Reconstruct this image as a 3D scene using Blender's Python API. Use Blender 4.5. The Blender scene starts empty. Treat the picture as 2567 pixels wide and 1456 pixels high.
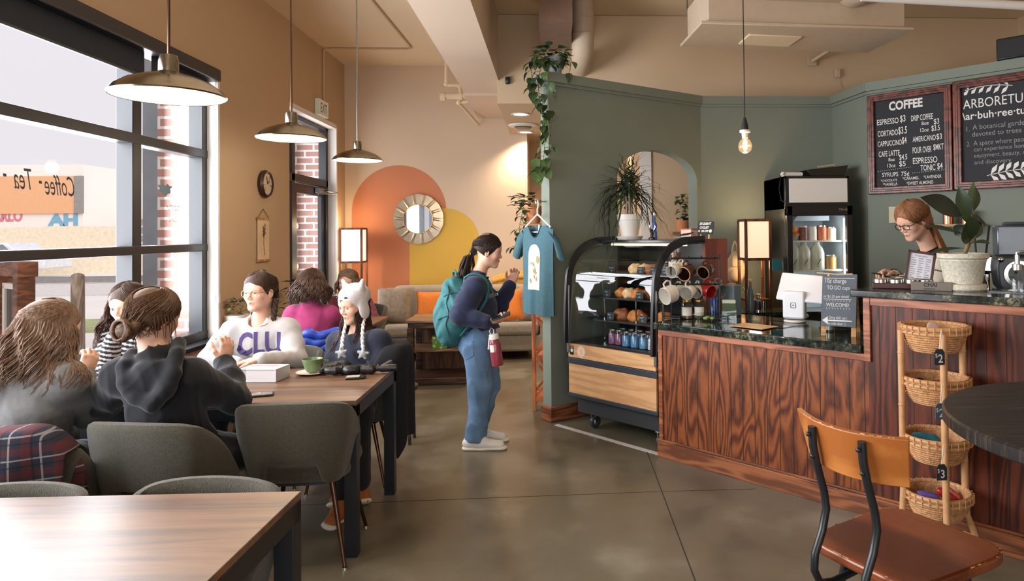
import bpy, bmesh, math, random
import numpy as np
from mathutils import Vector, Matrix, Euler
from mathutils.bvhtree import BVHTree
random.seed(7); RNG = np.random.default_rng(7)
S = bpy.context.scene; COL = S.collection
PI = math.pi; R = math.radians
# ---------------------------------------------------------------- camera
CAMZ = 1.55; FPX = 1711.0; PPX, PPY = 1482.68, 551.89
MC = np.array([[0.9982335580600344, -0.058422048339503964, -0.01079943658811535],
               [-0.009792578610135752, 0.01749314920373699, -0.9997990273725516],
               [0.058599223262500444, 0.9981386947707981, 0.016890146070391687]])   # camera right / down / forward in the room
cam_d = bpy.data.cameras.new('camera'); cam = bpy.data.objects.new('camera', cam_d); COL.objects.link(cam)
mw = Matrix.Identity(4)
for i in range(3):
    mw[i][0] = MC[0][i]; mw[i][1] = -MC[1][i]; mw[i][2] = -MC[2][i]
mw[2][3] = CAMZ
cam.matrix_world = mw
cam_d.sensor_width = 36; cam_d.lens = FPX / 2567 * 36
cam_d.shift_x = -(PPX - 1283.5) / 2567; cam_d.shift_y = -(728 - PPY) / 2567
cam_d.clip_start = .05; cam_d.clip_end = 300
S.camera = cam
# ---------------------------------------------------------------- view, world, daylight
vs = S.view_settings; S.display_settings.display_device = 'sRGB'
vs.view_transform = 'Standard'; vs.look = 'None'; vs.gamma = 1; vs.use_curve_mapping = False; vs.exposure = 0.24
cy = S.cycles
cy.max_bounces = 7; cy.diffuse_bounces = 4; cy.glossy_bounces = 4; cy.transmission_bounces = 6; cy.transparent_max_bounces = 12
cy.caustics_reflective = False; cy.caustics_refractive = False; cy.sample_clamp_indirect = 6; cy.use_denoising = True
cy.use_adaptive_sampling = True; cy.adaptive_threshold = .02
W = bpy.data.worlds.new('world'); S.world = W; W.use_nodes = True
bg = W.node_tree.nodes['Background']; bg.inputs[0].default_value = (.735, .70, .745, 1); bg.inputs[1].default_value = 1.0
def area(name, loc, rot, sx, sy, power, col):
    l = bpy.data.lights.new(name, 'AREA'); l.shape = 'RECTANGLE'; l.size = sx; l.size_y = sy; l.energy = power; l.color = col
    o = bpy.data.objects.new(name, l); COL.objects.link(o); o.location = loc; o.rotation_euler = rot; return o
DAY = (.93, .95, 1.0)
area('window_daylight', (-3.25, 3.3, 1.9), (0, R(-90), 0), 2.2, 5.0, 450, DAY)          # the overcast sky through the left window
area('door_daylight', (-3.25, 8.2, 1.5), (0, R(-90), 0), 2.6, 1.3, 45, DAY)
area('front_window_daylight', (-.2, -3.3, 1.9), (R(90), 0, 0), 3.0, 2.4, 95, DAY)     # the street window behind
sl_ = bpy.data.lights.new('hazy_sun', 'SUN'); sl_.energy = 1.7; sl_.angle = R(70); sl_.color = (1, .97, .94); so_ = bpy.data.objects.new('hazy_sun', sl_); COL.objects.link(so_)
so_.rotation_euler = Vector((-.55, .60, -.58)).to_track_quat('-Z', 'Y').to_euler()   # the bright overcast on the buildings across the street
def point(name, loc, power, col=(1, .72, .45), r=.04):
    l = bpy.data.lights.new(name, 'POINT'); l.energy = power; l.color = col; l.shadow_soft_size = r
    o = bpy.data.objects.new(name, l); COL.objects.link(o); o.location = loc; return o
def spot(name, loc, power, ang=110, col=(1, .78, .55)):
    l = bpy.data.lights.new(name, 'SPOT'); l.energy = power; l.color = col; l.spot_size = R(ang); l.spot_blend = .8; l.shadow_soft_size = .06
    o = bpy.data.objects.new(name, l); COL.objects.link(o); o.location = loc; return o
# ---------------------------------------------------------------- helpers
def at(px, py, Y):
    """room point seen in direction (px,py) of the 2567x1456 frame at room depth Y"""
    d = MC.T @ np.array([(px - PPX) / FPX, (py - PPY) / FPX, 1.0]); t = Y / d[1]
    return np.array([0, 0, CAMZ]) + d * t
def tag(o, label=None, cat=None, group=None, kind=None):
    if label: o['label'] = label
    if cat: o['category'] = cat
    if group: o['group'] = group
    if kind: o['kind'] = kind
    return o
def thing(name, label, cat, loc=(0, 0, 0), rz=0, group=None):
    o = bpy.data.objects.new(name, None); COL.objects.link(o); o.location = loc; o.rotation_euler = (0, 0, rz)
    o.empty_display_size = .05
    return tag(o, label, cat, group)
def dup(root, loc, rz=None, label=None, group=None, scale=None, rot=None):
    r = root.copy(); COL.objects.link(r); r.location = loc
    if rz is not None: r.rotation_euler = (0, 0, rz)
    if rot is not None: r.rotation_euler = rot
    if scale: r.scale = (scale,) * 3
    if label: r['label'] = label
    if group: r['group'] = group
    for ch in list(root.children):
        c = ch.copy(); COL.objects.link(c); c.parent = r
        for g in list(ch.children):
            d = g.copy(); COL.objects.link(d); d.parent = c
    return r
def ortho(d):
    d = Vector(d).normalized(); a = Vector((0, 0, 1)) if abs(d.z) < .9 else Vector((1, 0, 0))
    x = a.cross(d).normalized(); return x, d.cross(x), d
class MB:
    def __init__(s): s.v = []; s.f = []; s.m = []
    def add(s, vs_, fs, m=0, M=None):
        b = len(s.v)
        s.v += [tuple(M @ Vector(p)) for p in vs_] if M is not None else [tuple(p) for p in vs_]
        s.f += [tuple(b + i for i in f) for f in fs]; s.m += [m] * len(fs)
    def box(s, c, d, m=0, M=None):
        x, y, z = c; a, b, e = d[0] / 2, d[1] / 2, d[2] / 2
        s.add([(x + i * a, y + j * b, z + k * e) for i in (-1, 1) for j in (-1, 1) for k in (-1, 1)],
              [(0, 1, 3, 2), (4, 6, 7, 5), (0, 4, 5, 1), (2, 3, 7, 6), (0, 2, 6, 4), (1, 5, 7, 3)], m, M)
    def bx(s, x0, x1, y0, y1, z0, z1, m=0, M=None): s.box(((x0 + x1) / 2, (y0 + y1) / 2, (z0 + z1) / 2), (x1 - x0, y1 - y0, z1 - z0), m, M)
    def bar(s, a, b, w, h, m=0, up=(0, 0, 1), M=None):
        a, b = Vector(a), Vector(b); d = (b - a); L = d.length; d.normalize(); x = d.cross(Vector(up))
        if x.length < 1e-4: x = Vector((1, 0, 0))
        x.normalize(); z = x.cross(d); T = Matrix(((x.x, d.x, z.x, 0), (x.y, d.y, z.y, 0), (x.z, d.z, z.z, 0), (0, 0, 0, 1)))
        T.translation = (a + b) / 2
        s.box((0, 0, 0), (w, L, h), m, T if M is None else M @ T)
    def tube(s, pts, r, n=8, m=0, caps=True, closed=False, M=None, flat=1.0):
        pts = [Vector(p) for p in pts]; k = len(pts); rs = r if hasattr(r, '__len__') else [r] * k
        vs_ = []; x = None
        for i, p in enumerate(pts):
            d = pts[(i + 1) % k] - pts[i - 1] if (closed or 0 < i < k - 1) else (pts[1] - pts[0] if i == 0 else pts[-1] - pts[-2])
            if d.length < 1e-9: d = Vector((0, 0, 1))
            d.normalize()
            if x is None: x = ortho(d)[0]
            else:
                x = x - d * x.dot(d)
                x = x.normalized() if x.length > 1e-6 else ortho(d)[0]
            y = d.cross(x)
            vs_ += [p + (x * math.cos(2 * PI * j / n) + y * math.sin(2 * PI * j / n) * flat) * rs[i] for j in range(n)]
        fs = [(i * n + j, i * n + (j + 1) % n, ((i + 1) % k) * n + (j + 1) % n, ((i + 1) % k) * n + j) for i in range(k if closed else k - 1) for j in range(n)]
        if caps and not closed: fs += [tuple(range(n))[::-1], tuple((k - 1) * n + j for j in range(n))]
        s.add(vs_, fs, m, M)
    def cyl(s, a, b, r, r2=None, n=20, m=0, M=None, caps=True): s.tube([a, b], [r, r if r2 is None else r2], n, m, caps, False, M)
    def lathe(s, prof, n=28, m=0, M=None, c=(0, 0, 0), a0=0, a1=2 * PI):
        full = abs(a1 - a0 - 2 * PI) < 1e-6; k = len(prof); nn = n if full else n + 1
        vs_ = [(c[0] + r * math.cos(a0 + (a1 - a0) * j / n), c[1] + r * math.sin(a0 + (a1 - a0) * j / n), c[2] + z) for r, z in prof for j in range(nn)]
        fs = []
        for i in range(k - 1):
            for j in range(n):
                q = (i * nn + j, i * nn + (j + 1) % nn, (i + 1) * nn + (j + 1) % nn, (i + 1) * nn + j)
                if prof[i][0] < 1e-6: q = (q[0], q[2], q[3])
                elif prof[i + 1][0] < 1e-6: q = (q[0], q[1], q[2])
                fs.append(q)
        s.add(vs_, fs, m, M)
    def ball(s, c, r, nu=16, nv=10, m=0, M=None):
        r = r if hasattr(r, '__len__') else (r, r, r)
        prof = [(max(math.sin(PI * i / nv), 0), -math.cos(PI * i / nv)) for i in range(nv + 1)]
        T = Matrix.Translation(c) @ Matrix.Diagonal((*r, 1))
        s.lathe(prof, nu, m, T if M is None else M @ T)
    def prism(s, poly, h0, h1, m=0, M=None):
        k = len(poly)
        s.add([(x, y, h0) for x, y in poly] + [(x, y, h1) for x, y in poly],
              [tuple(range(k))[::-1], tuple(range(k, 2 * k))] + [(i, (i + 1) % k, k + (i + 1) % k, k + i) for i in range(k)], m, M)
    def grid(s, G, m=0, M=None, thick=0, wrapu=False):
        G = np.asarray(G, float); nu, nv = G.shape[:2]
        fs = [(i * nv + j, ((i + 1) % nu) * nv + j, ((i + 1) % nu) * nv + j + 1, i * nv + j + 1) for i in range(nu if wrapu else nu - 1) for j in range(nv - 1)]
        if not thick: s.add(G.reshape(-1, 3), fs, m, M); return
        du = np.gradient(G, axis=0); dv = np.gradient(G, axis=1); N = np.cross(du, dv); N /= np.linalg.norm(N, axis=2, keepdims=True) + 1e-9
        b = nu * nv; vs_ = np.concatenate([(G + N * thick / 2).reshape(-1, 3), (G - N * thick / 2).reshape(-1, 3)])
        fs2 = [tuple(b + i for i in f[::-1]) for f in fs]
        rim = [i * nv for i in range(nu)] + [(nu - 1) * nv + j for j in range(1, nv)] + [i * nv + nv - 1 for i in range(nu - 2, -1, -1)] + [j for j in range(nv - 2, 0, -1)]
        if wrapu:
            side = [(i * nv + e, b + i * nv + e, b + ((i + 1) % nu) * nv + e, ((i + 1) % nu) * nv + e) for i in range(nu) for e in (0, nv - 1)]
        else: side = [(rim[i], b + rim[i], b + rim[(i + 1) % len(rim)], rim[(i + 1) % len(rim)]) for i in range(len(rim))]
        s.add(vs_, fs + fs2 + side, m, M)
    def build(s, name, mats, parent=None, bevel=0, seg=2, angle=40, loc=None, rz=0, sub=0, flat=False):
        me = bpy.data.meshes.new(name); me.from_pydata(s.v, [], s.f)
        mats = mats if isinstance(mats, (list, tuple)) else [mats]
        for mt in mats: me.materials.append(mt)
        me.polygons.foreach_set('material_index', s.m)
        bm = bmesh.new(); bm.from_mesh(me); bmesh.ops.recalc_face_normals(bm, faces=bm.faces); bm.to_mesh(me); bm.free()
        if not flat:
            me.polygons.foreach_set('use_smooth', [True] * len(me.polygons)); me.set_sharp_from_angle(angle=R(angle))
        o = bpy.data.objects.new(name, me); COL.objects.link(o)
        if parent is not None: o.parent = parent
        if loc is not None: o.location = loc
        if rz: o.rotation_euler = (0, 0, rz)
        if bevel:
            b = o.modifiers.new('bevel', 'BEVEL'); b.width = bevel; b.segments = seg; b.limit_method = 'ANGLE'; b.angle_limit = R(50); b.harden_normals = False
        if sub:
            b = o.modifiers.new('sub', 'SUBSURF'); b.levels = sub; b.render_levels = sub
        return o
def struct(mb, name, mat, **k): return tag(mb.build(name, mat, **k), kind='structure')
# ---------------------------------------------------------------- materials
def lin(c):
    f = lambda u: u / 12.92 if u <= .04045 else ((u + .055) / 1.055) ** 2.4
    return tuple(f(x / 255) for x in c) + (1,)
_M = {}
def nt(name):
    m = bpy.data.materials.new(name); m.use_nodes = True; t = m.node_tree
    return m, t, t.nodes['Principled BSDF'], lambda ty, **kw: _node(t, ty, kw)
def _node(t, ty, kw):
    n = t.nodes.new(ty)
    for k, v in kw.items():
        if k.startswith('i_'): n.inputs[int(k[2:]) if k[2:].isdigit() else k[2:].replace('_', ' ')].default_value = v
        else: setattr(n, k, v)
    return n
def mat(name, col, rough=.6, metal=0, spec=.5, var=.12, vs_=6.0, bump=0, bs=80.0, emit=0, coat=0, sheen=0, attr=False, trans=0, stretch=None, alpha=None):
    if name in _M: return _M[name]
    m, t, p, N = nt(name); L = t.links.new
    p.inputs['Roughness'].default_value = rough; p.inputs['Metallic'].default_value = metal
    p.inputs['Specular IOR Level'].default_value = spec; p.inputs['Coat Weight'].default_value = coat; p.inputs['Coat Roughness'].default_value = .1
    p.inputs['Sheen Weight'].default_value = sheen; p.inputs['Transmission Weight'].default_value = trans
    base = lin(col)
    tc = N('ShaderNodeTexCoord'); mp = N('ShaderNodeMapping'); L(tc.outputs['Object'], mp.inputs[0])
    if stretch: mp.inputs['Scale'].default_value = stretch
    src = None
    if attr:
        a = N('ShaderNodeAttribute', attribute_name='col'); src = a.outputs['Color']
    if var:
        nz = N('ShaderNodeTexNoise'); nz.inputs['Scale'].default_value = vs_; nz.inputs['Detail'].default_value = 4; L(mp.outputs[0], nz.inputs['Vector'])
        mr = N('ShaderNodeMapRange'); mr.inputs[1].default_value = .25; mr.inputs[2].default_value = .75; mr.inputs[3].default_value = 1 - var; mr.inputs[4].default_value = 1 + var
        L(nz.outputs['Fac'], mr.inputs[0])
        mx = N('ShaderNodeVectorMath', operation='MULTIPLY'); mx.inputs[0].default_value = base[:3]
        if src: L(src, mx.inputs[0])
        cb = N('ShaderNodeCombineXYZ'); [L(mr.outputs[0], cb.inputs[i]) for i in range(3)]
        L(cb.outputs[0], mx.inputs[1]); src = mx.outputs[0]
    if src: L(src, p.inputs['Base Color'])
    else: p.inputs['Base Color'].default_value = base
    if bump:
        n2 = N('ShaderNodeTexNoise'); n2.inputs['Scale'].default_value = bs; n2.inputs['Detail'].default_value = 3; L(mp.outputs[0], n2.inputs['Vector'])
        b = N('ShaderNodeBump'); b.inputs['Strength'].default_value = bump; b.inputs['Distance'].default_value = .01; L(n2.outputs['Fac'], b.inputs['Height']); L(b.outputs[0], p.inputs['Normal'])
    if emit:
        p.inputs['Emission Color'].default_value = base; p.inputs['Emission Strength'].default_value = emit
    _M[name] = m; return m
def wood(name, dark, light, scale=(1, 1, 1), rings=9.0, freq=1.6, rough=.35, spec=.5, fine=.35, coat=0, contrast=(.35, .75)):
    """grain = contour bands of a stretched noise field plus fine fibres"""
    m, t, p, N = nt(name); L = t.links.new
    tc = N('ShaderNodeTexCoord'); mp = N('ShaderNodeMapping'); mp.inputs['Scale'].default_value = scale; L(tc.outputs['Object'], mp.inputs[0])
    n1 = N('ShaderNodeTexNoise'); n1.inputs['Scale'].default_value = freq; n1.inputs['Detail'].default_value = 2.5; n1.inputs['Distortion'].default_value = .3; L(mp.outputs[0], n1.inputs['Vector'])
    mu = N('ShaderNodeMath', operation='MULTIPLY'); mu.inputs[1].default_value = rings * 6.283; L(n1.outputs['Fac'], mu.inputs[0])
    si = N('ShaderNodeMath', operation='SINE'); L(mu.outputs[0], si.inputs[0])
    n2 = N('ShaderNodeTexNoise'); n2.inputs['Scale'].default_value = 22; n2.inputs['Detail'].default_value = 5; L(mp.outputs[0], n2.inputs['Vector'])
    ma = N('ShaderNodeMath', operation='MULTIPLY_ADD'); ma.inputs[1].default_value = .22; ma.inputs[2].default_value = .5 - fine * .5; L(si.outputs[0], ma.inputs[0])
    ad = N('ShaderNodeMath', operation='MULTIPLY_ADD'); ad.inputs[1].default_value = fine; L(n2.outputs['Fac'], ad.inputs[0]); L(ma.outputs[0], ad.inputs[2])
    cr = N('ShaderNodeValToRGB'); cr.color_ramp.elements[0].position = contrast[0]; cr.color_ramp.elements[0].color = lin(dark)
    cr.color_ramp.elements[1].position = contrast[1]; cr.color_ramp.elements[1].color = lin(light); L(ad.outputs[0], cr.inputs[0])
    L(cr.outputs[0], p.inputs['Base Color'])
    p.inputs['Roughness'].default_value = rough; p.inputs['Specular IOR Level'].default_value = spec; p.inputs['Coat Weight'].default_value = coat; p.inputs['Coat Roughness'].default_value = .15
    _M[name] = m; return m
def thin_glass(name, tint=(1, 1, 1), refl=1.0, rough=.0):
    m = bpy.data.materials.new(name); m.use_nodes = True; t = m.node_tree; t.nodes.clear(); N = lambda ty, **k: _node(t, ty, k); L = t.links.new
    o = N('ShaderNodeOutputMaterial'); tr = N('ShaderNodeBsdfTransparent'); tr.inputs[0].default_value = (*tint, 1)
    g = N('ShaderNodeBsdfGlossy'); g.inputs['Roughness'].default_value = rough; lw = N('ShaderNodeLayerWeight'); lw.inputs[0].default_value = .5; pw = N('ShaderNodeMath', operation='POWER'); pw.inputs[1].default_value = 5; L(lw.outputs['Facing'], pw.inputs[0])
    mu = N('ShaderNodeMath', operation='MULTIPLY_ADD'); mu.inputs[1].default_value = .9 * refl; mu.inputs[2].default_value = .045 * refl; L(pw.outputs[0], mu.inputs[0])
    mx = N('ShaderNodeMixShader'); L(mu.outputs[0], mx.inputs[0]); L(tr.outputs[0], mx.inputs[1]); L(g.outputs[0], mx.inputs[2]); L(mx.outputs[0], o.inputs[0])
    return m
def metal(name, col, rough=.3, var=.1): return mat(name, col, rough, 1.0, .5, var, 20)
def text_mesh(txt, size, spacing=1.0, shear=0, align='LEFT', extrude=.0, offset=0.0):
    cu = bpy.data.curves.new('t', 'FONT'); cu.body = txt; cu.size = size; cu.shear = shear; cu.align_x = align; cu.space_character = spacing; cu.extrude = extrude; cu.offset = offset; cu.resolution_u = 3
    o = bpy.data.objects.new('t', cu); COL.objects.link(o); bpy.context.view_layer.update()
    me = o.evaluated_get(bpy.context.evaluated_depsgraph_get()).to_mesh(); vs_ = [tuple(v.co) for v in me.vertices]; fs = [tuple(p.vertices) for p in me.polygons]
    o.to_mesh_clear(); bpy.data.objects.remove(o); bpy.data.curves.remove(cu); return vs_, fs
def put_text(mb, txt, size, M, m=0, sx=1.0, **k):
    vs_, fs = text_mesh(txt, size, **k); mb.add([(x * sx, y, z) for x, y, z in vs_], fs, m, M)
def frame(o, x, y):
    """matrix with local X=x, Y=y, Z=x cross y at o"""
    x = Vector(x).normalized(); y = Vector(y); y = (y - x * x.dot(y)).normalized(); z = x.cross(y)
    return Matrix(((x.x, y.x, z.x, o[0]), (x.y, y.y, z.y, o[1]), (x.z, y.z, z.z, o[2]), (0, 0, 0, 1)))
# ================================================================ materials of the room
plaster = mat('beige_plaster', (203, 178, 146), .85, var=.03, vs_=1.2, bump=.06, bs=120)
ochre = mat('ochre_plaster', (188, 160, 128), .85, var=.03, vs_=1.2, bump=.06, bs=120)
backp = mat('cream_plaster', (212, 190, 166), .85, var=.03, vs_=1.2, bump=.06, bs=120)
ceilm = mat('ceiling_paint', (224, 204, 172), .9, var=.03, vs_=1.2, bump=.05, bs=90)
beamm = mat('beam_paint', (212, 190, 168), .85, var=.03, vs_=1.5, bump=.05, bs=90)
sage = mat('sage_paint', (124, 132, 120), .8, var=.04, vs_=2, bump=.06, bs=120)
cream = mat('white_reveal_paint', (226, 220, 214), .7, var=.03)
black = mat('black_frame_metal', (24, 27, 32), .38, var=.08)
darkgrey = mat('dark_grey_metal', (52, 58, 66), .42, var=.08)
brass_n = metal('brushed_nickel', (150, 140, 124), .2)
chrome = metal('chrome', (205, 205, 205), .12, .03)
steel = metal('dull_steel', (150, 150, 150), .35)
window_glass = thin_glass('window_glass', (.985, .99, .99), .3)
redwood = wood('red_brown_wood', (70, 30, 16), (122, 60, 32), (6, 6, .7), 6, 1.4, .38)
baseb = wood('baseboard_wood', (104, 58, 34), (160, 98, 62), (.8, .8, 8), 5, 1.4, .4)
white = mat('white_paint', (226, 222, 214), .5, var=.03)
def concrete():
    m, t, p, N = nt('polished_concrete'); L = t.links.new
    tc = N('ShaderNodeTexCoord')
    n1 = N('ShaderNodeTexNoise', i_Scale=.9, i_Detail=3, i_Roughness=.5); n2 = N('ShaderNodeTexNoise', i_Scale=3.5, i_Detail=4, i_Roughness=.55)
    for n in (n1, n2): L(tc.outputs['Object'], n.inputs['Vector'])
    ad = N('ShaderNodeMath', operation='MULTIPLY_ADD'); ad.inputs[1].default_value = .35; L(n2.outputs['Fac'], ad.inputs[0])
    m2 = N('ShaderNodeMath', operation='MULTIPLY'); m2.inputs[1].default_value = .65; L(n1.outputs['Fac'], m2.inputs[0]); L(m2.outputs[0], ad.inputs[2])
    cr = N('ShaderNodeValToRGB'); e = cr.color_ramp.elements; e[0].position = .34; e[0].color = lin((90, 81, 65)); e[1].position = .66; e[1].color = lin((148, 141, 124))
    k = e.new(.5); k.color = lin((116, 107, 89)); cr.color_ramp.interpolation = 'EASE'; L(ad.outputs[0], cr.inputs[0]); L(cr.outputs[0], p.inputs['Base Color'])
    mr = N('ShaderNodeMapRange'); mr.inputs[1].default_value = .3; mr.inputs[2].default_value = .7; mr.inputs[3].default_value = .285; mr.inputs[4].default_value = .34
    L(n2.outputs['Fac'], mr.inputs[0]); L(mr.outputs[0], p.inputs['Roughness']); p.inputs['Specular IOR Level'].default_value = .45
    return m
def brick():
    m, t, p, N = nt('red_brick'); L = t.links.new
    tc = N('ShaderNodeTexCoord'); sp = N('ShaderNodeSeparateXYZ'); L(tc.outputs['Object'], sp.inputs[0])
    ad = N('ShaderNodeMath', operation='ADD'); L(sp.outputs[0], ad.inputs[0]); L(sp.outputs[1], ad.inputs[1])
    cb = N('ShaderNodeCombineXYZ'); L(ad.outputs[0], cb.inputs[0]); L(sp.outputs[2], cb.inputs[1])
    b = N('ShaderNodeTexBrick'); b.inputs['Scale'].default_value = 1; b.inputs['Brick Width'].default_value = .22; b.inputs['Row Height'].default_value = .085; b.inputs['Mortar Size'].default_value = .012
    b.inputs['Color1'].default_value = lin((180, 140, 130)); b.inputs['Color2'].default_value = lin((166, 126, 116)); b.inputs['Mortar'].default_value = lin((226, 218, 214)); L(cb.outputs[0], b.inputs['Vector'])
    L(b.outputs['Color'], p.inputs['Base Color']); p.inputs['Roughness'].default_value = .9
    return m
brickm = brick()
# ================================================================ shell
XW, XO = -2.754, -2.904
m = MB(); m.bx(-2.95, 5.2, -3.4, 11.2, -.1, 0); struct(m, 'floor', concrete())
m = MB(); m.bx(-2.95, 5.2, -3.4, 11.2, 3.82, 3.95); struct(m, 'ceiling', ceilm)
WY0, WY1, WZ0, WZ1 = .55, 5.84, .70, 2.92; DY0, DY1, DZ1 = 7.365, 8.93, 2.93
m = MB(); T0 = XW - .15
m.bx(T0, XW, -3.4, WY0, 0, 3.82); m.bx(T0, XW, WY0, WY1, 0, WZ0); m.bx(T0, XW, WY0, WY1, WZ1, 3.82)
m.bx(T0, XW, WY1, DY0, 0, 3.82); m.bx(T0, XW, DY0, DY1, DZ1, 3.82); m.bx(T0, XW, DY1, 9.3, 0, 3.82)
struct(m, 'wall_left', ochre)
m = MB(); m.bx(XW - .15, -.32, 9.3, 9.42, 0, 3.82); struct(m, 'wall_back', backp)
m = MB(); m.bx(-.34, 5.2, 10.3, 10.42, 0, 2.9); m.bx(-.46, -.32, 9.42, 10.3, 0, 2.9); struct(m, 'wall_alcove', backp)
m = MB(); m.bx(1.235, 5.2, 8.4, 8.52, 0, 2.89); m.bx(1.115, 1.235, 8.4, 10.3, 0, 2.89); struct(m, 'wall_inner', plaster)
m = MB(); m.bx(1.10, 1.24, 8.37, 8.40, 0, 2.89); struct(m, 'trim_1', cream)
m = MB(); m.bx(5.08, 5.2, -3.4, 10.3, 0, 3.82); struct(m, 'wall_right', plaster)
m = MB()
m.bx(-2.9, 5.2, -3.4, -3.28, 0, .5); m.bx(-2.9, 5.2, -3.4, -3.28, 3.0, 3.82); m.bx(-2.9, -1.8, -3.4, -3.28, .5, 3.0); m.bx(3.4, 5.2, -3.4, -3.28, .5, 3.0)
struct(m, 'wall_front', plaster)
m = MB(); m.bx(-.548, 5.08, 7.1, 10.3, 2.89, 3.815); struct(m, 'wall_bulkhead', plaster)
m = MB(); m.bx(-.96, -.534, -3.28, 7.72, 3.13, 3.818); m.bx(-.975, -.55, 7.74, 9.3, 3.10, 3.818); struct(m, 'trim_2', beamm)
# floor joints
m = MB()
def floor_strip(mb, pts, w, z0=.0, z1=.001):
    for a, b in zip(pts, pts[1:]): mb.bar((a[0], a[1], (z0 + z1) / 2), (b[0], b[1], (z0 + z1) / 2), w, z1 - z0)
j0 = np.array([.66, 4.82]); 
floor_strip(m, [(.655, 4.82), (.60, 2.0), (.57, .2)], .006); floor_strip(m, [(-2.7, 4.02), (.64, 4.06), (1.2, 4.05)], .004)
struct(m, 'trim_3', mat('joint_dark', (58, 50, 42), .9))
# ================================================================ window on the left
def bar_y(mb, y0, y1, z0, z1, x0=XO - .03, x1=XO + .05): mb.bx(x0, x1, y0, y1, z0, z1)
m = MB()
for y0, y1 in ((WY1 - .075, WY1), (4.83, 4.93), (2.92, 3.02), (1.7, 1.8), (WY0, WY0 + .07)): bar_y(m, y0, y1, WZ0, WZ1, XO - .06, XO + .055)
for z0, z1 in ((2.19, 2.26), (1.425, 1.485), (WZ0, WZ0 + .075), (2.85, WZ1)): bar_y(m, WY0, WY1, z0, z1, XO - .05, XO + .06)
w1 = m.build('window_1', black, bevel=.006); tag(w1, kind='structure')
m = MB(); m.add([(XO - .005, y, z) for y, z in ((WY0 + .02, WZ0 + .02), (WY1 - .02, WZ0 + .02), (WY1 - .02, WZ1 - .02), (WY0 + .02, WZ1 - .02))], [(0, 1, 2, 3)]); m.build('pane', window_glass, w1)
m = MB(); m.bx(XO + .06, XW + .03, WY0, WY1, WZ0 - .03, WZ0 + .005); m.build('window_sill', black, w1, bevel=.004)
m = MB(); m.bx(XO, XW - .001, WY1 - .004, WY1 - .001, WZ0, WZ1); m.bx(XW - .01, XW + .006, WY1 - .03, WY1 + .0, WZ0, WZ1 - .02); m.build('reveal', cream, w1)
# lettering on the window glass, reads from the street
def decal(name, col):
    m_, t_, p_, N = nt(name); d_ = N('ShaderNodeBsdfDiffuse'); tl_ = N('ShaderNodeBsdfTranslucent'); x_ = N('ShaderNodeMixShader'); x_.inputs[0].default_value = .75
    for q, i in ((d_, 1), (tl_, 2)): q.inputs[0].default_value = lin(col); t_.links.new(q.outputs[0], x_.inputs[i])
    t_.links.new(x_.outputs[0], t_.nodes['Material Output'].inputs[0]); return m_
m = MB(); ink = decal('window_lettering', (16, 16, 16)); ink2 = decal('etched_lettering', (34, 36, 34))
def on_glass(mb, txt, y, z, size, mi=0, shear=.35, sp=1.0): put_text(mb, txt, size, frame((XO - .012, y, z), (0, -1, .0), (0, 0, 1)), mi, .55, shear=shear, spacing=sp, offset=0)
for tx, yy, zz in (('Coffee', 4.37, 1.80), ('-', 4.10, 1.83), ('Tea', 4.03, 1.82), ('-', 3.845, 1.85), ('Pastries', 3.775, 1.86)): on_glass(m, tx, yy, zz, .17)
m.build('lettering', ink, w1)
m = MB()
pts_ = [(5.34 + (.085 + .010 * math.sin(5 * a) + .006 * math.sin(9 * a)) * math.cos(a), 1.90 + (.042 + .008 * math.sin(7 * a)) * math.sin(a) + .02 * math.cos(a) ** 2) for a in np.linspace(0, 2 * PI, 49)[:-1]]
m.add([(XO - .012, 5.34, 1.91)] + [(XO - .012, y, z) for y, z in pts_], [(0, 1 + i, 1 + (i + 1) % 48) for i in range(48)])
on_glass(m, 'ARBORETUM', 5.56, 1.75, .055, 0, 0, 1.2); on_glass(m, 'COFFEE', 5.5, 1.66, .05, 0, 0, 1.2)
m.build('etched_emblem', ink2, w1)
# roller blind above the window
bl = thing('roller_blind', 'charcoal fabric roller blind pulled down a little over the wide left window', 'blind', (XW - .02, 3.2, 2.9))
fab = mat('blind_fabric', (44, 48, 54), .9, var=.12, vs_=40, bump=.2, bs=300)
m = MB(); m.bx(-.05, .05, -2.62, 2.62, -.075, .025); m.build('cassette', black, bl, bevel=.012)
m = MB(); m.bx(-.04, -.035, -2.58, 1.69, -.235, -.06); m.bx(-.04, -.035, 1.78, 2.56, -.20, -.06); m.build('fabric', fab, bl)
m = MB(); m.bx(-.046, -.03, -2.58, 1.69, -.25, -.232); m.bx(-.046, -.03, 1.78, 2.56, -.215, -.197); m.build('hem_bar', darkgrey, bl, bevel=.003)
m = MB(); m.tube([(.02, 2.60, -.06), (.02, 2.60, -1.95)], .003, 5); m.tube([(.02, 2.575, -.06), (.02, 2.575, -1.95), (.02, 2.587, -1.97), (.02, 2.60, -1.95)], .003, 5); m.build('pull_chain', cream, bl)
m = MB(); m.tube([(0, 0, -.035), (0, 0, .035)], .014, 8); m.box((0, 0, 0), (.02, .034, .07))
tag(m.build('chain_tensioner', cream, loc=(XW + .012, 5.795, 1.03)), 'small white plastic chain tensioner on the white reveal beside the big window', 'bracket')
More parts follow.
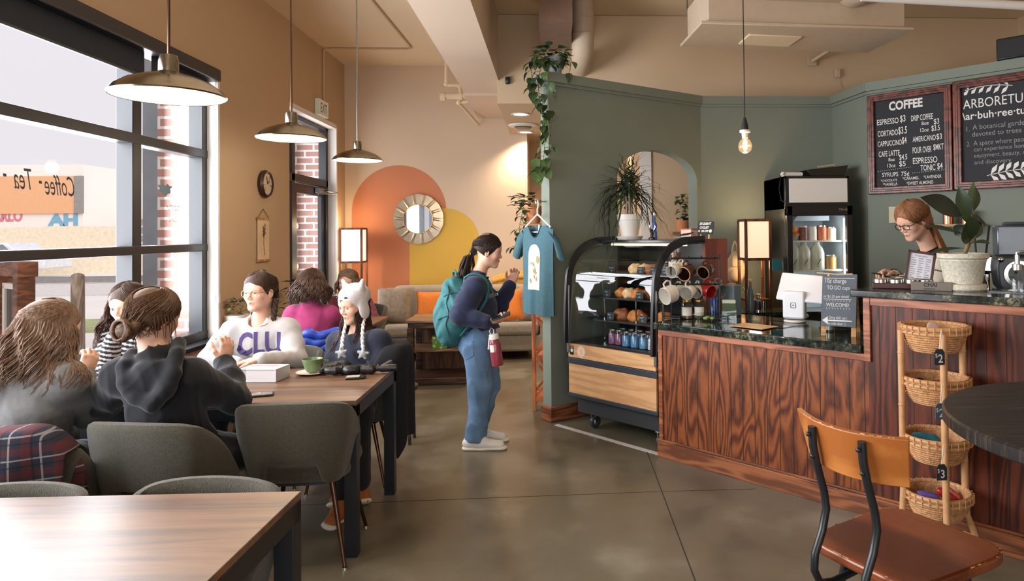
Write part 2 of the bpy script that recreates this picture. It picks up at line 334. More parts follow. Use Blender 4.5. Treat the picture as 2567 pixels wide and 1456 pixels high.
# ================================================================ exit door
m = MB()
for y0, y1 in ((DY0, DY0 + .06), (7.70, 7.80), (DY1 - .07, DY1)): bar_y(m, y0, y1, 0, DZ1, XO - .05, XO + .05)
for z0, z1 in ((2.15, 2.24), (DZ1 - .07, DZ1)): bar_y(m, DY0, DY1, z0, z1, XO - .05, XO + .05)
d1 = m.build('door_1', black, bevel=.006); tag(d1, kind='structure')
m = MB()
for y0, y1 in ((7.82, 7.92), (8.75, 8.85)): m.bx(XO - .025, XO + .025, y0, y1, .01, 2.14)
for z0, z1 in ((.01, .25), (2.03, 2.14), (1.0, 1.1)): m.bx(XO - .024, XO + .024, 7.83, 8.84, z0, z1)
lf = m.build('door_leaf', black, d1, bevel=.004)
m = MB(); m.add([(XO - .002, y, z) for y, z in ((DY0 + .03, .2), (DY1 - .03, .2), (DY1 - .03, DZ1 - .03), (DY0 + .03, DZ1 - .03))], [(0, 1, 2, 3)]); m.build('pane', window_glass, d1)
m = MB(); m.bx(XO, XW - .001, DY1 - .004, DY1 - .001, 0, DZ1); m.bx(XO + .05, XW + .008, DY0, DY1, DZ1 - .025, DZ1 + .03); m.bx(XW - .004, XW + .012, DY1 - .02, DY1 + .015, 0, DZ1); m.build('reveal', cream, d1)
m = MB(); m.box((XO + .06, 8.62, 2.09), (.06, .26, .06)); m.tube([(XO + .08, 8.70, 2.10), (XO + .26, 8.62, 2.06), (XO + .08, 8.45, 2.05)], .012, 6); m.build('door_closer', steel, d1, bevel=.004)
# exit sign (edge mounted on the wall above the door, facing the room)
ex = thing('exit_sign', 'white and green exit sign flat on the ochre wall above the glass door', 'sign', (XW + .002, 8.30, 3.05))
m = MB(); m.bx(0, .055, -.165, .165, -.09, .10); m.build('sign_box', mat('sign_white', (206, 208, 190), .5, emit=.08), ex, bevel=.006)
m = MB(); put_text(m, 'EXIT', .165, frame((.0562, -.125, -.055), (0, 1, 0), (0, 0, 1)), 0, .68); m.build('lettering', mat('exit_green', (58, 104, 78), .6), ex)
# conduit that feeds the sign, and the junction box over the third pendant
m = MB(); m.tube([(XW + .015, 8.42, 3.16), (XW + .015, 8.42, 3.77), (XW + .05, 8.42, 3.80), (XW + .10, 8.42, 3.806), (-1.73, 8.42, 3.806), (-1.68, 8.38, 3.806), (-1.72, 6.2, 3.806)], .011, 8)
tag(m.build('conduit', plaster), 'beige painted electrical conduit from the exit sign up and across the ceiling', 'conduit')
# ================================================================ decor on the left wall
ck = thing('wall_clock', 'small round dark-rimmed clock on the ochre wall', 'clock', (XW, 6.70, 2.04))
MX = Matrix.Rotation(R(90), 4, 'Y')
m = MB(); m.lathe([(.0, 0), (.125, 0), (.135, .03), (.118, .055), (.10, .04), (0, .04)], 36, 0, MX); m.build('case', mat('clock_rim', (58, 34, 28), .35), ck)
m = MB(); m.lathe([(0, .042), (.102, .042)], 32, 0, MX); m.build('face', mat('clock_face', (196, 180, 158), .5), ck)
m = MB(); m.bar((.045, 0, 0), (.045, .045, .03), .006, .003); m.bar((.045, 0, 0), (.045, -.02, .07), .005, .003); m.build('hands', black, ck)
sc = thing('hanging_scroll', 'small hanging picture of a dried plant with wooden top and bottom rails', 'picture', (XW + .012, 6.68, 1.30))
lw = wood('light_oak', (150, 104, 62), (196, 150, 100), (1, 8, 8), 5, 1.4, .5)
m = MB(); m.bx(-.001, .001, -.13, .13, .02, .40); m.build('paper', mat('scroll_paper', (222, 196, 160), .9), sc)
m = MB(); m.bx(-.008, .008, -.145, .145, 0, .022); m.build('rail', lw, sc, bevel=.004)
m = MB(); m.bx(-.008, .008, -.145, .145, .395, .417); m.build('rail', lw, sc, bevel=.004)
m = MB(); m.tube([(0, -.13, .41), (0, 0, .50), (0, .13, .41)], .003, 5); m.build('cord', mat('cord_brown', (110, 74, 46), .8), sc)
m = MB()
m.tube([(.003, .02, .06), (.003, .0, .18), (.003, .012, .30)], .003, 5)
for i in range(6):
    z = .22 + .018 * i; sgn = 1 if i % 2 else -1
    m.tube([(.003, .006, z), (.003, .006 + sgn * .025, z + .035), (.003, .006 + sgn * .018, z + .055)], [.004, .008, .001], 5, flat=.4)
m.build('drawing', mat('scroll_ink', (110, 88, 60), .9), sc)
# ================================================================ sage partition
PA, PB, PC, PD, PE = (-.014, 5.609), (1.47, 6.60), (2.80, 6.62), (2.865, 5.985), (4.05, 4.66)
def wall_seg(name, a, b, th, zt, arch=None, ext=(0, 0)):
    a, b = np.array(a), np.array(b); d = (b - a) / np.linalg.norm(b - a); L = np.linalg.norm(b - a) + ext[1]
    M = frame((a[0], a[1], 0), (d[0], d[1], 0), (0, 0, 1)) # local x along, y up, z = x cross y (towards the room)
    mb = MB(); s0 = -ext[0]
    if arch is None: mb.bx(s0, L, 0, zt, -th, 0, 0, M)
    else:
        a0, a1, zb, zs, rz_ = arch; r = (a1 - a0) / 2; c = (a0 + a1) / 2; n = 24
        mb.bx(s0, a0, 0, zt, -th, 0, 0, M); mb.bx(a1, L, 0, zt, -th, 0, 0, M); mb.bx(a0, a1, 0, zb, -th, 0, 0, M)
        P = [(c - r * math.cos(PI * i / n), zs + rz_ * math.sin(PI * i / n)) for i in range(n + 1)]
        for z in (0, -th):
            mb.add([(x, y, z) for x, y in P] + [(x, zt, z) for x, y in P], [(i, i + 1, n + 2 + i, n + 1 + i) for i in range(n)], 0, M)
        mb.add([(x, y, z) for x, y in P for z in (0, -th)], [(2 * i, 2 * i + 2, 2 * i + 3, 2 * i + 1) for i in range(n)], 0, M)
    return struct(mb, name, sage)
wall_seg('wall_partition', PA, PB, .12, 2.785, (.72, 1.722, 1.12, 2.03, .27))
wall_seg('wall_bar_back', PB, PC, .12, 2.785, None, (0, .1))
wall_seg('wall_bar_side', PC, PD, .12, 2.785)
wall_seg('wall_menu', PD, PE, .12, 2.785, None, (.02, 0))
m = MB()
cap = [PA, PB, PC, PD, PE]
for (a, b), e0 in zip(zip(cap, cap[1:]), (.04, .02, .02, .02)):
    a, b = np.array(a), np.array(b); d = (b - a) / np.linalg.norm(b - a); nn = np.array([-d[1], d[0]]); L = np.linalg.norm(b - a)
    M = frame((a[0], a[1], 0), (d[0], d[1], 0), (nn[0], nn[1], 0))
    m.bx(-e0, L + .02, -.045, .165, 2.785, 2.862, 0, M); m.bx(-e0 * .5, L + .01, -.02, .14, 2.76, 2.785, 0, M)
struct(m, 'trim_4', sage)
m = MB()
d = np.array(PB) - np.array(PA); d /= np.linalg.norm(d); M = frame((PA[0], PA[1], 0), (d[0], d[1], 0), (-d[1], d[0], 0))
m.bx(-.018, .85, -.018, 0, 0, .125, 0, M); m.bx(-.018, 0, 0, .135, 0, .125, 0, M); struct(m, 'baseboard_partition', baseb, bevel=.004)
m = MB(); m.bx(-2.754, -.32, 9.285, 9.3, 0, .12); struct(m, 'baseboard_back', baseb)
# mural arches painted on the back wall
def arch_poly(x0, x1, z0, zs, n=32):
    r = (x1 - x0) / 2; c = (x0 + x1) / 2
    return [(x0, z0), (x1, z0)] + [(c + r * math.cos(PI * i / n), zs + r * math.sin(PI * i / n)) for i in range(n + 1)]
MXZ = Matrix(((1, 0, 0, 0), (0, 0, -1, 9.3), (0, 1, 0, 0), (0, 0, 0, 1)))
m = MB(); m.prism(arch_poly(-2.665, -1.412, .13, 1.845), .0008, .0016, 0, MXZ)
tag(m.build('wall_mural', mat('terracotta_paint', (198, 126, 90), .8, var=.04, vs_=2)), 'large terracotta orange arch painted on the back wall behind the round mirror', 'mural', 'painted arches on the back wall')
m = MB(); m.prism(arch_poly(-1.906, -.972, .13, 1.42), .0018, .0026, 0, MXZ)
tag(m.build('wall_mural', mat('mustard_paint', (212, 172, 74), .8, var=.04, vs_=2)), 'mustard yellow painted arch on the back wall, lower right of the mirror', 'mural', 'painted arches on the back wall')
# mirror with faceted frame
mi = thing('round_mirror', 'round mirror with a scalloped mirrored-glass frame hung on the painted arches', 'mirror', (-1.782, 9.296, 1.746))
MZ = Matrix.Rotation(R(90), 4, 'X')
K = 14
m = MB(); ro, ri = .33, .195
vo = [(ro * math.cos(2 * PI * i / K), ro * math.sin(2 * PI * i / K), .03) for i in range(K)]
vm = [(ro * .985 * math.cos(2 * PI * (i + .5) / K), ro * .985 * math.sin(2 * PI * (i + .5) / K), .022) for i in range(K)]
vi = [(ri * math.cos(2 * PI * i / K), ri * math.sin(2 * PI * i / K), .035) for i in range(K)]
for i in range(K):
    j = (i + 1) % K; p = .335
    q = [(ro * math.cos(2 * PI * (i + f) / K) * (1 + .02 * math.sin(PI * f)), ro * math.sin(2 * PI * (i + f) / K) * (1 + .02 * math.sin(PI * f)), .022) for f in (0, .25, .5, .75, 1)]
    inn = [(ri * math.cos(2 * PI * (i + f) / K), ri * math.sin(2 * PI * (i + f) / K), .036 - .006 * (1 if 0 < f < 1 else 0)) for f in (0, .25, .5, .75, 1)]
    m.add(q + inn, [(k, k + 1, 6 + k, 5 + k) for k in range(4)], 0, MZ)
m.build('frame', metal('bevelled_mirror_frame', (168, 152, 130), .32, .15), mi, flat=True)
m = MB(); m.lathe([(0, .0), (ro * .99, .0), (ro * 1.0, .02)], K * 4, 0, MZ); m.build('back_plate', mat('mirror_back', (96, 72, 50), .6), mi)
m = MB(); m.add([(.193 * math.cos(a), .193 * math.sin(a), .034) for a in np.linspace(0, 2 * PI, 49)[:-1]], [tuple(range(48))], 0, MZ); m.build('glass', metal('mirror_silver', (226, 226, 226), .01, 0), mi, flat=True)
m = MB(); m.lathe([(.188, .034), (.192, .042), (.199, .042), (.203, .034)], 48, 0, MZ); m.build('rim', metal('gold_rim', (176, 140, 84), .3), mi)
# ================================================================ exterior
grd = mat('street_concrete', (226, 220, 214), .9, var=.06, vs_=.4)
m = MB(); m.bx(-120, -2.95, -20, 90, -.3, -.14); struct(m, 'ground', grd)
m = MB(); m.bx(-3.30, -2.906, 5.93, 7.30, -.1, 4.2); m.bx(-3.30, -2.906, 9.0, 9.5, -.1, 4.2); m.bx(-5.2, -3.30, 9.45, 9.8, -.1, 4.2); struct(m, 'wall_outside', brickm)
m = MB(); m.bx(-3.42, -3.30, 5.93, 6.05, -.14, 4.2); tag(m.build('steel_post', mat('grey_blue_paint', (128, 136, 146), .6)), 'grey painted steel post beside the brick pier outside the window', 'post')
bd = thing('building', 'long pale commercial building across the tracks with an orange fascia band', 'building', (-40, 40, -.2))
pale = mat('pale_stucco', (240, 234, 228), .9, var=.03, vs_=.3)
m = MB(); m.bx(-30, 13.7, 0, 12, 0, 5.85); m.bx(13.7, 25, 3.2, 14, 0, 5.5); m.build('walls', pale, bd)
m = MB(); m.bx(-30, 13.3, -.12, 0, 3.1, 5.2); m.build('fascia_band', mat('orange_fascia', (232, 178, 134), .8, var=.03), bd)
m = MB(); m.bx(13.3, 13.75, -.16, .0, 3.1, 5.2); m.build('band_end', mat('grey_end', (150, 146, 142), .8), bd)
m = MB(); m.bx(14.6, 16.6, 3.05, 3.2, .2, 2.9); 
gd = m.build('garage_door', mat('garage_panel', (150, 152, 156), .6), bd)
m = MB()
for k in range(6): m.bx(14.6, 16.6, 3.0, 3.06, .3 + .5 * k, .42 + .5 * k)
m.build('door_rails', white, gd)
m = MB(); m.bx(18.6, 19.3, 3.1, 3.2, 1.7, 3.0); m.build('window', mat('far_window', (104, 110, 116), .3), bd)
m = MB(); put_text(m, 'ARLO', .8, frame((8.9, -.02, 2.7), (1, 0, 0), (0, 0, 1)), 0, .75, offset=.03, extrude=.005); m.build('graffiti', mat('pink_spray', (214, 130, 148), .9), bd)
m = MB(); put_text(m, 'AH', .85, frame((11.9, -.02, 2.45), (1, 0, 0), (0, 0, 1)), 0, 1.3, offset=.05, extrude=.005); m.build('graffiti', mat('blue_spray', (126, 178, 206), .9), bd)
m = MB(); m.bx(-75, -22, 36, 36.2, -.2, 2.1); m.bx(-75, -14, 33, 33.1, -.2, .95)
tag(m.build('low_wall', mat('cream_block', (236, 222, 198), .9)), 'long low cream wall in front of the far building', 'wall')
m = MB()
for dy in (0, 1.4): m.bar((-60, 24 + dy - 1, 0), (-10, 25 + dy + 1, 0), .1, .14)
tag(m.build('railway_track', mat('rail_grey', (140, 136, 132), .6)), 'pair of grey railway rails running across beyond the window', 'rails')
m = MB(); m.bx(-70, -8, 20.5, 29, -.2, -.1); struct(m, 'trim_5', mat('ballast', (206, 200, 196), .95, var=.15, vs_=8))
grass = mat('verge_green', (158, 168, 120), .95, var=.2, vs_=3)
m = MB(); m.bx(-13, -6.5, 12.6, 14.2, -.16, -.08); tag(m.build('grass_verge', grass), 'strip of pale grass at the edge of the street outside', 'grass', kind='stuff')
fw = wood('weathered_post', (130, 112, 96), (176, 160, 142), (6, 6, 1), 5, 1.4, .8)
for i, px in enumerate((195,)):
    p = at(px, 740, 8.6); m = MB(); m.cyl((0, 0, 0), (0, 0, 1.22), .075, .07, 12); m.ball((0, 0, 1.22), (.07, .07, .04), 12, 6)
    tag(m.build('fence_post', fw, loc=(p[0], 8.6, -.14)), 'thick round weathered wooden post outside, right of the framed display', 'post')
nb = thing('display_case_outside', 'brown wooden display frame with two white-framed dark panes standing outside the window', 'display frame', (-3.86, 5.05, -.14), R(-38))
ow = wood('stained_frame_wood', (92, 52, 32), (142, 88, 56), (2, 2, 8), 5, 1.4, .6)
m = MB()
for x in (-.42, 0, .42): m.bx(x - .045, x + .045, -.05, .05, 0, 1.52)
for z in (.3, 1.48): m.bx(-.50, .50, -.055, .055, z - .05, z + .05)
m.build('frame', ow, nb, bevel=.006)
for x in (-.21, .21):
    m = MB()
    for sx in (-1, 1): m.bx(x + sx * .14 - .02, x + sx * .14 + .02, -.02, .02, .42, 1.36)
    for z in (.42, .90, 1.36): m.bx(x - .16, x + .16, -.02, .02, z - .02, z + .02)
    wf = m.build('pane_frame', white, nb, bevel=.003)
    m = MB(); m.bx(x - .13, x + .13, -.004, .004, .9, 1.35); m.build('pane', mat('dark_pane', (54, 48, 40), .2, var=.5, vs_=14), wf)
    m = MB(); m.bx(x - .13, x + .13, -.004, .004, .43, .9); m.build('pane', mat('brown_pane', (130, 76, 46), .3, var=.3, vs_=10), wf)
cr = thing('parked_car', 'pale car parked in front of the far building', 'car', (-23.2, 30.4, -.1))
m = MB(); m.prism([(-2.2, .35), (2.2, .35), (2.25, .8), (1.3, .95), (.7, 1.45), (-1.2, 1.45), (-2.0, .95), (-2.25, .85)], -.85, .85, 0, Matrix.Rotation(R(90), 4, 'X')); m.build('body', mat('car_paint', (226, 228, 232), .3), cr, bevel=.05)
for x in (-1.35, 1.35):
    m = MB(); m.cyl((x, -.86, .33), (x, -.66, .33), .33, n=20); m.build('wheel', mat('tyre', (70, 70, 72), .8), cr)
m = MB(); m.prism([(-1.0, 1.0), (1.0, 1.0), (.6, 1.38), (-1.05, 1.38)], .851, .856, 0, Matrix.Rotation(R(90), 4, 'X')); m.build('side_window', mat('car_glass', (130, 138, 146), .2), cr)
# ================================================================ lamps
walnut = wood('walnut_top', (78, 52, 36), (136, 98, 66), (.5, 7, 7), 3, 1.3, .40, .8, .5, .18, (.22, .85)); walnut.node_tree.nodes['Principled BSDF'].inputs['Coat Roughness'].default_value = .38
chairf = mat('olive_grey_boucle', (72, 68, 55), .95, var=.22, vs_=90, bump=.5, bs=260, sheen=.25)
legm = metal('bronzed_leg', (96, 74, 62), .3)
bulbm = mat('warm_bulb', (255, 214, 150), .3, emit=7, var=0)
shade_in = mat('shade_enamel', (176, 160, 138), .5, var=.02)
cordm = mat('black_cord', (26, 24, 24), .6, var=0)
def pendant(x, y, zr, label):
    t = thing('pendant_lamp', label, 'pendant lamp', (x, y, zr), 0, 'brushed metal pendant lamps over the tables')
    m = MB(); m.lathe([(.205, 0), (.208, .006), (.19, .03), (.15, .058), (.10, .078), (.048, .092), (.036, .10), (.036, .14), (.031, .165), (.014, .170), (0, .170)], 48); m.build('shade', brass_n, t)
    m = MB(); m.lathe([(.204, .002), (.187, .027), (.147, .054), (.098, .073), (.0, .088)], 48); m.build('shade_lining', shade_in, t)
    m = MB(); m.cyl((0, 0, .17), (0, 0, 3.80 - zr), .006, n=8); m.lathe([(0, 3.815 - zr), (.065, 3.815 - zr), (.065, 3.79 - zr), (.02, 3.775 - zr), (0, 3.775 - zr)], 24); m.build('stem', legm if y < 5 else steel, t)
    m = MB(); m.cyl((0, 0, .085), (0, 0, .05), .018, n=12); m.build('socket', white, t)
    m = MB(); m.ball((0, 0, .025), (.032, .032, .038), 20, 12); m.build('bulb', bulbm, t)
    point('pendant_light', (x, y, zr - .045), 16, (1, .86, .68), .05); return t
pendant(-1.515, 2.80, 2.105, 'brushed metal pendant lamp nearest the camera, in front of the big window')
pendant(-1.617, 4.36, 2.15, 'middle brushed metal pendant lamp, in front of the glass door')
p3_ = pendant(-1.655, 5.95, 2.18, 'farthest and smallest brushed metal pendant lamp, above the orange mural')
m = MB(); m.lathe([(0, .02), (.085, .02), (.085, 0), (.075, -.05), (.0, -.05)], 20); m.build('ceiling_box', plaster, p3_, loc=(0, 0, 1.61))
# bare bulb over the bar
bx_, by_ = (1878 - 1383) / 1711 * 4.5, 4.5
t = thing('bulb_pendant', 'bare globe filament bulb hanging on a thin black cord over the counter', 'pendant lamp', (bx_, by_, 2.115))
m = MB(); m.cyl((0, 0, .17), (0, 0, 1.70), .0035, n=6); m.lathe([(.0, .19), (.008, .19), (.022, .135), (.024, .10), (0, .10)], 16); m.build('cord', cordm, t)
m = MB(); m.lathe([(0, .105), (.035, .105), (.036, .09), (.022, .085), (.020, .052), (0, .05)], 20); m.build('socket', mat('white_ceramic', (238, 232, 222), .3), t)
m = MB(); m.lathe([(.016, .06), (.018, .048), (.034, .035), (.044, .012), (.046, -.008), (.040, -.03), (.024, -.046), (0, -.052)], 28); gm_ = thin_glass('bulb_glass', (1, .90, .76), 2.0); gn = gm_.node_tree; em_ = gn.nodes.new('ShaderNodeEmission'); em_.inputs[0].default_value = (1, .62, .3, 1); em_.inputs[1].default_value = .28; ad_ = gn.nodes.new('ShaderNodeAddShader'); on_ = gn.nodes['Material Output']; gn.links.new(on_.inputs[0].links[0].from_socket, ad_.inputs[0]); gn.links.new(em_.outputs[0], ad_.inputs[1]); gn.links.new(ad_.outputs[0], on_.inputs[0]); m.build('globe', gm_, t)
m = MB()
for k in range(6):
    a = k * PI / 3; m.tube([(.006 * math.cos(a), .006 * math.sin(a), .04), (.013 * math.cos(a), .013 * math.sin(a), .03), (.013 * math.cos(a), .013 * math.sin(a), -.02), (.006 * math.cos(a), .006 * math.sin(a), -.028)], .0022, 5)
m.build('filament', mat('filament', (255, 196, 120), .5, emit=22, var=0), t)
point('bulb_light', (bx_, by_, 2.05), 7, (1, .7, .42), .04)
# square wooden floor lamps with paper shades
lampw = wood('lamp_wood', (78, 38, 20), (126, 70, 40), (6, 6, .8), 5, 1.4, .4)
def floor_lamp(x, y, rz, w, z0, z1, shelves, label, power, paper):
    t = thing('floor_lamp', label, 'floor lamp', (x, y, 0), rz, 'wooden floor lamps with paper shades'); h = w / 2
    for sx in (-1, 1):
        for sy in (-1, 1):
            m = MB(); m.bx(sx * h - .012, sx * h + .012, sy * h - .012, sy * h + .012, 0, z1 + .012); m.build('post', lampw, t, bevel=.002)
    for z in (z0 - .012, z1):
        m = MB()
        for s in (-1, 1): m.bx(-h, h, s * h - .011, s * h + .011, z - .002, z + .022); m.bx(s * h - .011, s * h + .011, -h, h, z - .002, z + .022)
        m.build('shade_frame', lampw, t, bevel=.002)
    for z in shelves:
        m = MB(); m.bx(-h, h, -h, h, z, z + .018); m.build('shelf', lampw, t, bevel=.002)
    g = h - .006; m = MB()
    for s in (-1, 1): m.bx(-g + .006, g - .006, s * g - .0015, s * g + .0015, z0 + .01, z1); m.bx(s * g - .0015, s * g + .0015, -g + .006, g - .006, z0 + .01, z1)
    m.build('shade', paper, t)
    m = MB(); m.ball((0, 0, (z0 + z1) / 2), .035, 16, 10); m.cyl((0, 0, z0), (0, 0, (z0 + z1) / 2 - .03), .012, n=8); m.build('bulb', bulbm, t)
    m = MB(); m.tube([(.05, -.05, z0), (.05, -.05, z0 - .16)], .0018, 5); m.ball((.05, -.05, z0 - .17), .007, 8, 6); m.build('pull_chain', legm, t)
    point('lamp_light', (x, y, z1 + .05), power, (1, .72, .42), .05); point('lamp_light', (x, y, z0 - .05), power * .6, (1, .72, .42), .05)
    return t
paper_lit = mat('lit_paper', (250, 226, 190), .8, emit=.62, var=.05, vs_=6)
floor_lamp(-2.535, 8.92, R(1), .262, 1.20, 1.61, (.35,), 'wooden floor lamp with glowing white paper shade in the far left corner', 5, mat('lit_white_paper', (250, 240, 226), .8, emit=.72, var=.03))
floor_lamp(1.875, 6.23, R(1), .225, 1.285, 1.63, (.9, .45), 'wooden floor lamp with glowing cream paper shade behind the bar, left of the fridge', 5, paper_lit)
# recessed downlights and vent in the soffit
for i, (px, py) in enumerate(((1305, 286), (1318, 331))):
    d = MC.T @ np.array([(px - PPX) / FPX, (py - PPY) / FPX, 1.0]); tt = (2.89 - CAMZ) / d[2]; q = d * tt
    t = thing('downlight', ('recessed round downlight in the soffit, nearer than the air vent', 'recessed round downlight in the soffit, beyond the air vent')[i], 'downlight', (q[0], q[1], 2.889), 0, 'recessed downlights in the soffit')
    m = MB(); m.lathe([(.085, 0), (.11, -.001), (.11, -.008), (.08, -.006)], 32); m.build('trim_ring', white, t)
    m = MB(); m.lathe([(0, -.003), (.082, -.003)], 32); m.build('lens', mat('downlight_lens', (255, 240, 215), .4, emit=2.5, var=0), t)
    spot('downlight_beam', (q[0], q[1], 2.86), 110, 130)
d = MC.T @ np.array([(1312 - PPX) / FPX, (313 - PPY) / FPX, 1.0]); q = d * ((2.89 - CAMZ) / d[2])
t = thing('air_vent', 'round white air vent in the soffit between the two downlights', 'air vent', (q[0], q[1], 2.889))
m = MB(); m.lathe([(.10, 0), (.19, -.002), (.18, -.018), (.12, -.03), (.11, -.02)], 36); m.build('rim', white, t)
m = MB(); m.lathe([(0, -.05), (.09, -.045), (.10, -.035), (.0, -.03)], 36); m.build('cone', mat('vent_grey', (128, 126, 118), .6), t)
spot('downlight_beam', (.9, 9.6, 2.84), 16, 140)
# security sensor, sprinkler pipes
t = thing('motion_sensor', 'small black motion sensor on the bulkhead face left of the trailing plant', 'sensor', tuple(at(1273, 203, 7.09)))
m = MB(); m.box((0, -.02, 0), (.05, .045, .075)); m.build('body', black, t, bevel=.012)
m = MB(); m.ball((0, -.045, -.01), (.018, .012, .022), 12, 8); m.build('lens', darkgrey, t)
pp = lambda px, py, Y=8.2: tuple(at(px, py, Y))
t = thing('sprinkler_pipe', 'cream painted sprinkler pipework with elbows under the beam at the back wall', 'pipe', (0, 0, 0))
m = MB(); m.tube([pp(1119, 150), pp(1119, 208), pp(1124, 214), pp(1150, 214), pp(1153, 220), pp(1153, 242)], .022, 10); m.build('drop_pipe', ceilm, t)
m = MB(); m.tube([pp(1110, 242), pp(1228, 240)], .036, 12); m.build('main_pipe', ceilm, t)
m = MB(); m.tube([pp(1222, 248), pp(1150, 257), pp(1199, 312, 9.25)], .018, 10); m.build('branch_pipe', ceilm, t)
for q in ((1110, 242), (1153, 242), (1228, 240)): c = Vector(pp(*q)); m = MB(); m.cyl(c - Vector((.03, 0, 0)), c + Vector((.03, 0, 0)), .05, n=12); m.build('fitting', ceilm, t)
for q in ((1119, 211), (1151, 216), (1150, 257)): m = MB(); m.ball(pp(*q), .03, 10, 8); m.build('fitting', ceilm, t)
# ================================================================ ceiling equipment
duct = mat('painted_duct', (196, 176, 152), .6, var=.05, vs_=14)
x_, y_ = (1467 - 1383) / 1711 * 6.55, 6.55
t = thing('round_duct', 'round cream duct that drops from the ceiling and elbows into the wall', 'duct', (x_, y_, 0))
m = MB(); m.tube([(0, 0, 3.81), (0, 0, 3.42), (0, .03, 3.34), (0, .10, 3.29), (0, .2, 3.275), (0, .55, 3.275)], .108, 28); m.build('pipe', duct, t)
for z in (3.75, 3.6, 3.45): m = MB(); m.lathe([(.108, z - .008), (.112, z), (.108, z + .008)], 28); m.build('seam', duct, t)
m = MB(); m.bx(-.09, .20, 5.85, 6.75, 3.36, 3.81); tag(m.build('ceiling_duct', mat('brown_duct_paint', (128, 102, 84), .8)), 'square brown painted duct against the ceiling left of the round duct', 'duct')  # one even brown over the whole square duct
t = thing('air_handler', 'large cream ceiling-hung air conditioning unit above the bar', 'air conditioner', (0, 0, 0))
hv = [(1.099, 5.682), (1.135, 5.03), (2.85, 5.16), (2.80, 5.84)]
m = MB(); m.prism(hv, 3.10, 3.125); m.build('drip_tray', duct, t, bevel=.006)
c = np.mean(hv, 0); inner = [tuple(c + (np.array(p) - c) * .93) for p in hv]
m = MB(); m.prism(inner, 3.126, 3.42); m.build('casing', duct, t, bevel=.008)
m = MB(); m.prism([tuple(c + (np.array(p) - c) * np.array([.68, .62]) + np.array([-.02, -.22])) for p in hv], 3.30, 3.56); hx = m.build('plenum', duct, t, bevel=.03)
m = MB(); m.prism([tuple(c + (np.array(p) - c) * np.array([.26, .42]) + np.array([-.18, .02])) for p in hv], 3.088, 3.101); m.build('access_panel', ceilm, t, bevel=.004)
for p in inner: m = MB(); m.cyl((p[0], p[1], 3.4), (p[0], p[1], 3.815), .007, n=6); m.build('hanger_rod', steel, t)
m = MB(); m.lathe([(.0, 0), (.15, 0), (.17, .03), (.17, .2), (0, .2)], 28, 0, Matrix.Translation((2.35, 5.15, 3.43)) @ Matrix.Rotation(R(90), 4, 'X')); m.build('fan_inlet', mat('inlet_cream', (206, 190, 168), .5), t)
m = MB(); m.tube([tuple(at(2160, -8, 4.6)), tuple(at(2600, 16, 4.5))], .03, 12)
tag(m.build('ceiling_pipe', white), 'straight white pipe across the top right under the ceiling', 'pipe')
t = thing('wall_bracket', 'cream diagonal bracket on the wall under the air conditioner', 'bracket', tuple(at(2035, 155, 7.08)))
m = MB(); m.bar((0, -.02, 0), (.28, -.5, .17), .03, .03); m.box((0, -.01, 0), (.09, .02, .09)); m.build('arm', duct, t)
t = thing('wall_socket_box', 'small cream cable box with thin wires on the wall above the sage ledge', 'box', tuple(at(2098, 185, 7.08)))
m = MB(); m.box((0, -.015, .0), (.05, .03, .09)); m.build('box', duct, t, bevel=.004)
m = MB(); m.tube([(0, -.01, -.04), (.03, -.008, -.14), (.06, -.008, -.19), (.07, -.008, -.25)], .004, 5); m.build('wire', duct, t)
q = at(2540, 125, 5.1)
t = thing('loudspeaker', 'small black loudspeaker standing on the sage ledge at the far right', 'speaker', (q[0] + .03, q[1] + .03, 2.863), R(-48))
m = MB(); m.bx(-.11, .11, -.07, .09, 0, .17); m.build('cabinet', black, t, bevel=.01)
m = MB(); m.bx(-.10, .10, -.078, -.07, .015, .155); m.build('grille', mat('grille', (38, 38, 40), .8), t, bevel=.006)
# ================================================================ tables and chairs
def table(x0, x1, y0, y1, rz, label):
    cx, cy_ = (x0 + x1) / 2, (y0 + y1) / 2; a, b = (x1 - x0) / 2, (y1 - y0) / 2
    t = thing('dining_table', label, 'table', (cx, cy_, 0), rz, 'walnut dining tables on black frames')
    m = MB(); m.bx(-a, a, -b, b, .728, .75); m.build('tabletop', walnut, t, bevel=.002)
    m = MB(); m.bx(-a, a, -b, -b + .035, .665, .727); m.bx(-a, a, b - .035, b, .665, .727); m.bx(-a, -a + .035, -b + .035, b - .035, .665, .727); m.bx(a - .035, a, -b + .035, b - .035, .665, .727); m.build('apron', black, t, bevel=.002)
    for sx in (-1, 1):
        for sy in (-1, 1):
            m = MB(); m.bx(min(sx * a, sx * (a - .06)), max(sx * a, sx * (a - .06)), min(sy * b, sy * (b - .06)), max(sy * b, sy * (b - .06)), 0, .726); m.build('leg', black, t, bevel=.002)
    return t
table(-2.22, -.946, 3.36, 4.20, 0, 'walnut dining table with black frame where the group of girls sits')
table(-2.45, -.800, 1.39, 2.22, R(-1.6), 'empty walnut dining table in the near left foreground')
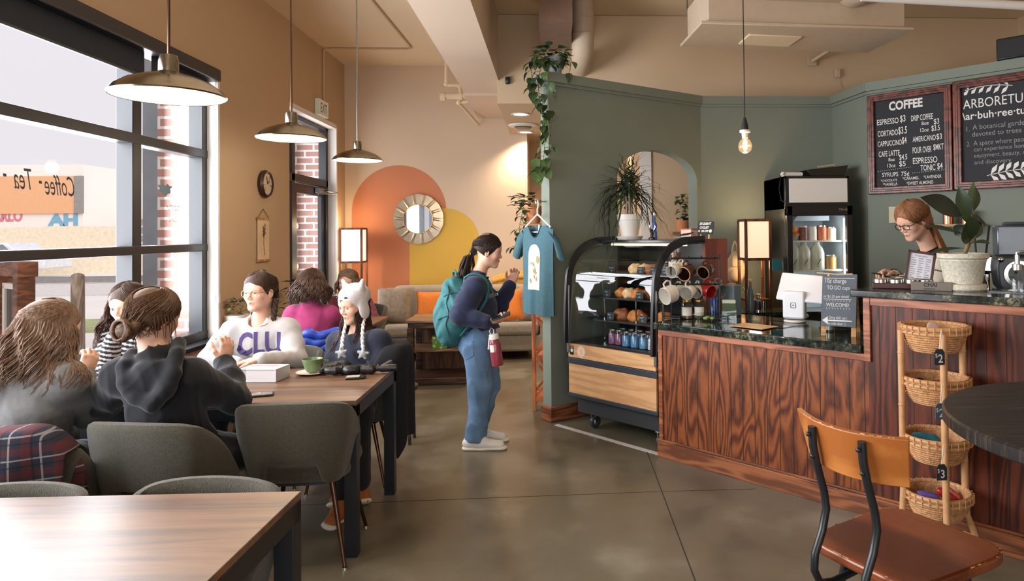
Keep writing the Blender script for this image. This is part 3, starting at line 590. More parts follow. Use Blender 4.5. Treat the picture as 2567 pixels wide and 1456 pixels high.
def make_chair(label):
    t = thing('dining_chair', label, 'chair', (0, 0, 0), 0, 'olive grey upholstered chairs')
    nu, nv = 37, 9; G = np.zeros((nu, nv, 3))
    for i in range(nu):
        u = -1 + 2 * i / (nu - 1); au = abs(u); q = max(0, (au - .60) / .40); a = au / .60
        zt = .800 - .010 * min(a, 1) ** 2 - .30 * q ** 1.6 - .012 * min(1, max(0, (a - .75) * 4)) ** 2
        zb = .505 if au < .33 else .505 - .105 * min(1, (au - .33) / .10) ** .7
        for j in range(nv):
            z = zb + (zt - zb) * j / (nv - 1); h = (z - .40) / .38; w = .195 + .058 * min(1, max(h, 0) * 1.5)
            x = w * (min(a, 1) ** 1.0 * .92 + .08 * math.sin(q * PI / 2)); G[i, j] = (math.copysign(x, u), -.235 - .05 * h + .055 * min(a, 1) ** 2.4 + .27 * q ** 1.1, z)
    m = MB(); m.grid(G, thick=.045); m.build('backrest', chairf, t, sub=1)
    P = []; n = 24
    for k in range(n):
        a = 2 * PI * k / n; ca, sa = math.cos(a), math.sin(a); e = .55
        P.append((.235 * math.copysign(abs(ca) ** e, ca), .03 + .235 * math.copysign(abs(sa) ** e, sa)))
    m = MB(); m.prism(P, .40, .47); m.build('seat', chairf, t, bevel=.028, seg=3)
    m = MB(); m.prism([(x * .8, y * .8) for x, y in P], .38, .40); m.build('seat_frame', black, t)
    for sx in (-1, 1):
        for sy in (-1, 1):
            m = MB(); a_ = Vector((sx * .15, .02 + sy * .15, .385)); b_ = Vector((sx * .225, .02 + sy * .225, .012))
            m.cyl(a_, b_, .0135, .0085, 12); leg = m.build('leg', legm, t)
            m = MB(); m.cyl(b_, (b_.x, b_.y, 0), .012, .014, 12); m.build('foot', chrome, leg)
    return t
ch = make_chair('empty upholstered chair at the near side of the group table, beside the girl in black')
ch.location = (-1.205, 3.44, 0); ch.rotation_euler = (0, 0, R(3))
dup(ch, (-1.655, 3.16, 0), R(-10), 'upholstered chair that the girl in the black hoodie sits on')
dup(ch, (-2.15, 2.98, 0), R(2), 'upholstered chair with a plaid shirt over its back, under the girl in grey')
dup(ch, (-1.26, 4.43, 0), R(98), 'upholstered chair with a dark coat over its back, under the girl in the cat hat')
dup(ch, (-1.80, 4.52, 0), R(180), 'upholstered chair under the girl in the white lettered sweatshirt')
dup(ch, (-2.47, 4.15, 0), R(190), 'upholstered chair under the girl in the striped top by the window')
dup(ch, (-1.12, 2.04, 0), R(174), scale=.96, label='upholstered chair on the far side of the empty front table, right one of two')
dup(ch, (-1.70, 2.04, 0), R(182), scale=.96, label='upholstered chair on the far side of the empty front table, left one of two')
dup(ch, (-1.86, 5.60, 0), R(-10), 'upholstered chair with a blue puffer jacket, under the woman in pink')
dup(ch, (-2.05, 7.30, 0), R(172), 'upholstered chair facing the woman in pink, under the woman in maroon')
# ================================================================ sofa corner
sofam = mat('taupe_sofa_fabric', (160, 148, 132), .95, var=.14, vs_=60, bump=.3, bs=220, sheen=.2)
sf = thing('sofa', 'taupe fabric sofa against the back wall', 'sofa', (-1.10, 8.80, 0))
m = MB(); m.bx(-1.12, 1.12, -.42, .42, .10, .30); m.build('base', sofam, sf, bevel=.03, seg=3)
m = MB(); m.bx(-1.10, 1.10, .22, .44, .28, .84); m.build('back_frame', sofam, sf, bevel=.05, seg=4)
for k in range(2):
    x0 = -.94 + .94 * k
    m = MB(); m.bx(x0 + .006, x0 + .934, -.46, .24, .30, .455); m.build('seat_cushion', sofam, sf, bevel=.05, seg=4)
    m = MB(); m.bx(x0 + .01, x0 + .93, .03, .26, .45, .885, 0, Matrix.Rotation(0, 4, 'X')); m.build('back_cushion', sofam, sf, bevel=.07, seg=4)
for s in (-1, 1):
    m = MB(); m.bx(min(s * .945, s * 1.15), max(s * .945, s * 1.15), -.44, .44, .10, .62); m.build('arm', sofam, sf, bevel=.06, seg=4)
    for sy in (-.36, .36):
        m = MB(); m.cyl((s * 1.02, sy, .105), (s * 1.02, sy, 0), .028, .02, 12); m.build('leg', redwood, sf)
def pillow(w, h, d, name, mt, loc, rot, label, n=15):
    G = MB(); 
    for sgn in (1, -1):
        g = np.zeros((n, n, 3))
        for i in range(n):
            for j in range(n):
                u, v = -1 + 2 * i / (n - 1), -1 + 2 * j / (n - 1); pinch = 1 - .07 * (1 - u * u) * abs(v) ** 3; pq = 1 - .07 * (1 - v * v) * abs(u) ** 3
                e = max(0, (1 - u ** 4) * (1 - v ** 4)) ** .55
                g[i, j] = (u * w / 2 * pq, sgn * d / 2 * e + .006 * math.sin(5 * u + 3 * v) * e, v * h / 2 * pinch)
        G.grid(g)
    o = G.build(name, mt, angle=70); o.location = loc; o.rotation_euler = rot; return tag(o, label, 'cushion', 'scatter cushions on the sofa')
orangef = mat('orange_cushion', (232, 130, 52), .9, var=.06, vs_=30, bump=.15, bs=200)
taupef = mat('taupe_cushion', (146, 130, 112), .9, var=.25, vs_=24, bump=.4, bs=120)
q = at(988, 782, 8.55); pillow(.46, .46, .17, 'cushion', taupef, (q[0], 8.56, .665), (R(-16), 0, R(-6)), 'square textured taupe cushion at the left end of the sofa')
q = at(1088, 780, 8.55); pillow(.44, .40, .14, 'cushion', orangef, (q[0], 8.56, .64), (R(-16), 0, R(4)), 'plain orange cushion in the middle of the sofa, above the side table')
q = at(1272, 775, 8.52); pillow(.42, .40, .15, 'cushion', orangef, (q[0] - .01, 8.54, .645), (R(-18), R(-7), R(-4)), 'plain orange cushion on the right half of the sofa, beside the standing woman')
q = at(1335, 775, 8.58); pillow(.44, .44, .16, 'cushion', taupef, (q[0] + .04, 8.58, .66), (R(-16), 0, R(8)), 'square textured taupe cushion at the right end of the sofa, behind the hanging shirt')
knit = mat('mustard_knit', (204, 152, 72), .95, var=.3, vs_=40, bump=.9, bs=60)
q = at(1292, 704, 8.95)
m = MB()
for i in range(9):
    y = -.09 + .0225 * i
    m.tube([(-.30, y, .035 * math.sin(PI * i / 8)), (-.1, y, .05 + .05 * math.sin(PI * i / 8)), (.1, y, .06 + .05 * math.sin(PI * i / 8)), (.32, y, .04 * math.sin(PI * i / 8))], .026, 8)
m.bx(-.30, .31, -.095, .10, -.03, .03)
o = m.build('throw', knit, angle=80); o.location = (q[0], 9.02, .915); tag(o, 'folded mustard knitted throw on top of the sofa back, right of the standing woman', 'blanket')
# side table
st_ = thing('side_table', 'dark wooden side table with shelves in front of the sofa', 'side table', (-1.14, 7.36, 0))
dw = wood('dark_stained_wood', (52, 34, 24), (96, 66, 46), (1, 8, 8), 5, 1.4, .4)
lt = wood('worn_table_top', (112, 82, 58), (168, 132, 100), (1, 8, 8), 5, 1.4, .4)
m = MB(); m.bx(-.36, .36, -.27, .27, .635, .665); m.build('tabletop', lt, st_, bevel=.004)
m = MB(); m.bx(-.34, .34, -.25, .25, .575, .635); m.build('apron', dw, st_, bevel=.004)
for sx in (-1, 1):
    for sy in (-1, 1): m = MB(); m.box((sx * .315, sy * .225, .32), (.065, .065, .52)); m.build('post', dw, st_, bevel=.004)
m = MB(); m.bx(-.33, .33, -.24, .24, .335, .358); m.build('shelf', lt, st_, bevel=.003)
m = MB(); m.bx(-.37, .37, -.28, .28, 0, .075); m.build('plinth', dw, st_, bevel=.008)
m = MB(); m.bx(-.31, .31, .20, .22, .07, .60); m.build('back_panel', wood('panel_brown', (84, 52, 32), (130, 86, 54), (8, 1, 1), 5, 1.4, .45), st_)
t = thing('tissue_box', 'green patterned tissue box on the middle shelf of the side table', 'tissue box', (-1.17, 7.19, .3585), R(8))
def tissue_mat():
    m_, t_, p_, N = nt('tissue_pattern'); L = t_.links.new
    v = N('ShaderNodeTexVoronoi'); v.inputs['Scale'].default_value = 26; tc = N('ShaderNodeTexCoord'); L(tc.outputs['Object'], v.inputs['Vector'])
    cr = N('ShaderNodeValToRGB'); e = cr.color_ramp.elements; e[0].position = 0; e[0].color = lin((226, 140, 70)); e[1].position = .42; e[1].color = lin((70, 130, 62)); k = e.new(.3); k.color = lin((206, 176, 90))
    L(v.outputs['Distance'], cr.inputs[0]); L(cr.outputs[0], p_.inputs['Base Color']); return m_
m = MB(); m.bx(-.075, .075, -.06, .06, 0, .125); m.build('carton', tissue_mat(), t, bevel=.003)
m = MB(); m.lathe([(.001, .125), (.02, .14), (.035, .17), (.02, .185), (0, .18)], 7); m.build('tissue', white, t)
# ladder shelf with crossed ends behind the column
xs = thing('crossed_shelf', 'narrow orange wooden shelf stand with crossed braces behind the sage column', 'shelf', (-.02, 6.12, 0))
ow2 = wood('orange_pine', (150, 74, 34), (204, 118, 62), (6, 6, 1), 5, 1.4, .4)
for x in (-.145, .145):
    for y in (-.14, .14): m = MB(); m.box((x, y, .43), (.028, .028, .86)); m.build('post', ow2, xs, bevel=.002)
for z in (.10, .455, .83):
    m = MB(); m.bx(-.14, .14, -.135, .135, z, z + .018); m.bx(-.135, .135, -.15, -.13, z - .02, z + .022); m.build('shelf', ow2, xs, bevel=.002)
for y in (-.14, .14):
    for z0, z1 in ((.12, .43), (.475, .80)):
        m = MB(); m.bar((-.13, y, z0), (.13, y + .003, z1), .012, .02); m.bar((.13, y, z0), (-.13, y - .003, z1), .012, .02); m.build('cross_brace', ow2, xs)
m = MB(); m.bx(-.07, .07, -.06, .06, 0, .05); m.bx(-.065, .06, -.055, .065, .05, .085)
tag(m.build('boxes', mat('pink_carton', (206, 132, 128), .7, var=.3, vs_=20), loc=(.03, 6.05, .1185), bevel=.003), 'small pink carton on the lowest shelf of the crossed shelf stand', 'box')
# white tape on the floor along the bar line
m = MB(); floor_strip(m, [(.022, 5.53), (.742, 4.722)], .045, .0002, .0022); tag(m.build('floor_tape', mat('white_tape', (216, 212, 208), .5)), 'strip of white tape on the floor from the sage column to the bar', 'tape')
# ================================================================ bar
BO = np.array((.739, 4.702)); BU = np.array((.669, -.743)); BN = np.array((.743, .669)); BZ = math.atan2(-.743, .669)
def bar_pt(s, t, z=0): p = BO + BU * s + BN * t; return (p[0], p[1], z)
def bthing(name, label, cat, s, t, z, rz=0, group=None): return thing(name, label, cat, bar_pt(s, t, z), BZ + rz, group)
panel = wood('plywood_panel', (74, 33, 17), (150, 84, 44), (3.4, 3.4, .75), 17, 1.0, .42, .4, .5, 0, (.24, .82))
panel_r = wood('bead_board', (60, 26, 15), (114, 54, 32), (4.4, 4.4, .5), 11, 1.2, .42, .4, .5, 0, (.28, .80))
trimw = wood('bar_trim', (128, 72, 46), (178, 112, 78), (1, 8, 8), 5, 1.4, .4)
def granite():
    m, t, p, N = nt('dark_granite'); L = t.links.new; tc = N('ShaderNodeTexCoord')
    v = N('ShaderNodeTexNoise', i_Scale=46, i_Detail=6, i_Roughness=.7); n = N('ShaderNodeTexNoise', i_Scale=9, i_Detail=4)
    for k in (v, n): L(tc.outputs['Object'], k.inputs['Vector'])
    mu = N('ShaderNodeMath', operation='MULTIPLY'); L(v.outputs['Fac'], mu.inputs[0]); L(n.outputs['Fac'], mu.inputs[1])
    cr = N('ShaderNodeValToRGB'); e = cr.color_ramp.elements; e[0].position = .18; e[0].color = lin((22, 26, 24)); e[1].position = .42; e[1].color = lin((150, 142, 118)); k = e.new(.30); k.color = lin((52, 60, 52))
    L(mu.outputs[0], cr.inputs[0]); L(cr.outputs[0], p.inputs['Base Color']); p.inputs['Roughness'].default_value = .08; p.inputs['Specular IOR Level'].default_value = .6; return m
gran = granite()
bc = thing('bar_counter', 'red-brown wood panelled bar counter with grooved boards and a raised right end', 'counter', (*BO, 0), BZ)
SE = 3.3
m = MB(); m.bx(.02, 1.452, 0, .03, .06, .862); m.build('front_panel', panel, bc)
m = MB(); m.bx(1.452, SE, -.0005, .05, .06, 1.17); m.build('upper_panel', panel_r, bc)
gm = mat('groove_dark', (48, 22, 14), .7)
for k in range(38):
    s = .06 + k * .0855; top = .855 if s < 1.45 else 1.165
    m = MB(); m.bx(s - .002, s + .002, -.0012, .001, .11, top); m.build('groove', gm, bc)
m = MB(); m.bx(-.005, .028, -.012, .72, .10, .868); m.build('end_panel', trimw, bc, bevel=.003)
m = MB(); m.bx(.0, 1.47, -.014, .002, .832, .872); m.build('trim_rail', trimw, bc, bevel=.003)
m = MB(); m.bx(1.432, 1.47, -.016, .06, .832, 1.178); m.build('corner_post', trimw, bc, bevel=.003)
m = MB(); m.bx(1.45, SE, -.012, .002, 1.135, 1.178); m.build('trim_rail', trimw, bc, bevel=.003)
m = MB(); m.bx(-.012, SE, -.022, .002, .0, .105); m.bx(-.012, SE, -.014, .002, .105, .118); m.build('plinth', baseb, bc, bevel=.003)
m = MB(); m.bx(1.445, SE, .05, .38, .925, 1.178); m.bx(.03, SE, .56, .74, 0, .87); m.build('inner_wall', dw, bc)
m = MB(); m.bx(-.028, 1.425, -.035, .75, .872, .92); m.bx(1.425, SE, .38, 1.0, .872, .92)
o = m.build('worktop', gran, loc=(*BO, 0), rz=BZ, bevel=.006); tag(o, 'polished dark granite worktop on the lower part of the bar', 'worktop')
m = MB(); m.bx(1.375, SE, -.045, .47, 1.180, 1.220)
o = m.build('worktop', gran, loc=(*BO, 0), rz=BZ, bevel=.006); tag(o, 'raised dark granite ledge on the right end of the bar, under the potted plant', 'worktop')
bk = bthing('back_counter', 'dark back counter along the sage wall below the menu boards', 'counter', 0, 0, 0)
m = MB(); m.bx(.9, 3.2, 1.78, 2.41, .08, .86); m.build('cabinet', dw, bk); m = MB(); m.bx(.88, 3.2, 1.75, 2.42, .86, .90); m.build('top', gran, bk, bevel=.004)
# ---------------------------------------------------------------- display case
dc = bthing('pastry_display_case', 'curved glass pastry display case on casters between the sage column and the bar', 'display case', 0, 0, 0)
S0, S1 = -.955, -.045
lightw = wood('light_maple', (200, 152, 106), (222, 176, 128), (.7, 6, 6), 4, 1.5, .42, .4, .5)
caseblk = mat('case_black', (26, 28, 30), .35, var=.05)
m = MB(); m.bx(S0 + .03, S1 - .0, .10, .88, .12, .27); m.build('plinth', mat('case_charcoal', (50, 52, 56), .6, var=.05), dc, bevel=.006)
m = MB(); m.bx(S0, S1, .05, .92, .262, .68); m.build('body', caseblk, dc)
m = MB(); m.bx(S0 + .008, S1 - .012, .028, .05, .285, .515); m.build('front_panel', lightw, dc, bevel=.003)
m = MB(); m.bx(S0 + .008, S1 - .012, .024, .05, .565, .672); m.build('front_panel', lightw, dc, bevel=.003)
m = MB(); m.bx(S0, S1, .022, .05, .515, .562); m.bx(S0, S1, .028, .05, .255, .285); m.build('front_band', darkgrey, dc, bevel=.004)
PR = [(.026, .675), (.034, .95), (.05, 1.15)] + [(.41 - .36 * math.cos(a), 1.15 + .305 * math.sin(a)) for a in np.linspace(.12, PI / 2, 10)] + [(.62, 1.462)]
def arch_sheet(mb, s0, s1, off0=0.0):
    G = np.array([[(s, t + off0, z) for t, z in PR] for s in (s0, s1)]); mb.grid(G)
case_glass = thin_glass('case_glass', (.97, .98, .97), 1.5)
m = MB(); arch_sheet(m, S0 + .02, S1 - .02); m.build('curved_glass', case_glass, dc, angle=60)
for s in (S0, S1 - .022):
    m = MB()
    for (a, b) in zip(PR, PR[1:]):
        m.add([(s, a[0] - .006, a[1]), (s + .022, a[0] - .006, a[1]), (s + .022, b[0] - .006, b[1]), (s, b[0] - .006, b[1])], [(0, 1, 2, 3)])
    P_ = np.array(PR); d = np.gradient(P_, axis=0); nn = np.stack([d[:, 1], -d[:, 0]], 1); nn /= np.linalg.norm(nn, axis=1, keepdims=True)
    G = np.zeros((len(PR), 5, 3))
    for i in range(len(PR)):
        o_, q_ = P_[i] + nn[i] * .008, P_[i] - nn[i] * .05
        G[i] = [(s, *o_), (s + .022, *o_), (s + .022, *q_), (s, *q_), (s, *o_)]
    m = MB(); m.grid(G); m.build('side_arch', caseblk, dc, angle=30)
    m = MB(); m.bx(s - .002, s + .024, .016, .034, .60, 1.13); m.build('edge_strip', steel, dc, bevel=.003)
    m = MB(); x = s + .011
    pts = [(x, t, z) for t, z in PR] + [(x, .62, .675)]
    m.add(pts, [tuple(range(len(pts)))]); m.build('side_glass', case_glass, dc)
m = MB(); m.bx(S0, S1, .40, .92, 1.458, 1.482); m.build('top_cap', mat('case_top', (40, 42, 44), .15), dc, bevel=.004)
m = MB(); m.bx(S0, S1, .885, .915, .68, 1.458); m.build('back_panel', mat('case_back', (44, 42, 40), .3), dc)
m = MB(); m.bx(S1 - .03, S1 + .002, .62, .92, .28, 1.486); m.build('side_panel', wood('rust_side', (116, 50, 26), (150, 72, 40), (5, 5, .8), 3, 1.2, .5), dc, bevel=.002)
m = MB(); m.bx(S0, S0 + .02, .62, .90, .66, 1.46); m.build('side_panel', caseblk, dc); m = MB(); m.bx(S1 + .003, S1 + .012, .05, .62, .262, .87); m.build('lower_side', mat('side_ply', (176, 118, 72), .5, var=.08), dc)
for z, t0 in ((.685, .06), (.86, .16), (1.03, .22), (1.215, .34)):
    m = MB(); m.bx(S0 + .03, S1 - .035, t0, .86, z - .012, z); m.build('shelf', caseblk if z < 1.1 else mat('shelf_steel', (150, 150, 146), .25, .6), dc, bevel=.002)
for s in (-.75, -.42, -.16):
    m = MB(); m.cyl((s, .24, .70), (s, .24, 1.03), .006, n=8); m.build('shelf_rod', chrome, dc)
m = MB(); m.bx(S0 + .08, S1 - .08, .46, .50, 1.435, 1.455); m.build('light_tube', mat('case_light', (255, 236, 200), .5, emit=3.2, var=0), dc)
for s, t in ((-.80, .17), (-.10, .13), (-.85, .80), (-.10, .80)):
    m = MB(); m.cyl((s - .014, t, .05), (s + .014, t, .05), .05, n=20); w_ = m.build('caster', darkgrey, dc, bevel=.004)
    m = MB(); m.cyl((s - .017, t, .05), (s + .017, t, .05), .03, n=16); m.bx(s - .022, s - .017, t - .02, t + .02, .04, .12); m.bx(s + .017, s + .022, t - .02, t + .02, .04, .12); m.box((s, t, .118), (.06, .06, .008)); m.build('fork', chrome, w_)
m = MB(); m.lathe([(0, .002), (.045, .002), (.046, 0)], 32, 0, frame((-.80, .0235, .617), (1, 0, 0), (0, 0, 1))); stk = m.build('round_sticker', mat('sticker_cream', (232, 206, 176), .6), dc)
m = MB(); F_ = frame((-.80, .0212, .617), (1, 0, 0), (0, 0, 1)); 
ring = [(.038 * math.cos(a), .038 * math.sin(a), 0) for a in np.linspace(0, 2 * PI, 33)[:-1]]; m.tube(ring, .0008, 4, closed=True, M=F_)
for k in range(5): m.tube([(-.012, -.016 + .008 * k, 0), (.012, -.014 + .008 * k, 0)], .0012, 4, M=F_)
m.build('sticker_print', mat('sticker_ink', (190, 150, 112), .7), stk)
m = MB(); m.bx(-.925, -.885, .0225, .024, .585, .655); sk = m.build('small_sticker', caseblk, dc); m = MB(); m.lathe([(0, 0), (.014, 0)], 20, 0, frame((-.905, .0222, .62), (1, 0, 0), (0, 0, 1))); m.bx(-.917, -.893, .0222, .0224, .642, .647); m.build('sticker_print', white, sk)
# food in the case
LR = random.Random(3)
def blob(name, s, t, z, r, mt, label, cat, group=None, seed=0, bumps=.16, rz=0):
    mb = MB(); mb.ball((0, 0, 0), 1, 18, 11)
    ph = [random.Random(seed * 7 + k).uniform(0, 6.28) for k in range(6)]
    mb.v = [(x * r[0] * (1 + bumps * math.sin(5 * x + ph[0]) * math.cos(4 * y + ph[1])), y * r[1] * (1 + bumps * math.sin(5 * y + ph[2] + 3 * z_)), max(z_, -.55) * r[2] * (1 + bumps * math.sin(6 * x + ph[3]) * math.sin(5 * y + ph[4])) + r[2] * .55 * (1 - bumps)) for x, y, z_ in mb.v]
    o = mb.build(name, mt, angle=80); p = bar_pt(s, t, z + .002); o.location = p; o.rotation_euler = (0, 0, BZ + rz); return tag(o, label, cat, group)
crust = mat('golden_crust', (190, 120, 60), .6, var=.4, vs_=26, bump=.3, bs=60); pale_c = mat('pale_pastry', (214, 180, 136), .7, var=.35, vs_=30, bump=.3, bs=60); brown_c = mat('brown_pastry', (140, 82, 44), .6, var=.4, vs_=30, bump=.3, bs=60); redf = mat('red_fruit', (204, 84, 56), .4, var=.35, vs_=40)
ci = 0
for (sh, z, t, items) in (('top shelf', 1.215, .44, [(-.60, pale_c, 'pale iced'), (-.51, pale_c, 'second pale iced'), (-.42, brown_c, 'browned'), (-.34, brown_c, 'second browned')]),
                          ('middle shelf', 1.03, .34, [(-.66, crust, 'golden'), (-.57, pale_c, 'cream topped'), (-.48, crust, 'second golden'), (-.40, brown_c, 'dark crusted')]),
                          ('lower shelf', .86, .30, [(-.62, brown_c, 'dark flat'), (-.46, crust, 'round golden'), (-.22, crust, 'long golden')])):
    for s, mt, nm in items:
        ci += 1; big = 'lower' in sh
        blob('pastry', s, t + .03 * LR.random(), z, (.085 if big else .058, .07, .056 if big else .05), mt, f'{nm} pastry on the {sh} inside the display case', 'pastry', 'pastries in the display case', ci)
pl_ = bthing('fruit_plate', 'white plate of red fruit on the middle shelf of the display case', 'plate', -.22, .36, 1.031)
m = MB(); m.lathe([(0, 0), (.05, 0), (.085, .022), (.088, .022), (.055, .004), (0, .004)], 28); m.build('plate', white, pl_)
m = MB()
for k in range(14): a = k * 2.4; m.ball((.045 * math.sqrt(k / 14) * math.cos(a), .045 * math.sqrt(k / 14) * math.sin(a), .018 + .022 * (1 - k / 14)), .017, 8, 6)
m.build('fruit', redf, pl_)
chalk = mat('chalkboard', (38, 42, 46), .8, var=.12, vs_=14); chalkw = mat('chalk_white', (226, 224, 220), .9, var=.06, vs_=30)
for i, (s, t, z, w1_, w2_) in enumerate(((-.80, .37, 1.215, 'Brownie', '$4'), (-.49, .37, 1.215, 'Cookie', '$3'), (-.36, .37, 1.215, 'Scone', '$4'), (-.25, .37, 1.215, 'Coffee Cake', '$4'), (-.74, .25, 1.03, 'Muffin', '$4'), (-.41, .26, 1.03, 'Danish', '$4'), (-.66, .2, .86, 'Bagel', '$3'), (-.33, .2, .86, 'Bread', '$4'))):
    t_ = bthing('price_card', f"small chalk card reading {w1_} on the {('top', 'middle', 'lower')[0 if z > 1.1 else 1 if z > .9 else 2]} shelf of the display case", 'sign', s, t, z + .001, group='price cards in the display case')
    m = MB(); m.box((0, .008, .03), (.075, .005, .055), 0, Matrix.Rotation(R(-12), 4, 'X')); m.bx(-.03, .03, .0, .04, 0, .004); m.build('card', chalk, t_)
    m = MB(); F_ = Matrix.Rotation(R(-12), 4, 'X') @ frame((-.032, .0048, .036), (1, 0, 0), (0, 0, 1)); put_text(m, w1_, .018, F_, 0, .8); put_text(m, w2_, .018, Matrix.Rotation(R(-12), 4, 'X') @ frame((-.01, .0048, .012), (1, 0, 0), (0, 0, 1))); m.build('lettering', mat('chalk_blue', (150, 190, 216), .9), t_)
jar_glass = thin_glass('jar_glass', (.93, .96, .95), 1.3)
def jar(name, label, s, t, z, r, h, fill, fh, lid, group=None, labelm=None, txt=None, rz=0):
    t_ = bthing(name, label, 'jar', s, t, z, rz, group)
    m = MB(); m.lathe([(0, .002), (r, .002), (r, h * .80), (r * .80, h * .88), (r * .80, h * .92)], 20); m.build('glass', jar_glass, t_)
    m = MB(); m.lathe([(0, .004), (r * .94, .004), (r * .94, fh), (0, fh)], 20); m.build('contents', fill, t_)
    m = MB(); m.lathe([(0, h * .90), (r * .86, h * .90), (r * .86, h), (r * .80, h * 1.01), (0, h * 1.01)], 20); m.build('lid', lid, t_)
    if labelm:
        m = MB(); G = np.array([[((r + .001) * math.cos(a), (r + .001) * math.sin(a), z_) for a in np.linspace(-PI / 2 - .9, -PI / 2 + .9, 13)] for z_ in (h * .18, h * .62)]); m.grid(G); m.build('label', labelm, t_)
    return t_
silver = metal('lid_silver', (190, 188, 182), .25)
purp = mat('purple_contents', (132, 78, 116), .5); blue_c = mat('blue_contents', (84, 142, 188), .5); clear_c = mat('pale_contents', (206, 206, 214), .5)
k = 0
for i, (s, t, c, nm) in enumerate(((-.60, .17, purp, 'front row, leftmost'), (-.53, .17, purp, 'front row, second from left'), (-.44, .15, blue_c, 'front row, first blue'), (-.355, .15, blue_c, 'front row, second blue'), (-.27, .15, blue_c, 'front row, third blue'), (-.19, .15, clear_c, 'front row, rightmost'), (-.57, .26, purp, 'back row, left'), (-.48, .26, blue_c, 'back row, second'), (-.395, .26, blue_c, 'back row, third'), (-.31, .26, blue_c, 'back row, fourth'), (-.22, .26, clear_c, 'back row, right'))):
    jar('yogurt_jar', f"small {'purple' if c is purp else 'blue' if c is blue_c else 'clear'} jar with lid in the case bottom, {nm}", s, t, .686, .035, .115, c, .08, silver, 'small jars in the bottom of the case')
t_ = bthing('milk_jug', 'white plastic jug at the right end of the bottom of the display case', 'jug', -.115, .17, .687)
m = MB(); m.lathe([(0, 0), (.055, 0), (.06, .02), (.06, .13), (.045, .17), (.02, .185), (.02, .20), (0, .20)], 20); m.build('body', white, t_); m = MB(); m.tube([(0, -.055, .05), (0, -.075, .08), (0, -.07, .13), (0, -.045, .16)], .009, 8); m.build('handle', white, t_)
jar('cookie_jar', 'clear jar with silver lid on the top case shelf, left of the tall stack', -.30, .44, 1.216, .035, .10, pale_c, .06, silver)
jar('canister', 'white canister jar standing on the top shelf of the display case', -.21, .46, 1.216, .055, .115, white, .10, silver)
jar('cookie_jar', 'clear jar with silver lid stacked on the white canister in the display case', -.21, .46, 1.335, .045, .095, brown_c, .05, silver)
# on top of the case: plate, sign
CT = 1.4825
t_ = bthing('plate_of_sunglasses', 'white plate with sunglasses on top of the display case, below the arch', 'plate', -.27, .66, CT)
m = MB(); m.lathe([(0, 0), (.05, 0), (.095, .018), (.098, .02), (.06, .005), (0, .005)], 28); m.build('plate', white, t_)
sg = bthing('sunglasses', 'dark folded sunglasses lying on the white plate on the display case', 'sunglasses', -.25, .66, CT + .021)
m = MB(); m.tube([(-.06, 0, .012), (-.02, -.01, .016), (.02, -.01, .02), (.07, .0, .032)], [.008, .012, .012, .006], 8, flat=.7); m.build('frame', caseblk, sg)
t_ = bthing('candle_box', 'small pink and red box on the sill of the arch behind the display case', 'box', -.52, 1.02, CT)
m = MB(); m.bx(-.05, .05, -.04, .04, 0, .075); m.build('carton', mat('pale_pink', (222, 186, 170), .6), t_); m = MB(); m.bx(-.058, .058, -.045, .045, .075, .085); m.build('lid', mat('brick_red', (170, 76, 62), .5), t_)
t_.location.z = CT; 
t_.location = (*(bar_pt(-.33, .80)[:2]), CT)
sg_ = bthing('discount_sign', 'small chalkboard easel sign reading STUDENT CYCLIST 10% OFF on the display case', 'sign', -.10, .70, CT, R(10))
MT = Matrix.Translation((0, 0, .04)) @ Matrix.Rotation(R(-16), 4, 'X')
m = MB(); m.prism([(-.065, .005), (-.06, 0), (.06, 0), (.065, .005), (.065, .095), (.06, .10), (-.06, .10), (-.065, .095)], 0, .008, 0, MT @ Matrix.Rotation(R(90), 4, 'X')); m.build('board', chalk, sg_)
m = MB()
for tx, zz, sz, xx in (('STUDENT', .072, .026, -.052), ('CYCLIST', .042, .024, -.048), ('10% OFF', .015, .020, -.034)): put_text(m, tx, sz, MT @ frame((xx, -.0095, zz), (1, 0, 0), (0, 0, 1)), 0, .84, offset=.001)
m.lathe([(0, 0), (.013, 0)], 14, 0, MT @ frame((.046, -.0095, .022), (1, 0, 0), (0, 0, 1))); m.lathe([(0, 0), (.008, 0)], 6, 0, MT @ frame((-.05, -.0095, .022), (1, 0, 0), (0, 0, 1)))
m.build('lettering', chalkw, sg_)
for x in (-.04, .03): m = MB(); m.bar((x, 0, 0), (x + .005, .02, .11), .014, .006); m.build('easel_leg', lw, sg_)
m = MB(); m.bar((.0, .09, 0), (0, .025, .12), .014, .006); m.build('easel_leg', lw, sg_)
# ---------------------------------------------------------------- mug rack
rk = bthing('mug_rack', 'black wire mug rack on the bar counter beside the display case', 'rack', .12, .26, .921, R(38))
H = .44; Lr = .17
for x in (-Lr, Lr):
    m = MB(); m.tube([(x, 0, .0), (x, 0, H), (x, 0, H + .02)], [.006, .006, .009], 8); m.build('upright', caseblk, rk)
    m = MB()
    for y in (-.06, .06): m.bx(x - .06, x + .06, y - .004, y + .004, .012, .02)
    for xx in (-.05, 0, .05): m.bx(x + xx - .003, x + xx + .003, -.064, .064, 0, .028)
    m.build('foot', caseblk, rk)
for z in (H - .005, H - .19): m = MB(); m.tube([(-Lr, 0, z), (Lr, 0, z)], .006, 8); m.build('rail', caseblk, rk)
for z in (H - .005, H - .19):
    for k in range(4):
        x = -.135 + .09 * k; m = MB(); m.tube([(x, .04, z + .012), (x, .02, z - .006), (x, 0, z), (x, -.02, z - .006), (x, -.045, z + .014)], .0035, 6); m.build('hook', caseblk, rk)
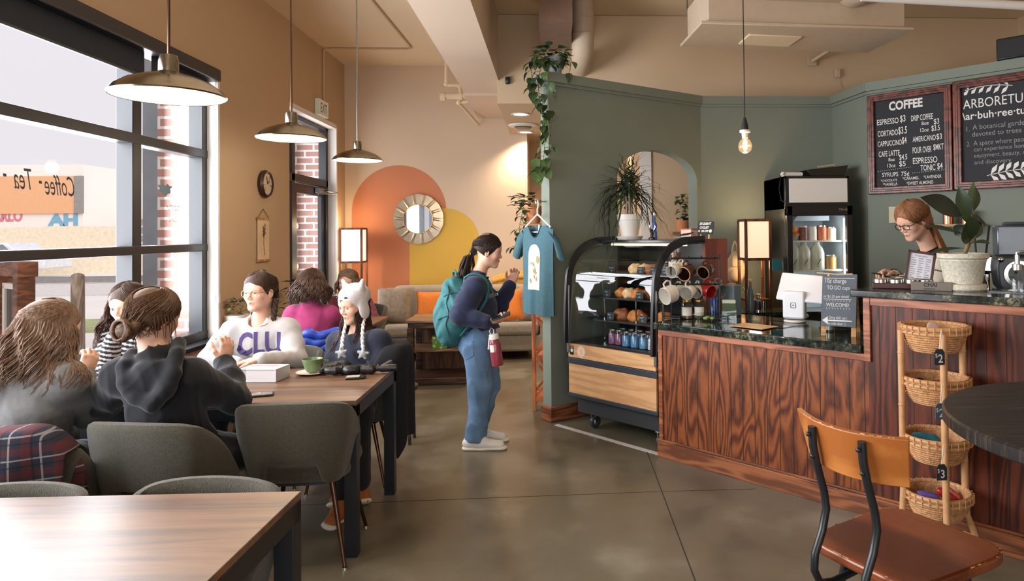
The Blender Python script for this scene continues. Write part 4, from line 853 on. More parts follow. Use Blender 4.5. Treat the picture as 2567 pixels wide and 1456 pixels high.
def mug(label, px, py, Y, r, h, mt, inner, yaw, pitch=-14, flower=False):
    t_ = thing('mug', label, 'mug', tuple(at(px, py, Y)), 0, 'mugs hanging on the rack')
    d = Vector((-math.sin(R(yaw)) , -math.cos(R(yaw)), math.tan(R(pitch)))).normalized(); up = Vector((0, 0, 1)); up = (up - d * up.dot(d)).normalized(); x = up.cross(d)
    M = Matrix(((x.x, up.x, d.x, 0), (x.y, up.y, d.y, 0), (x.z, up.z, d.z, 0), (0, 0, 0, 1)))
    m = MB(); m.lathe([(0, -h / 2), (r * .86, -h / 2), (r * .97, -h * .42), (r, 0), (r, h / 2), (r * .97, h / 2 + .002), (r * .92, h / 2)], 28, 0, M); m.build('body', mt, t_)
    m = MB(); m.lathe([(r * .94, h / 2 - .001), (r * .92, 0), (r * .86, -h * .42), (0, -h * .44)], 28, 0, M); m.build('interior', inner, t_)
    m = MB(); m.tube([(0, r * .95, .028), (0, r * 1.4, .034), (0, r * 1.62, .0), (0, r * 1.4, -.030), (0, r * .95, -.028)], .0065, 8, M=M); m.build('handle', mt, t_)
    if flower:
        m = MB()
        for (fx, fy, fz) in ((.9, .35, .0), (.8, -.35, -.02), (.95, .0, .03)):
            c = Vector((fx, fy, 0)).normalized() * (r + .001); c.z = fz
            for k in range(6):
                a = k * PI / 3; tgt = Vector((0, 0, 1)).cross(c).normalized(); q = c + tgt * .011 * math.cos(a) + Vector((0, 0, 1)) * .011 * math.sin(a); m.ball(q, (.004, .004, .004), 6, 5, 0, M)
        m.build('flower_print', white, t_)
    return t_
wmug = mat('white_mug', (222, 218, 208), .25, var=.03); bmug = mat('brown_mug', (74, 42, 28), .25, var=.15); dkin = mat('dark_mug_inside', (52, 28, 20), .3); rim_t = mat('tan_rim', (190, 150, 112), .4); rmug = mat('red_mug', (158, 34, 34), .3); gmug = mat('grey_mug', (128, 122, 112), .3, var=.15); dmug = mat('decorated_mug', (218, 212, 198), .3, var=.12, vs_=40)
mug('white mug on the upper row of the rack, leftmost', 1690, 677, 4.80, .045, .095, wmug, wmug, 38)
mug('white mug on the upper row of the rack, behind the brown one', 1709, 672, 4.98, .042, .09, wmug, wmug, 40)
mg = mug('dark brown tan-rimmed mug on the upper row of the rack, left of two', 1722, 682, 4.80, .052, .10, bmug, dkin, 40)
mg2 = mug('dark brown tan-rimmed mug on the upper row of the rack, right of two', 1770, 679, 4.86, .047, .095, bmug, dkin, 40)
for g_ in (mg, mg2):
    d = Vector((-math.sin(R(40)), -math.cos(R(40)), math.tan(R(-14)))).normalized(); h_ = .05 if g_ is mg else .0475; r_ = .0505 if g_ is mg else .0455
    x_, y2, _ = ortho(d); m = MB(); m.tube([d * h_ + (x_ * math.cos(a) + y2 * math.sin(a)) * r_ for a in np.linspace(0, 2 * PI, 25)[:-1]], .0035, 6, closed=True); m.build('rim', rim_t, g_)
mug('large decorated white mug on the lower row of the rack, leftmost', 1678, 738, 4.74, .062, .09, dmug, wmug, 58)
mug('small grey-white mug on the lower row of the rack, between two white mugs', 1702, 728, 4.95, .040, .085, wmug, gmug, 50)
mug('white scalloped mug on the lower row of the rack', 1727, 731, 4.80, .050, .085, wmug, wmug, 40)
mug('plain white mug on the lower row of the rack, left of the red one', 1750, 729, 4.86, .045, .08, wmug, wmug, 38)
mug('red mug with white flowers on the lower row of the rack', 1772, 727, 4.84, .046, .095, rmug, rmug, -28, -14, True)
mug('grey stoneware mug on the lower row of the rack, rightmost', 1797, 726, 4.95, .052, .10, gmug, gmug, -30)
gold_lid = metal('gold_lid', (196, 160, 84), .25); tealeaf = mat('jar_tea', (120, 96, 70), .8, var=.4, vs_=60); lab = mat('paper_label', (226, 222, 208), .7)
jar('tea_jar', 'glass jar with gold lid and white label under the mug rack, left of two', .035, .27, .921, .042, .135, tealeaf, .085, gold_lid, None, lab, rz=R(40))
jar('tea_jar', 'glass jar with gold lid and white label under the mug rack, right of two', .095, .335, .921, .042, .135, tealeaf, .085, gold_lid, None, lab, rz=R(40))
t_ = bthing('blue_glass', 'dark cup with blue patterned straws under the red mug', 'cup', .165, .42, .921); m = MB(); m.lathe([(0, 0), (.035, 0), (.042, .13), (.039, .13), (.033, .006), (0, .006)], 20); m.build('cup', jar_glass, t_)
m = MB()
for k in range(7): a = k * .9; m.cyl((.015 * math.cos(a), .015 * math.sin(a), .008), (.026 * math.cos(a), .026 * math.sin(a), .15), .006, n=6)
m.build('straws', mat('blue_straw', (60, 96, 170), .4, var=.5, vs_=60), t_)
t_ = bthing('napkin_holder', 'blue-grey upright dispenser behind the mug rack on the bar', 'dispenser', .20, .60, .921); m = MB(); m.bx(-.05, .05, -.05, .05, 0, .23); m.build('body', mat('slate_blue', (104, 122, 128), .5), t_, bevel=.008); m = MB(); m.lathe([(0, .23), (.03, .23), (.03, .24), (0, .24)], 16); m.build('lid', lw, t_)
t_ = bthing('card_holder', 'green cards in a clear acrylic holder on the bar', 'card holder', .305, .40, .921, R(35))
m = MB(); m.bx(-.05, .05, -.002, .0, 0, .115); m.bx(-.05, .05, .05, .052, 0, .13); m.bx(-.05, -.048, 0, .05, 0, .12); m.bx(.048, .05, 0, .05, 0, .12); m.bx(-.05, .05, 0, .05, 0, .003); m.build('acrylic', jar_glass, t_)
m = MB(); m.bx(-.045, .045, .004, .045, .004, .115); m.build('cards', mat('green_cards', (76, 98, 70), .6, var=.15), t_); m = MB(); m.bx(-.045, .045, .003, .046, .115, .138); m.build('card_tops', mat('pale_green', (186, 194, 172), .7), t_)
t_ = bthing('glass_dish', 'cut glass dish with green candies on the bar in front of the mug rack', 'bowl', .235, .25, .921)
m = MB(); m.lathe([(0, .004), (.045, .004), (.07, .02), (.11, .048), (.113, .048), (.075, .016), (.045, .0), (0, 0)], 16); m.build('bowl', jar_glass, t_, flat=True); m = MB()
for k in range(7): m.ball((.03 * math.cos(k * 2.2), .03 * math.sin(k * 2.2), .022), (.016, .012, .01), 8, 6)
m.build('candies', mat('green_candy', (150, 178, 104), .4), t_)
m = MB(); m.bx(-.24, .24, -.12, .13, 0, .004); o = m.build('counter_mat', jar_glass, loc=bar_pt(.56, .36, .921), rz=BZ + R(-4)); tag(o, 'clear sheet lying flat on the granite in front of the till', 'mat')
m = MB(); m.bx(-.13, .13, -.09, .09, 0, .003); o = m.build('menu_card', mat('tan_card', (196, 152, 112), .5, var=.2, vs_=10), loc=bar_pt(.62, .20, .9255), rz=BZ + R(-4)); tag(o, 'tan printed card on the clear counter sheet', 'card')
# till
ps = bthing('till', 'white tablet till on a white stand on the bar, its screen turned to the barista', 'till', .70, .60, .921, R(12))
m = MB(); m.lathe([(0, 0), (.07, 0), (.075, .006), (.07, .014), (0, .014)], 32); m.build('base', white, ps)
poswhite = mat('till_white', (226, 228, 232), .25, var=0)
m = MB(); m.bx(-.075, .075, -.035, .035, .02, .21); m.bx(-.075, .075, -.035, .09, .02, .05); m.build('stand', poswhite, ps, bevel=.02, seg=4)
MS = Matrix.Translation((.045, .03, .215)) @ Matrix.Rotation(R(-32), 4, 'X') @ Matrix.Rotation(R(4), 4, 'Y')
m = MB(); m.bx(-.165, .165, -.012, .012, -.09, .12, 0, MS); sc_ = m.build('tablet', poswhite, ps, bevel=.011, seg=4)
m = MB(); m.bx(-.15, .15, .0125, .0135, -.08, .11, 0, MS); m.build('screen', mat('till_screen', (30, 36, 44), .1), sc_)
m = MB(); FS = frame((0, -.0358, .115), (1, 0, 0), (0, 0, 1))
sq = lambda r, c: [(math.copysign(r - c, ca) + c * ca, math.copysign(r - c, sa) + c * sa, 0) for ca, sa in ((math.cos(a), math.sin(a)) for a in np.linspace(.01, 2 * PI + .01, 25)[:-1])]
m.tube(sq(.017, .006), .0018, 5, closed=True, M=FS); m.box((0, 0, 0), (.008, .008, .001), 0, FS); m.build('emblem', caseblk, ps)
def tumbler(s, t, z, r, h, label, fill=None):
    t_ = bthing('drinking_glass', label, 'glass', s, t, z); m = MB(); m.lathe([(0, 0), (r * .88, 0), (r, h), (r * .95, h), (r * .84, .008), (0, .008)], 24); m.build('tumbler', jar_glass, t_)
    m = MB(); m.lathe([(0, .01), (r * .82, .01), (r * .9, h * .5), (0, h * .5)], 20); m.build('contents', fill, t_); return t_
tumbler(1.06, .345, .921, .042, .165, 'tall clear glass half full of pale green, left of the sandwich board', mat('pale_green_liquid', (186, 190, 162), .2))
# sandwich board
ab = bthing('sandwich_board', 'grey chalk sandwich board reading WELCOME! on wooden legs on the bar', 'sign', 1.195, .19, .921, R(16))
TL = R(-15); MF = Matrix.Rotation(TL, 4, 'X'); board = mat('slate_board', (96, 104, 112), .8, var=.1, vs_=20)
m = MB(); m.bx(-.098, .098, -.006, .004, .055, .37, 0, MF); m.build('board', board, ab)
for x in (-.085, .085): m = MB(); m.bx(x - .014, x + .014, .0045, .018, 0, .37, 0, MF); m.build('front_leg', lw, ab)
for x in (-.085, .085): m = MB(); m.bar((x, .22, 0), (x, .10, .345), .022, .012); m.build('rear_leg', lw, ab)
for tx, zz, sz, xx, wx in (('10\u00a2 charge', .315, .036, -.085, .8), ('TO GO cups', .275, .034, -.07, .72), ('or $1.25 per drink!', .225, .024, -.088, .78), ('WELCOME!', .172, .030, -.072, .86), ('Dirty dish cart', .098, .024, -.055, .72), ('by side door :)', .064, .022, -.06, .78)): m = MB(); put_text(m, tx, sz, MF @ frame((xx, -.0068, zz), (1, 0, 0), (0, 0, 1)), 0, wx); m.build('chalk_line', chalkw, ab)
m = MB(); m.bx(-.086, .086, -.0072, -.0064, .342, .345, 0, MF); m.build('chalk_rule', chalkw, ab); m = MB(); m.bx(-.062, .075, -.0072, -.0064, .085, .092, 0, MF); m.add([(-.092, -.007, .088), (-.06, -.007, .112), (-.06, -.007, .066)], [(0, 1, 2)], 0, MF)
m.build('arrow', chalkw, ab)
m = MB(); m.bx(-.088, .07, -.0072, -.0064, .214, .217, 0, MF)
for k in range(9): m.bx(-.07 + k * .016, -.066 + k * .016, -.0072, -.0064, .158, .163, 0, MF); m.bx(-.07 + k * .016, -.066 + k * .016, -.0072, -.0064, .203, .208, 0, MF)
m.build('chalk_marks', chalkw, ab)
m = MB(); m.tube([(-.10, -.085 , .375), (-.04, -.09, .372), (.02, -.088, .366), (.10, -.10, .372)], .004, 6); m.ball((-.03, -.095, .362), .008, 8, 6); m.build('twine', mat('twine', (206, 176, 132), .9), ab)
# ---------------------------------------------------------------- raised ledge
UT = 1.2205
bx_m = mat('plum_brown_box', (78, 48, 46), .5, var=.1)
tb = bthing('tin_tray', 'low plum-brown tray of tea tins on the raised granite ledge', 'tray', 1.55, .20, UT, R(22))
m = MB(); m.bx(-.14, .16, -.07, .09, 0, .03); m.build('tray', bx_m, tb, bevel=.004)
for i, (s, t) in enumerate(((-.10, -.03), (-.02, -.035), (.06, -.035), (.13, -.03), (-.06, .045), (.02, .05), (.10, .045))):
    p = tb.matrix_basis @ Vector((s, t, .0308)); t_ = thing('tea_tin', ('front row leftmost', 'front row second', 'front row third', 'front row rightmost', 'back row leftmost', 'back row middle', 'back row rightmost')[i] + ' round silver tin in the tray on the raised ledge', 'tin', p, 0, 'round tins in the tray')
    m = MB(); m.lathe([(0, 0), (.036, 0), (.036, .018), (.034, .020), (0, .020)], 24); m.build('tin', silver, t_); m = MB(); m.lathe([(0, .0205), (.028, .0205)], 20); m.build('label', (lab, mat('dark_label', (70, 64, 60), .6))[i % 2], t_)
fb = bthing('drinks_list', 'leaning plum-brown framed drinks list on the raised ledge, beside the tins', 'framed menu', 1.625, .25, UT, R(22)); fb.scale = (.80, .80, .80)
MB_ = Matrix.Rotation(R(-13), 4, 'X') @ Matrix.Rotation(R(9), 4, 'Y')
m = MB()
for x in (-.08, .08): m.bx(x - .009, x + .009, 0, .035, .012, .26, 0, MB_)
for z in (.018, .252): m.bx(-.089, .089, 0, .035, z - .009, z + .009, 0, MB_)
m.bx(-.08, .08, .02, .034, .02, .25, 0, MB_); m.build('frame', bx_m, fb, bevel=.002)
m = MB(); m.bx(-.072, .072, .008, .019, .026, .244, 0, MB_); m.build('paper', mat('menu_paper', (214, 212, 220), .7, var=0), fb)
m = MB()
put_text(m, 'Tea & Lattes', .016, MB_ @ frame((-.045, .0072, .222), (1, 0, 0), (0, 0, 1)))
for c in range(3):
    for r_ in range(11):
        wd = .03 if (r_ * 7 + c * 3) % 4 else .018; z = .206 - r_ * .0155; m.bx(-.06 + c * .045, -.06 + c * .045 + wd, .0070, .0076, z, z + .004, 0, MB_)
m.build('print', mat('print_grey', (120, 116, 122), .8), fb)
tc_ = bthing('chai_box', 'long flat grey-brown card reading CHAI on the raised ledge, left of the plant', 'sign', 1.745, .12, UT, R(18)); tc_.scale = (.72, .8, .8)
m = MB(); m.bx(-.14, .13, -.004, .05, 0, .055); m.build('carton', mat('kraft_grey', (128, 118, 108), .7, var=.05), tc_, bevel=.002)
m = MB(); put_text(m, 'CHAI', .034, frame((-.055, -.0046, .027), (1, 0, 0), (0, 0, 1)), 0, 1.1, offset=.001); put_text(m, 'turmeric', .022, frame((-.055, -.0046, .006), (1, 0, 0), (0, 0, 1)), 0, 1.0); m.build('lettering', caseblk, tc_)
sp_ = bthing('soap_pump', 'clear pump bottle with chrome pump on the raised ledge at the far right', 'pump bottle', 2.115, .22, UT)
m = MB(); m.lathe([(0, 0), (.035, 0), (.036, .01), (.033, .07), (.022, .10), (.02, .115)], 24); m.build('bottle', jar_glass, sp_)
m = MB(); m.lathe([(0, .112), (.022, .112), (.023, .14), (.012, .142), (.012, .185), (0, .185)], 20); m.tube([(0, 0, .18), (0, 0, .198), (.025, .0, .202), (.06, 0, .196), (.075, 0, .185)], .008, 8); m.build('pump', metal('pump_silver', (200, 204, 200), .3), sp_)
m = MB(); m.bx(-.14, .12, -.05, .05, 0, .004); o = m.build('bar_mat', mat('steel_grey_mat', (120, 124, 124), .4), loc=bar_pt(2.13, .25, UT), rz=BZ); tag(o, 'flat grey mat on the raised ledge under the pump bottle', 'mat'); sp_.location.z += .0045
# machines on the bar behind the ledge
gr = bthing('coffee_grinder', 'dark grey coffee grinder with a round silver ring, behind the bar at the right', 'coffee grinder', 1.99, .74, .92, R(22))
gb = mat('grinder_body', (48, 52, 56), .35, var=.05)
m = MB(); m.bx(-.10, .10, -.09, .16, 0, .03); m.bx(-.07, .07, .02, .14, .03, .30); m.build('base', gb, gr, bevel=.01)
m = MB(); m.prism([(-.10, .30), (-.07, .26), (.07, .26), (.10, .30), (.11, .40), (.10, .47), (-.10, .47), (-.11, .40)], -.13, .09, 0, Matrix.Rotation(R(90), 4, 'X')); m.build('motor_head', gb, gr, bevel=.015, seg=3)
m = MB(); m.bx(-.10, .10, -.07, .10, .47, .64); m.bx(-.06, .06, -.05, .05, .64, .66); m.build('hopper', mat('smoked_hopper', (66, 72, 80), .15), gr, bevel=.012)
MG = frame((0, -.092, .37), (1, 0, 0), (0, 0, 1))
m = MB(); m.lathe([(.052, 0), (.072, 0), (.074, .012), (.054, .014), (.052, 0)], 40, 0, MG); m.build('dial_ring', silver, gr)
m = MB(); m.lathe([(0, .004), (.053, .004)], 32, 0, MG); m.ball((-.015, .01, .01), .008, 8, 6, 0, MG); m.build('dial', caseblk, gr)
for x in (-.085, .085): m = MB(); m.ball((x, -.094, .45), .017, 12, 8); m.build('bolt', chrome, gr)
m = MB(); m.prism([(-.05, .03), (.05, .03), (.0, .16)], -.004, .004, 0, frame((0, -.10, 0), (1, 0, 0), (0, 0, 1))); m.build('chute', chrome, gr)
em = bthing('espresso_machine', 'chrome espresso machine partly hidden behind the plant on the bar', 'espresso machine', 1.66, .90, .92, R(16))
m = MB(); m.bx(-.20, .16, -.12, .18, .0, .12); m.bx(-.20, .16, .02, .18, .12, .36); m.bx(-.22, .18, -.13, .18, .36, .47); m.build('body', chrome, em, bevel=.015, seg=3)
for x in (-.12, .06): m = MB(); m.cyl((x, -.06, .36), (x, -.06, .31), .035, n=20); m.tube([(x, -.09, .32), (x, -.22, .31)], [.012, .015], 10); m.build('group_head', caseblk, em)
m = MB(); m.tube([(.12, -.1, .36), (.14, -.14, .28), (.14, -.15, .16)], .006, 8); m.build('steam_wand', chrome, em)
cupm = metal('copper_cup', (184, 140, 104), .25)
sh = bthing('wall_shelf', 'small shelf of metal cups on the sage wall behind the plant', 'shelf', 1.05, 2.34, 1.56)
m = MB(); m.bx(-.28, .34, -.08, .07, 0, .02); m.build('board', lw, sh)
m = MB()
for x in (-.2, .26): m.bx(x - .01, x + .01, -.06, .06, -.06, 0)
for x in (-.2, .26): m = MB(); m.bx(x - .01, x + .01, -.06, .06, -.06, 0); m.build('bracket', caseblk, sh)
for i, (x, r_, h_) in enumerate(((-.2, .04, .08), (.10, .04, .09), (.24, .04, .11))):
    p = sh.matrix_basis @ Vector((x, 0, .0203)); m = MB(); m.lathe([(0, 0), (r_, 0), (r_, h_), (r_ * .93, h_), (r_ * .9, .006), (0, .006)], 24); o = m.build('metal_cup', cupm, loc=p); tag(o, ('left', 'middle', 'right')[i] + ' copper cup on the small shelf on the sage wall behind the plant', 'cup', 'copper cups on the shelf')
m = MB(); m.bx(-.05, .05, -.012, 0, -.07, .07); o = m.build('wall_card', mat('cream_card', (206, 196, 168), .7), loc=bar_pt(.70, 2.41, 1.67), rz=BZ); tag(o, 'small cream card on the sage wall above the barista', 'card')
for i, px in enumerate((2448, 2470)):
    a_, b_ = at(px + (10 if i else -8), 565, 4.95), at(px, 650, 4.9)
    m = MB(); m.tube([a_, b_], .008, 8); tag(m.build('black_tube', caseblk), ('left', 'right')[i] + ' black stirring rod standing behind the plant near the grinder', 'rod', 'black rods behind the plant')
m = MB(); m.bx(0, .24, -.10, .16, 0, .60); o = m.build('coffee_brewer', mat('brewer_black', (24, 26, 28), .4), loc=bar_pt(2.34, .74, .921), rz=BZ + R(10), bevel=.02); tag(o, 'tall black coffee machine at the far right behind the bar', 'coffee machine')
# ---------------------------------------------------------------- fridge
FX0, FX1, FY0, FY1, FH = 2.085, 2.685, 5.96, 6.58, 2.03
fr = thing('drinks_fridge', 'tall black glass-door drinks fridge with a blank white sign panel behind the bar', 'fridge', ((FX0 + FX1) / 2, (FY0 + FY1) / 2, 0))
w_, d_ = (FX1 - FX0) / 2, (FY1 - FY0) / 2
fb_ = mat('fridge_black', (24, 24, 26), .3, var=.03); fin = mat('fridge_inside', (196, 206, 210), .5, var=.02)
m = MB(); m.bx(-w_, -w_ + .03, -d_ + .04, d_, .05, FH); m.bx(w_ - .03, w_, -d_ + .04, d_, .05, FH); m.bx(-w_, w_, d_ - .03, d_, .05, FH); m.bx(-w_, w_, -d_ + .04, d_, FH - .04, FH); m.bx(-w_, w_, -d_ + .04, d_, .05, .30); m.bx(-w_, w_, -d_ + .04, d_, FH - .30, FH - .26); m.bx(-w_, w_, -d_ + .02, d_, FH - .30, FH - .02); m.build('cabinet', fb_, fr, bevel=.006)
m = MB(); m.bx(-w_ + .035, w_ - .035, -d_ + .0, -d_ + .018, FH - .24, FH - .025); m.build('sign_panel', mat('fridge_sign', (206, 200, 192), .5, emit=.12, var=.02), fr, bevel=.004)
m = MB(); m.bx(-w_ + .031, w_ - .031, -d_ + .06, d_ - .032, .31, .315); m.bx(-w_ + .031, w_ - .031, d_ - .036, d_ - .031, .31, FH - .31); m.bx(-w_ + .031, -w_ + .035, -d_ + .06, d_ - .032, .31, FH - .31); m.bx(w_ - .035, w_ - .031, -d_ + .06, d_ - .032, .31, FH - .31); m.bx(-w_ + .031, w_ - .031, -d_ + .06, d_ - .032, FH - .312, FH - .306); m.build('liner', fin, fr)
m = MB()
for x0, x1 in ((-w_, -w_ + .055), (w_ - .055, w_)): m.bx(x0, x1, -d_ - .02, -d_ + .03, .12, FH - .27)
m.bx(-w_, w_, -d_ - .02, -d_ + .03, .12, .20); m.bx(-w_, w_, -d_ - .02, -d_ + .03, FH - .36, FH - .27); dr = m.build('door', fb_, fr, bevel=.006)
m = MB(); m.add([(-w_ + .05, -d_, .19), (w_ - .05, -d_, .19), (w_ - .05, -d_, FH - .35), (-w_ + .05, -d_, FH - .35)], [(0, 1, 2, 3)]); m.build('glass', thin_glass('fridge_glass', (.95, .97, .97), .7), dr)
m = MB(); m.bx(w_ - .05, w_ - .03, -d_ - .06, -d_ - .02, .85, 1.15); m.build('handle', darkgrey, dr, bevel=.006)
m = MB(); put_text(m, 'TRUE', .028, frame((w_ - .13, -d_ - .0215, FH - .315), (1, 0, 0), (0, 0, 1)), 0, 1.2); m.build('lettering', silver, dr)
SH = (1.45, 1.185, .95)
for z in SH: m = MB(); m.bx(-w_ + .036, w_ - .036, -d_ + .08, d_ - .06, z - .014, z); m.build('shelf', white, fr)
m = MB(); m.bx(w_ - .06, w_ - .05, -d_ + .035, -d_ + .05, .35, FH - .38); m.build('light_strip', mat('fridge_light', (226, 240, 255), .4, emit=4, var=0), fr)
m = MB(); m.prism([(-.14, 0), (.2, 0), (.2, .08), (.1, .10), (-.1, .05)], -.2, .05, 0, Matrix.Translation((0, 0, FH - .40)) @ Matrix.Rotation(R(90), 4, 'X')); m.build('evaporator', fin, fr)
l = bpy.data.lights.new('fridge_lamp', 'AREA'); l.shape = 'RECTANGLE'; l.size = .02; l.size_y = 1.2; l.energy = 3.0; l.color = (.9, .96, 1); lo = bpy.data.objects.new('fridge_lamp', l); COL.objects.link(lo); lo.location = (FX1 - .075, FY0 + .07, 1.1); lo.rotation_euler = (R(90), 0, R(60))
fp = lambda x, z, y=.16: ((FX0 + FX1) / 2 + x, FY0 + y, z + .001)
glassmilk = mat('milk_glass', (196, 200, 182), .25, var=.04); redcap = mat('red_cap', (176, 60, 52), .5)
for i, x in enumerate((-.185, -.085, .035)):
    t_ = thing('milk_bottle', ('left', 'middle', 'right')[i] + ' square glass milk bottle with red cap on the second fridge shelf', 'bottle', fp(x, SH[1]), 0, 'milk bottles in the fridge')
    m = MB(); m.lathe([(0, 0), (.062, 0), (.068, .01), (.068, .15), (.055, .19), (.028, .225), (.026, .25)], 16); m.build('bottle', glassmilk, t_); m = MB(); m.lathe([(0, .268), (.027, .268), (.028, .25), (0, .25)], 16); m.build('cap', redcap, t_)
    m = MB(); m.tube([(-.02, -.068, .04), (0, -.069, .075), (.018, -.068, .10)], [.003, .012, .002], 6, flat=.3); m.build('leaf_print', mat('leaf_green_ink', (70, 100, 56), .6), t_)
def fjar(x, z, r, h, c, label, lid=silver, y=.16):
    t_ = thing('jar', label, 'jar', fp(x, z, y)); m = MB(); m.lathe([(0, 0), (r, 0), (r, h * .85), (r * .85, h * .9), (0, h * .9)], 18); m.build('glass', c, t_); m = MB(); m.lathe([(0, h * .9), (r * .95, h * .9), (r * .95, h), (0, h)], 18); m.build('lid', lid, t_)
fjar(-.09, SH[0], .04, .13, mat('can_red', (120, 60, 52), .4, var=.5, vs_=30), 'red and white patterned jar on the top fridge shelf', white)
fjar(.0, SH[0], .038, .125, white, 'plain white jar on the top fridge shelf', white)
fjar(.085, SH[0], .042, .135, mat('carrot_orange', (196, 104, 66), .5, var=.2, vs_=40), 'jar of orange preserves on the top fridge shelf', silver)
fjar(.175, SH[0], .042, .12, mat('cream_jar', (206, 190, 160), .4), 'jar of cream on the top fridge shelf, rightmost', silver)
fjar(.165, SH[1], .05, .13, mat('amber_jar', (150, 108, 56), .3), 'squat amber jar with silver band on the second fridge shelf', silver)
fjar(-.02, SH[2], .05, .13, mat('olive_jar', (130, 120, 84), .4), 'clear jar on the lowest fridge shelf', silver)
t_ = thing('fruit_bowl', 'glass bowl of oranges on the top fridge shelf', 'bowl', fp(-.19, SH[0])); m = MB(); m.lathe([(0, .003), (.035, .003), (.07, .06), (.066, .06), (.03, .0), (0, 0)], 20); m.build('bowl', mat('amber_glass', (176, 150, 110), .2), t_)
m = MB()
for q in ((-.025, 0, .07), (.03, .01, .07), (.0, -.02, .10)): m.ball(q, .035, 12, 9)
for q in ((-.025, 0, .07), (.03, .01, .07), (.0, -.02, .10)): m = MB(); m.ball(q, .035, 12, 9); m.build('orange', orangef, t_)
t_ = thing('black_tray', 'black tray tilted on top of the fridge', 'tray', ((FX0 + FX1) / 2 + .13, 6.2, FH + .001)); m = MB(); m.prism([(-.16, 0), (.15, 0), (.19, .10), (-.2, .06)], -.14, .14, 0, Matrix.Rotation(R(90), 4, 'X')); m.build('tray', fb_, t_, bevel=.006); m = MB(); m.bar((-.1, -.145, .085), (.06, -.145, .105), .01, .012); m.build('edge_label', mat('tan_label', (170, 156, 126), .7), t_)
t_ = thing('paper_roll', 'white rolled tube lying on the left front of the fridge top', 'tube', ((FX0 + FX1) / 2 - .2, 6.05, FH + .021)); m = MB(); m.cyl((-.09, 0, 0), (.09, .02, 0), .02, n=14); m.build('roll', white, t_); m = MB(); m.ball((-.09, 0, 0), .024, 10, 8); m.build('end', white, t_)
m = MB(); m.tube([(FX0 + .02, 6.02, FH + .03), (FX0 - .03, 6.0, FH), (FX0 - .05, 5.99, FH - .12), (FX0 - .03, 5.99, FH - .22), (FX0 + .03, 5.955, FH - .25)], .003, 5); tag(m.build('fridge_cable', cordm), 'thin black cable looping down the left side of the fridge', 'cable')
q = at(1946, 655, 5.9); m = MB(); m.bx(-.045, .045, -.002, .0, -.055, .05); o = m.build('sticky_note', mat('teal_note', (48, 132, 146), .7), loc=(FX0 - .055, 6.06, 1.235)); tag(o, 'teal paper note stuck under the lamp shade left of the fridge', 'note')
# counter stuff behind the till: dark back bench with bottles
bb = thing('back_bench', 'low dark bench behind the bar under the floor lamp', 'bench', (1.95, 5.72, 0)); m = MB(); m.bx(-.45, .9, -.16, .12, 0, .84); m.build('cabinet', fb_, bb); m = MB(); m.bx(-.47, .92, -.18, .14, .84, .87); m.build('top', gran, bb)
for i, (px, c, r_, h_, lb_) in enumerate(((1886, mat('steel_bottle', (90, 104, 112), .3), .03, .24, 'slim grey bottle on the dark bench under the floor lamp'), (1906, chrome, .045, .12, 'small chrome kettle on the dark bench under the floor lamp'))):
    x = (px - 1383) / 1711 * 5.66; t_ = thing(('bottle', 'kettle')[i], lb_, ('bottle', 'kettle')[i], (x, 5.66, .871)); m = MB(); m.lathe([(0, 0), (r_, 0), (r_, h_ * .7), (r_ * .4, h_ * .85), (r_ * .4, h_), (0, h_)], 18); m.build('body', c, t_); m = MB(); m.lathe([(0, h_), (r_ * .45, h_), (r_ * .45, h_ + .02), (0, h_ + .02)], 14); m.build('cap', lw, t_)
# beige backpack hung on the partition behind the case
bp = thing('beige_backpack', 'small beige rucksack hanging on the sage wall behind the bar', 'backpack', tuple(at(1843, 668, 6.50)))
canvas = mat('beige_canvas', (206, 182, 150), .9, var=.1, vs_=14, bump=.2, bs=150)
m = MB(); m.ball((0, 0, -.02), (.10, .06, .17), 20, 14); m.v = [(x * (1 - .35 * max(0, (z - .0) / .17)), y, z) for x, y, z in m.v]; m.build('bag', canvas, bp)
m = MB(); m.ball((.0, -.05, -.08), (.07, .035, .07), 16, 10); m.build('pocket', canvas, bp)
m = MB(); m.prism([(-.055, .0), (.055, 0), (.05, .13), (-.05, .13)], .05, .075, 0, Matrix.Rotation(R(90), 4, 'X')); m.build('flap', canvas, bp, bevel=.01)
for x in (-.03, .03): m = MB(); m.tube([(x, .0, .12), (x * .7, 0, .20), (0, 0, .245)], .009, 6); m.build('top_strap', canvas, bp)
m = MB(); m.tube([(.08, 0, .04), (.12, 0, -.08), (.13, 0, -.2), (.10, -.01, -.26), (.07, 0, -.2)], .016, 8, flat=.4); m.build('shoulder_strap', canvas, bp)
